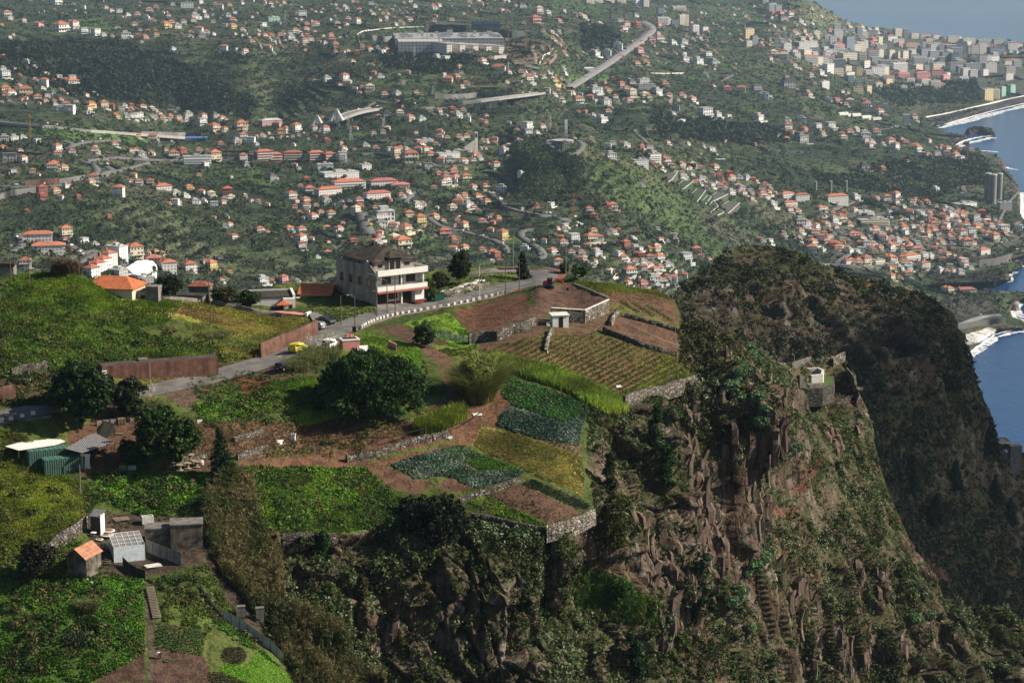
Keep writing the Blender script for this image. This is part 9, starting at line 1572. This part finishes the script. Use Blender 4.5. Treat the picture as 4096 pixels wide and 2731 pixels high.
px,py=z(2,0,[(465,1305)])[0];h=fpt(px,py);t=empty('hilltop_platform',tuple(h));b=MB();b.lathe([(15,-3),(15,2.4)],20);b.build('wall',M_SPRAY,t);b=MB();b.lathe([(15.3,2.41),(15.3,2.9)],20);b.build('top',R_FL,t);pend(t,'low round concrete platform beside the hilltop mast',px,py,'platform')
for x,y0,y1,rd,cl in((2015,268,28,32,0),(2118,262,30,30,0),(2060,297,38,34,0)):
 px,py=z(3,1,[(x,y0)])[0];h=fpt(px,py);s=scale_at(h)/2.296;t=empty('silo',tuple(h));b=MB();b.lathe([(rd*s,-4),(rd*s,(y0-y1)*s)],28);b.build('cylinder',mat('silo_concrete',(.27,.26,.25),.9,.12,.08,streak=.3),t);b=MB();b.lathe([(rd*s*1.03,(y0-y1)*s+.01),(rd*s*1.03,(y0-y1)*s+1.6)],28);b.build('rim',M_WHW,t);b=MB();b.lathe([(rd*s*.97,(y0-y1)*s+1.61),(rd*s*.2,(y0-y1)*s+3)],20);b.build('lid',R_FL,t);tag(t,{2015:'left rear one of three tall cement silos by the sea',2118:'right rear one of three tall cement silos by the sea',2060:'front one of three tall cement silos by the sea'}[x],'silo','cement silos')
h=fpt(*z(3,1,[(2138,270)])[0]);s=scale_at(h)/2.296;t=empty('process_tower',tuple(h));b=MB();b.box(-27*s,29*s,0,30*s,-4,50*s);b.build('lower_cladding',mat('cladding_blue',(.03,.1,.3),.6),t);b=MB();b.box(-27*s,29*s,0,30*s,50*s+.01,105*s);b.build('upper_cladding',mat('cladding_green',(.02,.14,.09),.6),t);tag(t,'square blue and green clad tower beside the cement silos','tower')
for x,y0,y1,lb in((435,185,103,'left and shortest of three round concrete chimneys'),(573,210,97,'middle one of three round concrete chimneys'),(714,198,94,'right one of three round concrete chimneys above the cream block')):
 h=fpt(*z(3,1,[(x,y0)])[0]);s=scale_at(h)/2.296;t=empty('chimney',tuple(h));b=MB();b.lathe([(15*s,-8),(14*s,(y0-y1)*s)],18);b.build('shaft',mat('chimney_concrete',(.24,.235,.225),.9),t);b=MB();b.lathe([(14.4*s,(y0-y1)*s+.01),(14.4*s,(y0-y1)*s+1)],18);b.build('rim',R_FL,t);tag(t,lb,'chimney','round concrete chimneys')
px,py=z(3,1,[(1348,262)])[0];h=fpt(px,py);lattice('scaffold_tower',px,py,172*scale_at(h)/2.296,4.5,mat('green_steel',(.12,.2,.17),.6),'greenish square lattice tower near the cypresses','tower')
def tunnel(c,r_,x,y,w,d,n,m,desc):
 px,py=z(c,r_,[(x,y)])[0];h=fpt(px,py);s=scale_at(h)/2.296
 for k in range(n):
  t=empty('greenhouse',(h.x+k*w*s*1.02,h.y+k*4,h.z+1),R(-52));b=MB();A=[(math.cos(a)*w*s*.5,math.sin(a)*w*s*.34)for a in np.linspace(0,math.pi,9)];L=d*s*2.2;vs=[(p,0,q)for p,q in A]+[(p,L,q)for p,q in A];b.add(vs,[(i,i+9,i+10,i+1)for i in range(8)]+[tuple(range(9))[::-1],tuple(range(9,18))]);b.build('cover',m,t);b=MB();b.box(-w*s*.52,w*s*.52,-.2,L+.2,-3,0);b.build('base',M_WHW,t);pend(t,desc,px+k*w*.4,py,'greenhouse','arched greenhouses above the coast')
M_PGH=mat('greenhouse_film',(.55,.58,.52),.4,.1,.1)
tunnel(3,0,640,1055,50,55,1,M_PGH,'pale arched greenhouse tunnel');tunnel(3,0,720,1065,45,50,2,M_PGH,'pale arched greenhouse tunnel');tunnel(3,0,850,1085,50,55,1,M_PGH,'greenish arched greenhouse tunnel');tunnel(3,0,910,1098,42,50,2,mat('grey_film',(.33,.34,.34),.5),'grey arched greenhouse tunnel')
for c,r_,x,y,w,d,hh,m,nm,desc,cat,rz in((0,0,1795,1282,200,38,22,mat('blue_sheet_roof',(.08,.2,.5),.5,.1,.1),'market_hall','open hall with bright blue arched roof','hall',-.02),(0,0,600,50,190,18,8,M_PGH,'long_shed','long pale greenhouse sheds at the top left','shed',.25),(2,0,1905,1470,120,28,8,M_PGH,'greenhouse','low cream greenhouse row among banana plots','greenhouse',.15),(2,0,760,820,120,30,20,R_GY,'hall','white hall with sloping dark roof','hall',-.2),(2,0,680,640,180,50,14,M_WHW,'warehouse','white roofed warehouse under the motorway','warehouse',.35),(2,0,880,400,190,15,14,M_SPRAY,'school','long low grey school among trees','school',-.06),(3,1,1215,460,150,50,9,M_PGH,'greenhouse','white sheeted greenhouse roofs behind the cream hotel','greenhouse',-.2),(3,1,1050,435,200,30,8,M_PGH,'greenhouse','pale sheet roofs left of the cemetery','greenhouse',-.1),(3,1,1980,460,150,30,14,M_WHW,'hall','white tent-like hall in the dense town','hall',.1),(1,1,860,165,1,1,1,M_WHW,'x','x','x',0)):
 if nm=='x':continue
 px,py=z(c,r_,[(x,y)])[0];h=fpt(px,py);s=scale_at(h)/2.296;t=empty(nm,tuple(h),rz);b=MB();D=d*s*3;b.box(-w*s/2*.96,w*s/2*.96,.5,D-.5,-5,hh*s*.6);b.build('wall',M_WHW if m is not M_WHW else wall_mat('g'),t);b=MB();A=[(-.5,.6),(-.25,.88),(0,1.0),(.25,.88),(.5,.6)]
 vs=[(-w*s/2,(p+.5)*D,q*hh*s)for p,q in A]+[(w*s/2,(p+.5)*D,q*hh*s)for p,q in A];b.add(vs,[(i,i+1,i+6,i+5)for i in range(4)][::1]+[(0,1,2,3,4)[::-1],(5,6,7,8,9),(0,5,9,4)]);b.build('roof',m,t);pend(t,desc,px,py,cat)
h=fpt(*z(2,0,[(1515,1110)])[0]);s=scale_at(h)/2.296;t=empty('water_reservoir',tuple(h));b=MB();b.lathe([(78*s,-8),(78*s,10*s)],8);b.build('wall',M_WHW,t);b=MB();b.lathe([(80*s,10*s+.02),(80*s,12*s),(1,14*s)],8);b.build('roof',mat('pale_tank_roof',(.62,.6,.52),.8),t);tag(t,'large octagonal white water reservoir above a dark ravine','reservoir')
P=[fpt(x,y,3)for x,y in z(0,1,[(1160,920),(1260,855),(1400,855),(1445,900),(1440,985),(1330,1000),(1230,980)])];c=sum(P,Vector())/len(P);t=empty('tarpaulin_slope',tuple(c));b=MB();vs=[p-c for p in P]+[p-c-Vector((0,0,6))for p in P];n=len(P);b.add(vs+[Vector((0,0,2))],[(i,(i+1)%n,2*n)for i in range(n)]+[(i+n,(i+1)%n+n,(i+1)%n,i)for i in range(n)]);b.build('sheeting',mat('white_sheeting',(.72,.73,.76),.7,.06,.1),t);tag(t,'big white sheeted slope below the apartment street','tarpaulin')
cp=None
for k,(x,y,hh)in enumerate([(880,318,75),(902,320,85),(925,325,80),(945,330,60),(968,335,85),(990,335,60),(1010,342,70),(1035,345,85),(1055,355,60),(1075,362,50),(1150,405,60),(1165,410,75),(1185,412,70),(1205,415,80),(1225,418,85),(1245,418,70),(1258,415,60),(1110,380,40),(1130,330,45),(1165,330,50),(1355,455,50),(1385,460,45),(1300,450,40),(1280,448,30)]):
 px,py=z(3,1,[(x,y)])[0];h=fpt(px,py);s=scale_at(h)/2.296
 if cp is None:
  cp=conifer('cypress',(0,0,0),10,1.5,(.014,.026,.014),None,5,10,droop=-.4);o=cp
 else:o=copy_tree(cp)
 o.location=h;f=hh*s/10;o.scale=(f*1.25,f*1.25,f);o.rotation_euler.z=k;pend(o,'dark cypress tree',px,py,'tree','cypresses by the cemetery')
cb=MB();cb.m=0;cb.box(-2.2,2.2,-.9,.9,.3,.95);cb.add([(-1.7,-.8,.95),(1.1,-.8,.95),(.6,-.7,1.5),(-1.4,-.7,1.5),(-1.7,.8,.95),(1.1,.8,.95),(.6,.7,1.5),(-1.4,.7,1.5)],[(0,1,2,3),(7,6,5,4),(2,6,7,3),(1,5,6,2),(0,3,7,4)]);cb.m=1;[cb.bar((x,y,.3),(x,y+.1,.3),.33,.33,8)for x in(-1.4,1.4)for y in(-.95,.85)]
carp={}
CARS=[(2,0,680,705,0),(2,0,735,672,0),(2,0,808,640,0),(2,0,905,560,0),(2,0,1125,410,0),(2,0,1245,298,2),(2,0,600,780,0),(2,0,1020,470,0),(2,0,640,750,1),(1,0,940,1015,0),(1,0,670,1112,0),(1,0,1030,995,0),(1,0,1455,965,0),(1,0,1115,990,0),(0,0,755,1318,0),(0,0,915,1295,0),(0,0,985,1525,0),(0,0,430,1150,0),(0,0,515,1163,0),(0,1,155,150,0),(0,1,410,140,0),(0,1,655,708,0),(0,1,735,765,0),(0,1,765,790,0),(0,1,650,758,3),(0,1,670,845,0),(0,1,1118,793,0),(0,1,1150,755,0),(0,1,1160,745,0),(0,1,1145,870,1),(0,1,1190,980,0),(0,1,150,630,0),(0,1,105,715,2),(0,1,125,700,1),(1,1,1890,568,0),(1,1,2085,616,0),(1,1,2265,685,0),(1,1,2040,605,1),(1,1,2240,280,0),(1,1,2225,268,0),(1,1,2145,215,0),(1,1,1055,515,4),(1,1,1382,325,2),(2,1,305,405,0),(2,1,345,407,0),(2,1,580,440,0),(2,1,600,495,0),(2,1,625,505,0),(2,1,640,512,0),(2,1,590,525,0),(2,1,140,620,1),(2,1,190,655,0),(3,1,560,480,0),(3,1,590,490,1),(3,1,620,540,0),(3,1,660,560,0),(3,1,700,575,2),(3,1,870,900,3),(3,1,880,905,3),(3,1,985,888,0),(3,1,1840,1370,1),(3,1,1820,1380,1),(3,1,1780,1395,1),(3,1,1945,1335,0),(3,1,2285,735,0),(3,0,1000,1210,0),(3,0,1040,1200,0),(3,0,1170,1170,0),(2,0,100,865,0),(2,0,160,862,0)]
CC=[(.7,.7,.7),(.04,.04,.05),(.35,.36,.38),(.4,.03,.03),(.7,.45,.03)];CN=['white','dark','silver','red','yellow']
for c,r_,x,y,k in CARS:
 px,py=z(c,r_,[(x,y)])[0]
 h,n=hit(px,py)
 if h is None or h.y<1200:continue
 if k not in carp:carp[k]=cb.build('car',[mat('far_car_'+CN[k],CC[k],.4),M_RUB]);o=carp[k]
 else:o=carp[k].copy();COL.objects.link(o)
 o.location=fpt(px,py,2.0);s=1.15;o.scale=(s,s,s);o.rotation_euler.z=random.uniform(0,3);pend(o,CN[k]+' car',px,py,'car','far cars on the roads')
def sea_strip(name,pts,w,m,zz2=.35,wob=0,n=80,seed=0):
 P=resample(pts,n);r=np.random.default_rng(seed);w_=w*(1+wob*(fbm(np.arange(n)/6.,np.zeros(n),s=seed,oct=3)-.5)*2);X,Y,Z3=at_D(P[:,0],P[:,1],D_of_z(P[:,0],P[:,1],zz2));V=np.stack([X,Y,Z3],-1);T=unit(np.gradient(V,axis=0));S=np.stack([-T[:,1],T[:,0],0*T[:,0]],-1);off=wob*8*(fbm(np.arange(n)/3.,np.zeros(n),s=seed+9,oct=3)-.5)
 A=V+S*(w_/2+off)[:,None];B=V-S*(w_/2-off)[:,None];i=np.arange(n-1);o=big_mesh(name,np.vstack([A,B]),np.stack([i,i+1,i+1+n,i+n],-1),m);o['kind']='structure';return o
def foam_mat():
 m,nt,b=new_mat('sea_foam');g=NG(nt);f=g.noise(g.pos(),.09,6,.75);tr=g.n('ShaderNodeBsdfTransparent');mx=g.n('ShaderNodeMixShader');g.l(g.ramp(f,[(.4,0.),(.54,1.)]),mx.inputs[0]);g.l(tr.outputs[0],mx.inputs[1]);g.l(b.outputs[0],mx.inputs[2]);b.inputs['Base Color'].default_value=(.85,.87,.9,1);b.inputs['Roughness'].default_value=.9;g.l(mx.outputs[0],nt.nodes['Material Output'].inputs[0]);return m
M_FOAM=foam_mat();M_FOAM2=mat('thick_foam',(.82,.85,.88),.9,.05,.02)
for pts,w,wb,m in(([(3745,503),(3790,494),(3850,477),(3930,455),(4010,433),(4120,408),(4300,368)],9,.8,M_FOAM2),([(3760,512),(3850,488),(3930,467),(4010,446),(4120,420),(4300,380)],30,.8,M_FOAM),([(3825,580),(3850,566),(3885,556),(3930,546),(3965,544)],9,.9,M_FOAM2),([(3822,590),(3860,575),(3905,566),(3970,550)],20,.9,M_FOAM),([(3905,604),(3950,604),(3990,609)],9,1,M_FOAM2),([(4020,668),(4045,675),(4070,680)],8,1,M_FOAM),([(4090,770),(4098,810),(4090,850),(4110,880)],34,.8,M_FOAM),([(4084,775),(4088,815),(4086,845),(4100,878)],8,.9,M_FOAM2),([(4052,1212),(4040,1245),(4050,1268),(4096,1285),(4200,1290)],7,1,M_FOAM2),([(4075,1208),(4062,1240),(4075,1262),(4120,1272)],14,.9,M_FOAM),([(3858,1432),(3880,1412),(3930,1372),(3995,1330),(4060,1318),(4150,1312)],3.5,.9,M_FOAM2),([(3872,1436),(3895,1418),(3940,1382),(4000,1342),(4060,1328),(4150,1322)],9,.9,M_FOAM),([(3935,1126),(3990,1130),(4040,1126),(4046,1110),(4040,1096),(4070,1088)],7,.9,M_FOAM),([(4030,1060),(4060,1066),(4100,1064)],12,.9,M_FOAM)):
 sea_strip('foam_line',pts,w,m,.5 if m is M_FOAM2 else.3,wb,90,len(pts))
def rockpile(name,pts,wid,hgt,n,label,cat,dark=.05,size=6):
 P=resample(pts,n);X,Y,Z3=at_D(P[:,0],P[:,1],D_of_z(P[:,0],P[:,1],.0));r=np.random.default_rng(n);b=MB()
 for x,y in zip(X,Y):
  for _ in range(3):
   s=size*r.uniform(.4,1.3);cx,cy=x+r.uniform(-1,1)*wid,y+r.uniform(-1,1)*wid;hz_=hgt*r.uniform(.4,1.1);k=6;a=r.uniform(0,6);lo=[(cx+s*math.cos(a+q*1.05)*r.uniform(.7,1.1),cy+s*math.sin(a+q*1.05)*r.uniform(.7,1.1),-2)for q in range(k)];hi=[(cx+(px_-cx)*.55,cy+(py_-cy)*.55,hz_)for px_,py_,_z in lo];b.add(lo+hi,[(q,(q+1)%k,k+(q+1)%k,k+q)for q in range(k)]+[tuple(range(k,2*k))])
 o=b.build(name,mat('sea_rock_%g'%dark,(dark,dark*.93,dark*.85),.9,.35,.05));return tag(o,label,cat)
rockpile('sea_rock',[(3880,536),(3900,530),(3925,530),(3950,538),(3962,543)],9,15,26,'black rock islet off the dark beach','rock',.03,11);rockpile('sea_rock',[(3860,580),(3872,578)],4,6,5,'small black rock just off the dark beach','rock',.03,6)
rockpile('breakwater',[(3990,1225),(4015,1190),(4030,1200),(4050,1240)],9,9,34,'pale boulder breakwater below the harbour building','breakwater',.3,7);rockpile('breakwater',[(3925,1165),(3980,1172),(4040,1174),(4110,1178)],5,4,34,'dark boulder mole running out from the harbour point','breakwater',.06,4);rockpile('lava_rocks',[(3880,1080),(3940,1100),(4010,1100),(4040,1060),(4096,1055)],10,4,40,'black lava rocks below the promenade wall','rocks',.035,7)
h=fpt(*z(3,1,[(2080,1090)])[0]);s=scale_at(h)/2.296;t=empty('lighthouse',(h.x,h.y,max(h.z,8)));b=MB();b.lathe([(10*s,-8),(8*s,26*s)],12);b.build('tower',M_WHW,t);b=MB();b.lathe([(5*s,26*s+.01),(5*s,36*s),(1,42*s)],10);b.build('lantern',M_CRR,t);tag(t,'tiny white lighthouse with red lantern on the dark mole','lighthouse')
far_wall(z(3,1,[(1940,890),(2100,870),(2200,840),(2351,790)]),70,mat('basalt_block_wall',(.13,.125,.12),.9,.15,.06),'tall grey block wall of the seaside promenade');far_wall(z(3,1,[(1740,1460),(1850,1440),(2000,1415),(2180,1395)]),50,mat('basalt_block_wall',(.13,.125,.12)),'curved dark quay wall under the cliff road');far_road('cliff_road',z(3,1,[(1750,1420),(1850,1375),(1960,1345),(2130,1330)]),9,M_ASPHF,2);
o=sea_strip('quay',z(3,1,[(1760,1520),(1850,1490),(1950,1450),(2060,1425)]),9,M_WHW,3.0,0,30);o=sea_strip('jetty',[(3985,1308),(4040,1302),(4096,1292),(4200,1275)],22,M_CONF,4.0,0,20);sea_strip('boat_ramp',z(3,1,[(1985,1180),(2060,1160),(2110,1150)]),30,M_WHW,9.0,0,12)
far_road('promenade',[(3700,470),(3800,452),(3900,428),(4000,405),(4096,384),(4200,362)],9,M_WHW,1.5)
for x,y,w,lb in((3700,520,12,'white shore tower at the cliff foot left of the black beach'),):
 h=fpt(3626,497);t=empty('shore_tower',tuple(h));b=MB();b.box(-8,8,0,14,-4,22);b.build('wall',M_WHW,t);b=MB();b.box(-8.5,8.5,-.5,14.5,22.01,23.5);b.build('roof',R_FL,t);tag(t,'small white tower house above the dark rocky cape','tower')
for o,x,y in SHR:pend(o,'pale green dome shrub',x,y,'shrub','pale dome shrubs on the cliffs')
flush_labels()
# ---- dry stone terrace walls following the contours
def terrace_walls(step=8.0):
 Zf=FP[...,2];X,Y=FP[...,0],FP[...,1];st=step*(1+(np.clip(Y,1500,7000)-2000)/4000.);q=(Zf+10*(fbm(X/400,Y/400,s=77,oct=2)))/step;L=np.floor(q)
 cr=(L[:-1]!=L[1:])&(np.abs(q[:-1]-q[1:])<3);lv=np.maximum(L[:-1],L[1:]);t=np.clip((lv-q[:-1])/(q[1:]-q[:-1]+1e-9),0,1)[...,None];P=FP[:-1]+(FP[1:]-FP[:-1])*t
 ok=cr&(sstep(.47,.53,fbm(X[:-1]/170,Y[:-1]/170,s=78,oct=3))>rng.uniform(0,1,cr.shape)*.6+.2)&(Zf[:-1]>14)&(np.arange(cr.shape[0])[:,None]>8)
 ok&=~((Y[:-1]>4200)&(lv%2==0));nr,nc=cr.shape;V=[];n=0;used=np.zeros_like(cr)
 for dr in(0,1,-1,2,-2,3,-3):
  r0,r1=max(0,-dr),min(nr,nr-dr);A=ok[r0:r1,:-1]&~used[r0:r1,:-1]&cr[r0+dr:r1+dr,1:]&(lv[r0:r1,:-1]==lv[r0+dr:r1+dr,1:]);i,j=np.nonzero(A);i=i+r0;used[i,j]=True
  a,b=P[i,j],P[i+dr,j+1];g_=np.linalg.norm(a-b,axis=1)<60;a,b=a[g_],b[g_];hh=(2.3*(a[:,1]/2800)**.8)[:,None]*np.array([0,0,1.]);V.append(np.stack([a-[0,0,1.],b-[0,0,1.],b+hh,a+hh],1).reshape(-1,3))
 V=np.vstack(V);o=big_mesh('terrace_walls',V,np.arange(len(V)).reshape(-1,4),mat('terrace_stone',(.055,.048,.04),.95,.4,.02));o['kind']='stuff'
terrace_walls()
# ---- far vegetation
def farveg(poly,n,rad,c1,c2,nl=5,lf=.75,sc=60,seed=1,xtra=None,flat=.8):
 P,N,q=pick(poly,n,'far',False,xtra)
 ok=P[:,2]>4
 for L,w in RPX:
  Lz=np.array(L);m=(q[:,0]>Lz[:,0].min()-12)&(q[:,0]<Lz[:,0].max()+12)&(q[:,1]>Lz[:,1].min()-9)&(q[:,1]<Lz[:,1].max()+12)&ok
  if m.any():ok[m]=dist_poly(L,q[m][:,0],q[m][:,1]-3,False)>(5 if w<12 else 9)
 P=P[ok];col=cmix(len(P),c1,c2,sstep(.35,.65,h_(P,seed,sc)));return[clumps(P,rad*rng.uniform(.6,1.4,len(P))*(P[:,1]/3500)**.5,nl,lf,col,flat,.22)]
def terr(px,py,P,N):
 h=(P[:,2]+14*(fbm(P[:,0]/150,P[:,1]/150,s=21,oct=2)-.5))/(6.0*(1+(P[:,1]-2200)/3000));f=h-np.floor(h);m=sstep(.35,.5,fbm(P[:,0]/220,P[:,1]/220,s=401,oct=2))
 return(1-m)*.55+m*(f>.42)
ALLF=[(-50,-60),(4150,-60),(4150,1260),(-50,1260)]
LOWF=[(-50,420),(4100,420),(4100,1260),(-50,1260)]
stuff('banana_plants',farveg(LOWF,60000,1.75,(.03,.046,.022),(.062,.082,.038),seed=400,xtra=terr)+farveg([(-50,-60),(3300,-60),(3600,300),(3500,460),(-50,460)],34000,2.0,(.03,.044,.022),(.055,.072,.036),seed=402,xtra=terr))
stuff('knoll_scrub',farveg([(2040,560),(2240,555),(2340,650),(2300,810),(2060,770)],3000,2.2,(.035,.055,.024),(.07,.095,.04),seed=420))
stuff('distant_trees',farveg([(0,170),(480,160),(700,260),(1020,420),(1000,480),(420,400),(0,260)],4000,5.5,(.012,.02,.010),(.03,.04,.02),8,.55,seed=403)+farveg([(2330,105),(2450,115),(2470,185),(2330,200)],260,9,(.012,.024,.012),(.025,.04,.02),9,.5,seed=404)+farveg(ALLF,4200,4.6,(.018,.03,.014),(.038,.052,.024),8,.55,seed=405)+farveg([(2600,470),(3160,500),(3160,560),(2900,580),(2620,540)],1500,5,(.014,.026,.014),(.03,.045,.02),8,.55,seed=406)+farveg([(3480,350),(3900,320),(3930,410),(3600,420)],700,6,(.018,.03,.016),(.04,.055,.028),8,.5,seed=407)+farveg([(1500,200),(1900,240),(1800,300),(1550,270)],600,6,(.014,.024,.014),(.03,.04,.022),8,.5,seed=408)+farveg([(3250,700),(3900,600),(4000,720),(3700,780),(3300,760)],1500,4.5,(.018,.03,.014),(.05,.06,.03),8,.5,seed=409))
# ------------------------------------------------------------------ cloud added out of view high above the sea side to shade the mountain
def shade_cloud(sx,sy,sz,rx,ry,hgt,seed):
 v=sv;t=(hgt-sz)/v.z;cx,cy=sx+v.x*t,sy+v.y*t;n,m_=72,36
 th=np.linspace(0,2*np.pi,n,endpoint=False)[None,:];ph=np.linspace(.02,np.pi-.02,m_)[:,None]
 d=np.stack([np.sin(ph)*np.cos(th),np.sin(ph)*np.sin(th),np.cos(ph)+0*th],-1)
 r=.72+.75*(fbm(d[...,0]*2.2+seed,d[...,1]*2.2,d[...,2]*2.2,oct=4,s=seed)-.3)
 P=d*r[...,None]*np.array([rx,ry,60.]);P[...,2]=np.maximum(P[...,2],-18)
 i=np.arange(m_-1)[:,None]*n+np.arange(n)[None];j=np.arange(m_-1)[:,None]*n+(np.arange(n)[None]+1)%n
 m,nt,b=new_mat('shade_cloud_vapour');g=NG(nt);b.inputs['Base Color'].default_value=(.85,.85,.86,1);b.inputs['Roughness'].default_value=1.0
 tr=g.n('ShaderNodeBsdfTransparent');mx=g.n('ShaderNodeMixShader');mx.inputs[0].default_value=.5;g.l(tr.outputs[0],mx.inputs[1]);g.l(b.outputs[0],mx.inputs[2]);g.l(mx.outputs[0],nt.nodes['Material Output'].inputs[0])
 o=big_mesh('shade_cloud',P.reshape(-1,3),np.stack([i,i+n,j+n,j],-1).reshape(-1,4),m,smooth=True);o.location=(cx,cy,hgt);o['kind']='stuff'
shade_cloud(215,900,330,135,190,1500,3)
# ------------------------------------------------------------------ haze
hz=MB();hz.box(-8500,24500,-60,30500,-11,640)
mh=bpy.data.materials.new('haze_air');mh.use_nodes=True
nt=mh.node_tree;nt.nodes.clear()
out=nt.nodes.new('ShaderNodeOutputMaterial');pv=nt.nodes.new('ShaderNodeVolumePrincipled')
pv.inputs['Color'].default_value=(.54,.76,1.0,1);pv.inputs['Density'].default_value=2.6e-5;pv.inputs['Anisotropy'].default_value=0.0
nt.links.new(pv.outputs[0],out.inputs['Volume'])
ho=hz.build('haze',mh);ho['kind']='stuff'
